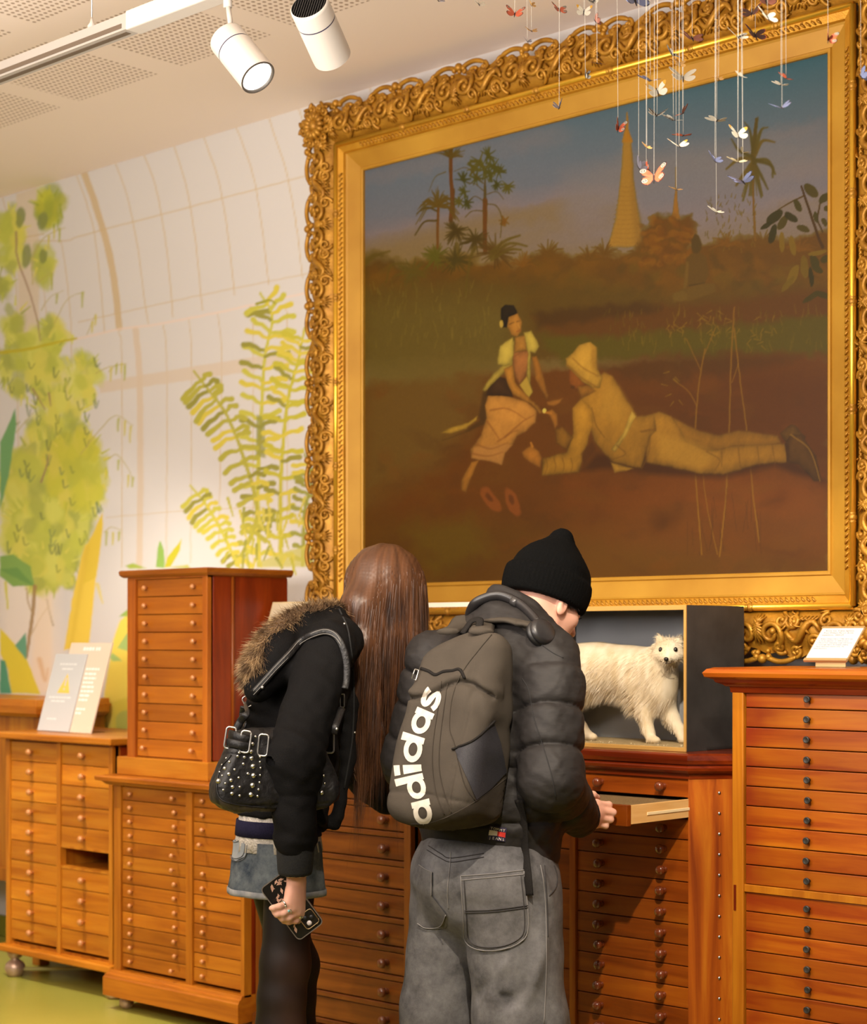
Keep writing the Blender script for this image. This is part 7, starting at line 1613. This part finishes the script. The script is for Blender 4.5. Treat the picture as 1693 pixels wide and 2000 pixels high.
for x, y in ((RLEG[4][0], RLEG[4][1]), (LLEG[4][0], LLEG[4][1])):
    m = MB(); secs = ((0, .042, .12), (.015, .045, .124), (.05, .043, .118), (.09, .036, .07), (.13, .036, .05))
    for z, a, b in secs:
        for k in range(20): t = 2 * PI * k / 20; m.v.append((a * math.cos(t), .035 + b * math.sin(t) - (.03 if z > .06 else 0), z))
    for i in range(4):
        for k in range(20): m.f.append([i * 20 + k, i * 20 + (k + 1) % 20, i * 20 + 20 + (k + 1) % 20, i * 20 + 20 + k]); m.mi.append(0); m.sm.append(True)
    m.f += [list(range(20))[::-1], list(range(80, 100))]; m.mi += [0, 0]; m.sm += [False, True]; m.build('shoe', M_BLACK, girl, (x - go[0], y - go[1], 0))
# jacket with its hood lying back
GSH, GEL, GWR = np.array(PX(640, 1266, -3.300)), np.array(PX(575, 1478, -3.215)), np.array(PX(577, 1640, -3.215))
LSH2, LEL2, LWR2 = np.array((-3.60, 3.235, 1.275)), np.array((-3.60, 3.40, 1.02)), np.array(PX(752, 1556, -3.56))
def gjacket(P):
    Pw = P.copy(); Pw[:, 0] = XG + (P[:, 0] - XG) * .80
    f = chain(Pw, [(XG, 3.085, .835), (XG, 3.095, .98), (XG, 3.140, 1.14), (XG, 3.200, 1.27), (XG, 3.235, 1.33)], [.104, .110, .102, .076, .052], .05)
    f = smax(f, .850 - P[:, 2] - .55 * np.clip(P[:, 1] - 3.07, 0, .14), .01)
    f = smin(f, chain(P, [(XG + .06, 3.195, 1.310), (XG + .12, 3.170, 1.285), tuple(GSH)], [.052, .058, .066], .03), .04)
    f = smin(f, arm(P, [tuple(GSH), tuple(GEL), tuple(GWR)], [.068, .067, .049], (.42,), .006, .012, .03) + .003 * np.sin(55 * P[:, 2] + 20 * P[:, 1]) * np.clip((1.05 - P[:, 2]) / .2, 0, 1) * np.clip((P[:, 2] - .78) / .05, 0, 1), .016)
    f = smin(f, chain(P, [tuple(LSH2), tuple(LEL2), tuple(LWR2)], [.068, .066, .050], .03), .03)
    # front panel falling away from the leaning body, and the standing collar edge
    f = smin(f, chain(P, [PX(668, 1290, -3.40), PX(682, 1370, -3.385), PX(680, 1480, -3.375), PX(656, 1612, -3.37)], [.018, .020, .019, .014], .02), .03)
    f = smin(f, chain(P, [PX(655, 1200, -3.40), PX(668, 1232, -3.40), PX(676, 1300, -3.40)], [.024, .020, .016], .02), .02)
    # hood
    h = chain(P, [PX(650, 1228, -3.42), PX(600, 1240, -3.40), PX(545, 1285, -3.385), PX(505, 1345, -3.385)], [.046, .054, .060, .036], .03)
    h = smin(h, chain(P, [PX(600, 1235, -3.52), PX(540, 1285, -3.52), PX(500, 1340, -3.47)], [.05, .056, .036], .03), .04); f = smin(f, h, .02)
    f = f + .0035 * n3(P, 22, 1.1) + .0022 * n3(P, 50, .3)
    ga = np.linalg.norm(P - A3(GEL), axis=1); f = f + .0035 * np.sin((P[:, 2] * .8 + P[:, 1] * .6) * 150) * np.exp(-(ga / .085) ** 2)
    f = f - .004 * np.exp(-((P[:, 2] - .845 + .12 * (P[:, 0] - XG)) / .012) ** 2)
    return f
Vg, Qg = sparse_net((-3.74, 2.84, .70), (-3.10, 3.80, 1.46), .0048, gjacket); Vg = relax(Vg, Qg, 1); tg = bvh(Vg, Qg)
gj = joinmesh('jacket', [(Vg, Qg)], go, M_BLKCLOTH, girl)
gd_ = Vector(PX(578, 1705, -3.225)) - Vector(PX(577, 1632, -3.217))
M_RIB2 = noisy('black_rib_cuff', lin(16, 16, 16), lin(26, 26, 26), 300, .95, rand=False, bump=.4)
cuffring('ribbed_cuff', PX(577, 1632, -3.217), PX(576, 1706, -3.225), .045, .040, M_RIB2, gj, GO)
cuffring('ribbed_cuff', tuple(LWR2), tuple(LWR2 + np.array((.01, .05, .004))), .046, .040, M_RIB2, gj, GO)
seamline('placket_edge', tg, [(662, 1190), (680, 1235), (690, 1330), (688, 1440), (672, 1540)], .0022, M_RIB2, gj, GO, .001, 30)
for (x, y) in ((672, 1219), (692, 1431)):
    p = hit(tg, x, y, .001)
    if p is not None: m = MB(); m.ball(p - GO, .0034, 10, 6); m.build('snap_button', M_PULL, gj)
# fur along the hood's edge
rim = spline([PX(664, 1196, -3.43), PX(640, 1196, -3.42), PX(600, 1202, -3.41), PX(556, 1222, -3.40), PX(520, 1256, -3.395), PX(498, 1290, -3.395), PX(494, 1318, -3.40), PX(500, 1335, -3.43)], 60)
M_FURB = hairmat('brown_fur', lin(176, 146, 106), lin(84, 62, 42), .7, 34, (1, 1, 1))
m = MB(); m.tube([v - GO for v in rim], [.012] + [.026] * 52 + [.022, .020, .018, .016, .014, .010, .006], 10); fb = m.build('fur_trim', newmat('fur_backing', lin(92, 70, 48), .9), gj)
r = np.random.default_rng(9); pts = []; drs = []; rv = [np.array(v) for v in rim]
for k in range(9000):
    i = r.integers(1, 58); t = rv[i + 1] - rv[i - 1]; t /= np.linalg.norm(t); a = r.uniform(0, 2 * PI); u_ = np.cross(t, (0, 0, 1.)); u_ /= np.linalg.norm(u_); v_ = np.cross(u_, t); n_ = math.cos(a) * u_ + math.sin(a) * v_
    pts.append(rv[i] + n_ * .022 - np.array(go)); drs.append(n_ + .75 * t * 1 + np.array((0, -.2, -.15)))
strands('fur', pts, drs, .032, .0016, M_FURB, fb, .25, 3, .3, 5, .25)
# body: head bent forward, neck, arms, one hand holding a phone
GHC = Vector(PX(754, 1158, XG)); gy, gp_ = math.radians(0), math.radians(38)
gf = Vector((0, math.cos(gp_), -math.sin(gp_))); gr_ = Vector((1, 0, 0)); gu = gr_.cross(gf); GR = np.stack([np.array(gr_), np.array(gf), np.array(gu)], 1)
GL = lambda a, b, c: tuple(GHC + gr_ * a + gf * b + gu * c)
_sv = (L, HR); L, HR = GL, GR
R_ = Vector((cA, sA, 0)); TW = Vector((sA, -cA, 0)); UZ = Vector((0, 0, 1))      # across the view, towards the camera, up
WR = Vector(PX(579, 1712, -3.226)); HD = Vector(PX(580, 1752, -3.23))
hq = lambda px, py, d=0: np.array(Vector(PX(px, py, -3.23)) + TW * d)
gk = [hq(561, 1764, .002), hq(571, 1774, .008), hq(581, 1782, .008), hq(590, 1785, .003)]
gfing = [[hq(545, 1771, -.004), hq(534, 1775, -.012), hq(528, 1776, -.018)], [hq(553, 1784, .002), hq(541, 1787, -.008), hq(534, 1784, -.016)], [hq(564, 1793, .003), hq(551, 1795, -.006), hq(543, 1791, -.014)], [hq(578, 1799, .001), hq(563, 1802, -.006), hq(552, 1802, -.012)]]
gth = [hq(566, 1745, -.012), hq(560, 1765, -.024), hq(562, 1782, -.030)]
LH0 = np.array(LWR2) + np.array((.010, .055, .0))
def gbody(P):
    f = np.full(len(P), 9., np.float32); nr_ = np.linalg.norm(P - A3(GHC), axis=1) < .24
    if nr_.any(): f[nr_] = head_sdf(P[nr_])
    f = smin(f, cap(P, GL(0, -.035, -.04), (XG, 3.24, 1.28), .046, .052), .03)
    t = chain(P, [(XG, 3.08, .80), (XG, 3.13, 1.08), (XG, 3.22, 1.27)], [.078, .080, .075], .05)
    t = smin(t, chain(P, [(XG, 3.22, 1.27), tuple(GSH), tuple(GEL), tuple(GWR), tuple(WR)], [.06, .045, .038, .026, .0215], .02), .02)
    t = smin(t, chain(P, [(XG, 3.22, 1.27), tuple(LSH2), tuple(LEL2), tuple(LWR2), tuple(LH0)], [.06, .045, .038, .028, .024], .02), .02)
    for lg in (RLEG, LLEG): t = smin(t, chain(P, [lg[0], lg[1], lg[3], lg[4]], [.048, .042, .040, .026], .02), .02)
    f = smin(f, t, .02)
    n1 = np.linalg.norm(P - A3(HD), axis=1) < .15
    if n1.any(): f[n1] = smin(f[n1], hand_sdf(P[n1], WR, gk, gfing, gth, .0115, .0074), .012)
    n2 = np.linalg.norm(P - A3(LH0), axis=1) < .17
    if n2.any():
        k_ = [LH0 + np.array(v) for v in ((.030, .075, .0), (.012, .082, .004), (-.006, .080, .002), (-.022, .072, -.004))]
        f_ = [[k + np.array((.002, .030, -.010)), k + np.array((.002, .045, -.030)), k + np.array((.001, .044, -.046))] for k in k_]
        f[n2] = smin(f[n2], hand_sdf(P[n2], LH0, k_, f_, [LH0 + np.array(v) for v in ((.04, .03, -.012), (.048, .06, -.02), (.044, .08, -.03))], .0115, .0074), .012)
    return f
Vq, Qq = sparse_net((-3.68, 2.86, .02), (-3.14, 3.85, 1.58), .0032, gbody); Vq = relax(Vq, Qq, 1, .4); tq = bvh(Vq, Qq)
gb = joinmesh('body', [(Vq, Qq)], go, M_SKIN, girl)
L, HR = _sv
M_SILVER = newmat('silver', lin(210, 208, 202), .22, 1.0); M_TURQ = newmat('turquoise', lin(130, 196, 196), .3)
def fring(a, b, t, r, name, stone=None, w=.0016):
    c = a + (b - a) * t; d = Vector(b - a).normalized(); R = T(*(Vector(c) - GO)) @ d.to_track_quat('Z', 'Y').to_matrix().to_4x4(); m = MB()
    m.tube([R @ Vector((r * math.cos(x), r * math.sin(x), 0)) for x in np.linspace(0, 2 * PI, 21)], w, 6); o = m.build(name, M_SILVER, gb)
    if stone: m = MB(); m.ball(Vector(c) - GO + TW * r * .95, stone[0], 10, 6); m.build('stone', stone[1], o)
fring(gk[0], gfing[0][0], .45, .0088, 'ring', None, .0026); fring(gk[1], gfing[1][0], .35, .0090, 'ring', (.0036, M_TURQ)); fring(gk[3], gfing[3][0], .30, .0084, 'ring', (.0056, M_SILVER), .0022)
bdm = MB(); bdm.ball((0, 0, 0), .0045, 8, 6); b0 = None; wc = Vector(PX(578, 1708, -3.226)); MBD = [newmat('ivory_bead', lin(222, 210, 190), .4), newmat('brown_bead', lin(110, 70, 44), .4)]
mes = []
for mt in MBD: me = bdm.mesh('bracelet_bead'); me.materials.append(mt); mes.append(me)
for k in range(17): link('bracelet_bead', mes[k % 3 == 0], None, gb, wc - GO + Vector((.026 * math.cos(k * 2 * PI / 17), .026 * math.sin(k * 2 * PI / 17), 0)))
# hair
HAIR1, HAIR2 = lin(104, 66, 40), lin(44, 26, 17)
M_HAIR = hairmat('long_brown_hair', HAIR1, HAIR2, .40, 60, (1, 1, .12), .5)
XH_ = XG
def hair_sdf(P):
    f = ell(P, GL(0, -.012, .022), (.092, .112, .104), GR)
    f = smin(f, chain(P, [PX(750, 1152, XH_), PX(752, 1240, XH_), PX(752, 1320, XH_ - .01)], [.092, .094, .080], .05), .05)
    f = smin(f, chain(P, [PX(728, 1128, XH_ + .01), PX(704, 1185, XH_ + .03), PX(703, 1260, XH_ + .04), PX(712, 1360, XH_ + .03), PX(715, 1450, XH_ + .02), PX(702, 1520, XH_ + .02)], [.050, .048, .044, .040, .028, .008], .03), .05)
    f = smin(f, chain(P, [PX(785, 1160, XH_ - .02), PX(792, 1250, XH_ - .02), PX(786, 1350, XH_ - .02), PX(775, 1430, XH_ - .02), PX(770, 1515, XH_ - .02)], [.056, .054, .046, .030, .006], .03), .05)
    low = np.clip((1.36 - P[:, 2]) / .3, 0, 1)
    ang = P[:, 0] * 210 + P[:, 1] * 150 + np.sin(P[:, 2] * 16 + P[:, 0] * 20) * (.4 + 2.2 * low)
    f = f + (.0010 + .0032 * low) * np.sin(ang * .55) + .0008 * np.sin(ang * 2.6 + 1.7)
    cut = np.linalg.norm((P - A3(PX(735, 1390, XG))) @ np.array([[1, 0, 0], [0, 1, 0], [0, 0, .55]], np.float32), axis=1) - .022
    return smax(f, -cut, .014)
Vr, Qr = sparse_net((-3.60, 3.22, .86), (-3.30, 3.66, 1.57), .0042, hair_sdf); tr_ = bvh(Vr, Qr); Nr = vnormals(Vr, Qr)
hr_ = joinmesh('hair', [(Vr, Qr)], go, None, girl)
crn = np.array(GL(0, -.05, .10)); tha = np.arctan2(Vr[:, 0] - crn[0], Vr[:, 1] - crn[1]); rr_h = np.hypot(Vr[:, 0] - crn[0], Vr[:, 1] - crn[1])
mixh = np.clip(.2 + 1.1 * (fbm(tha * 16 + 40, Vr[:, 2] * 3 + rr_h * 2 + 9, 4, 31) - .25), 0, 1)[:, None]; set_col(hr_.data, np.array(HAIR2) * (1 - mixh) + np.array(HAIR1) * mixh)
hr_.data.materials.append(attrmat('long_brown_hair_mass', .42, spec=.5))
r = np.random.default_rng(11); m = MB(); cnt = 0
pr_ = np.where(Nr[:, 2] > .35, .0, 1.) ; idx = r.choice(len(Vr), 9000, p=pr_ / pr_.sum()); hv = []
crown = np.array(GL(0, -.06, .095))
for i in idx:
    p = Vr[i] + Nr[i] * .001; d = p - crown; flow = d - Nr[i] * (d @ Nr[i]); flow = flow / (np.linalg.norm(flow) + 1e-6) * .5 + np.array((0, 0, -1.)); hv.append((p, flow))
strands('hair_strand', [p - go for p, _ in hv], [f for _, f in hv], r.uniform(.10, .22, len(hv)), .0010, M_HAIR, hr_, 1.0, 7, .03, 13, .05)['kind'] = 'stuff'
# a few loose locks at the ends
for q in ([(742, 1400), (734, 1425), (737, 1455), (728, 1490)], [(762, 1380), (770, 1430), (764, 1480), (772, 1525)], [(700, 1440), (690, 1490), (700, 1530)], [(722, 1330), (716, 1380), (722, 1430)]):
    m = MB(); 
    for k in range(7): m.tube([Vector(PX(v.x + r.uniform(-4, 4), v.y, XG + r.uniform(-.02, .03))) - GO for v in spline([(a, b, 0) for a, b in q], 14)], [.0016] * 12 + [.001, .0004], 5)
    m.build('loose_lock', M_HAIR, hr_)

# ------------------------------------------------------------------ phone in her hand
ph = thing('phone', 'dark floral-cased phone held upside down in the hanging right hand', 'phone')
pc = Vector(PX(569, 1771, -3.23)) - TW * .0215; ph.location = pc
ax = (R_ * .60 - UZ * .80).normalized(); ay = ax.cross(TW).normalized()
if ay.dot(R_) < 0: ay = -ay
pm = Matrix(((ay.x, ax.x, TW.x), (ay.y, ax.y, TW.y), (ay.z, ax.z, TW.z))).to_4x4()
def rrect(w, h, r, n=6): return [(sx * (w - r) + r * math.cos(a), sy * (h - r) + r * math.sin(a)) for sx, sy, a0 in ((1, 1, 0), (-1, 1, PI / 2), (-1, -1, PI), (1, -1, 1.5 * PI)) for a in np.linspace(a0, a0 + PI / 2, n)]
pf = lambda a, b, h: pm @ Vector((a, b, h))
m = MB(); m.prism(rrect(.0365, .0765, .010), -.004, .004, pf); m.build('phone_body', newmat('dark_phone', lin(18, 16, 16), .25), ph)
m = MB(); o = rrect(.0385, .0785, .012); i_ = rrect(.0362, .0762, .010)
for h0, h1 in ((-.005, .0052),):
    n = len(o); vs = [pf(a, b, h0) for a, b in o] + [pf(a, b, h1) for a, b in o] + [pf(a, b, h1) for a, b in i_] + [pf(a, b, h0) for a, b in i_]
    m.add(vs, [(k + j * n, (k + 1) % n + j * n, (k + 1) % n + (j + 1) % 4 * n, k + (j + 1) % 4 * n) for j in range(4) for k in range(n)], False)
m.build('clear_bumper', newmat('clear_bumper', lin(120, 110, 100), .12, .2), ph)
m = MB(); rr = random.Random(3); 
for k in range(46):
    a, b, t, l_ = rr.uniform(-.030, .030), rr.uniform(-.07, .07), rr.uniform(0, 2 * PI), rr.uniform(.004, .009); m.prism([(a + l_ * math.cos(t + x) * (1 if x in (0, PI) else .42), b + l_ * math.sin(t + x) * (1 if x in (0, PI) else .42)) for x in (0, PI / 4, PI / 2, 3 * PI / 4, PI, 5 * PI / 4, 3 * PI / 2, 7 * PI / 4)], .0041, .0046, pf)
m.build('floral_print', newmat('beige_flowers', lin(190, 150, 126), .5), ph)
cc_ = lambda a, b: (a + .014, b + .050)
m = MB(); m.prism([cc_(a, b) for a, b in rrect(.018, .019, .007)], .0042, .0068, pf); cm = m.build('camera_island', newmat('camera_glass', lin(28, 24, 22), .15), ph)
m = MB(); m.tube([pf(*cc_(a, b), .0072) for a, b in rrect(.0185, .0195, .007) + rrect(.0185, .0195, .007)[:1]], .0011, 6); m.build('camera_trim', newmat('brass_trim', lin(190, 160, 120), .3, .8), cm)
for a, b, mt in ((-.007, -.007, M_BLACK), (.007, 0, M_BLACK), (-.005, .008, newmat('flash', lin(220, 210, 210), .3))):
    m = MB(); m.lathe([(.0062, .0068), (.006, .0082), (.001, .0084)], 16, T(*[0, 0, 0]) @ pm @ T(*cc_(a, b), 0)); m.build('lens', mt, cm)

# ------------------------------------------------------------------ studded shoulder bag
bgx = thing('handbag', 'black leather shoulder bag with silver studs and buckles beside the fur-hooded jacket', 'handbag')
e1 = Vector((.42, .91, 0)).normalized(); en = Vector((e1.y, -e1.x, 0)); HB = Vector(PX(544, 1502, -3.255)); bgx.location = HB; hbn = np.array(HB)
BM = np.stack([np.array(e1), np.array(en), np.array((0, 0, 1.))], 1)
def bag_sdf(P):
    q = (P - A3(HB)) @ BM.astype(np.float32); a, c, b = q[:, 0], q[:, 1], q[:, 2]
    wd = .150 - .045 * np.clip(b / .11, -.3, 1) - .05 * np.clip((-b - .06) / .05, 0, 1) ** 2
    d3 = np.stack([np.abs(a + .01) - wd + .035, np.abs(b) - .108 + .035, np.abs(c) - (.040 - .014 * np.clip(b / .1, -.5, 1)) + .022], 1)
    f = np.linalg.norm(np.maximum(d3, 0), axis=1) + np.minimum(d3.max(1), 0) - .026
    pocket = np.exp(-((np.hypot((a + .13) / 1.15, b + .075) - .115) / .004) ** 2) * (c > 0)
    return f + .0035 * pocket + .0022 * n3(P, 40, .6) + .0012 * n3(P, 90, 1.4) + .004 * np.exp(-((b + .082) / .003) ** 2)
Vb_, Qb_ = sparse_net(hbn - (.19, .19, .15), hbn + (.19, .19, .15), .0036, bag_sdf); Vb_ = relax(Vb_, Qb_, 1); tb = bvh(Vb_, Qb_)
M_LEATH = noisy('black_leather', lin(16, 15, 15), lin(25, 23, 23), 120, .45, bump=.4, rand=False, spec=.35); M_LEATHB = noisy('dark_brown_leather', lin(44, 38, 34), lin(56, 48, 42), 90, .4, rand=False)
hb_ = joinmesh('bag_body', [(Vb_, Qb_)], hbn, M_LEATH, bgx)
studs = [(499, 1439, 3), (493, 1453, 4), (490, 1468, 4.5), (491, 1481, 5), (494, 1497, 5.5), (495, 1515, 5.5), (493, 1534, 5.5), (490, 1552, 5.5), (464, 1477, 3), (477, 1479, 3.5), (467, 1470, 3), (475, 1492, 3), (484, 1511, 3), (508, 1478, 3), (508, 1488, 2.5), (509, 1500, 2.5), (508, 1514, 2.5), (507, 1528, 2.5), (505, 1542, 2.8), (503, 1555, 2.8), (442, 1481, 2.4), (448, 1488, 3), (434, 1494, 2.4), (439, 1501, 4), (458, 1503, 2.8), (429, 1508, 2.4), (434, 1515, 2.4), (447, 1512, 4), (466, 1519, 2.6), (427, 1526, 5.5), (451, 1524, 4), (440, 1530, 2.4), (454, 1537, 4), (468, 1537, 2.6), (436, 1543, 2.6), (453, 1550, 4), (468, 1554, 3), (624, 1481, 2.8), (630, 1500, 2.8), (632, 1515, 3), (622, 1520, 2.8), (634, 1530, 2.4), (624, 1534, 2.4), (628, 1548, 5), (614, 1548, 2.4), (614, 1562, 2.6)]
sm_ = MB(); sm_.ball((0, 0, 0), (1, 1, 1), 12, 8); sme = sm_.mesh('stud'); sme.materials.append(M_SILVER); s0 = None
for x, y, rr_ in studs:
    p, n_, i, d = tb.ray_cast(CAMP, ray(x, y))
    if p is None: continue
    o = link('stud', sme, None, hb_) if s0 is None else dup(s0, hb_); s0 = s0 or o; o.location = p - HB; k = rr_ / FPX * 4.5; o.scale = (k, k, k)
M_SATIN = newmat('satin_nickel', lin(196, 194, 190), .3, .9)
def oval(px, py, w, h, tilt, name, mat, par, org, t, r=.0024, off=.006):
    c = hit(t, px, py, off) or Vector(PX(px, py, -3.25)); m = MB(); ca_, sa_ = math.cos(tilt), math.sin(tilt); sc = 4.5 / FPX
    q = rrect(w, h, min(w, h) * .6); m.tube([c - org + (R_ * (a * ca_ - b * sa_) + UZ * (a * sa_ + b * ca_)) * sc for a, b in q + q[:2]], r, 8); return m.build(name, mat, par)
for x, y, tl in ((453, 1444, -.15), (478, 1449, -.15), (513, 1456, -.1), (643, 1450, 0)): oval(x, y, 9, 20, tl, 'buckle', M_SATIN, hb_, HB, tb)
for q in ([(447, 1436), (465, 1440), (484, 1446)], [(448, 1452), (465, 1456), (483, 1460)], [(630, 1440), (645, 1446)], [(632, 1460), (644, 1462)]):
    m_ = onsurf(tb, q, .006, 10)
    if len(m_) > 2: m = MB(); m.tube([v - HB for v in m_], .011, 8, flat=.3, up=tuple(TW)); m.build('buckle_tab', M_LEATH, hb_)
seamline('piping', tb, [(452, 1475), (432, 1500), (424, 1530), (428, 1556), (445, 1568), (480, 1574), (520, 1578)], .0022, M_LEATH, hb_, HB, .001, 40)
patch('base_panel', [(428, 1560), (450, 1571), (500, 1578), (540, 1580), (540, 1600), (450, 1592), (432, 1578)], tb, .0015, M_LEATHB, hb_, HB)
ta_ = bvh_join((Vg, Qg), (Vb_, Qb_))
sp_ = onsurf(ta_, [(497, 1352), (520, 1326), (545, 1298), (575, 1268), (605, 1247), (632, 1237), (652, 1243), (665, 1262), (671, 1290), (672, 1320), (668, 1345)], .007, 36)
sp2 = [p for i, p in enumerate(sp_) if i == 0 or (p - sp_[i - 1]).length < .07]
m = MB(); q = spline(sp2[::3] + [sp2[-1]], 50); m.tube([v - HB for v in q], .0095, 8, flat=.35, up=tuple(TW)); stp = m.build('shoulder_strap', M_LEATH, bgx)
for off_, in ((-.005,), (.005,)):
    m = MB(); m.tube([v - HB + TW * .0035 + UZ * off_ for v in q[:34]], .0009, 5); m.build('strap_stitching', newmat('grey_thread', lin(120, 116, 110), .6), stp)
p = hit(ta_, 511, 1343, .012)
if p is not None: m = MB(); m.ball(p - HB, .0042, 12, 8); m.build('rivet', M_SATIN, stp)
oval(490, 1370, 9, 11, .5, 'strap_ring', M_SATIN, stp, HB, ta_, .0018, .008); oval(664, 1369, 4, 13, 0, 'strap_ring', M_SATIN, stp, HB, ta_, .0018, .006)
for q in ([(484, 1378), (472, 1395), (460, 1412), (452, 1428)], [(482, 1382), (480, 1400), (470, 1420)], [(661, 1382), (655, 1400), (649, 1418), (646, 1432)]):
    m_ = [hit(ta_, a, b, .008) or (HB + R_ * (a - 532) * 4.5 / FPX - UZ * (b - 1502) * 4.5 / FPX) for a, b in q]
    m = MB(); m.tube([v - HB for v in spline(m_, 16)], .0095, 8, flat=.35, up=tuple(TW)); m.build('strap_tab', M_LEATH, bgx)
for x, y in ((468, 1415), (648, 1422)):
    p = hit(ta_, x, y, .012)
    if p is not None: m = MB(); m.ball(p - HB, .0042, 12, 8); m.build('rivet', M_SATIN, bgx)
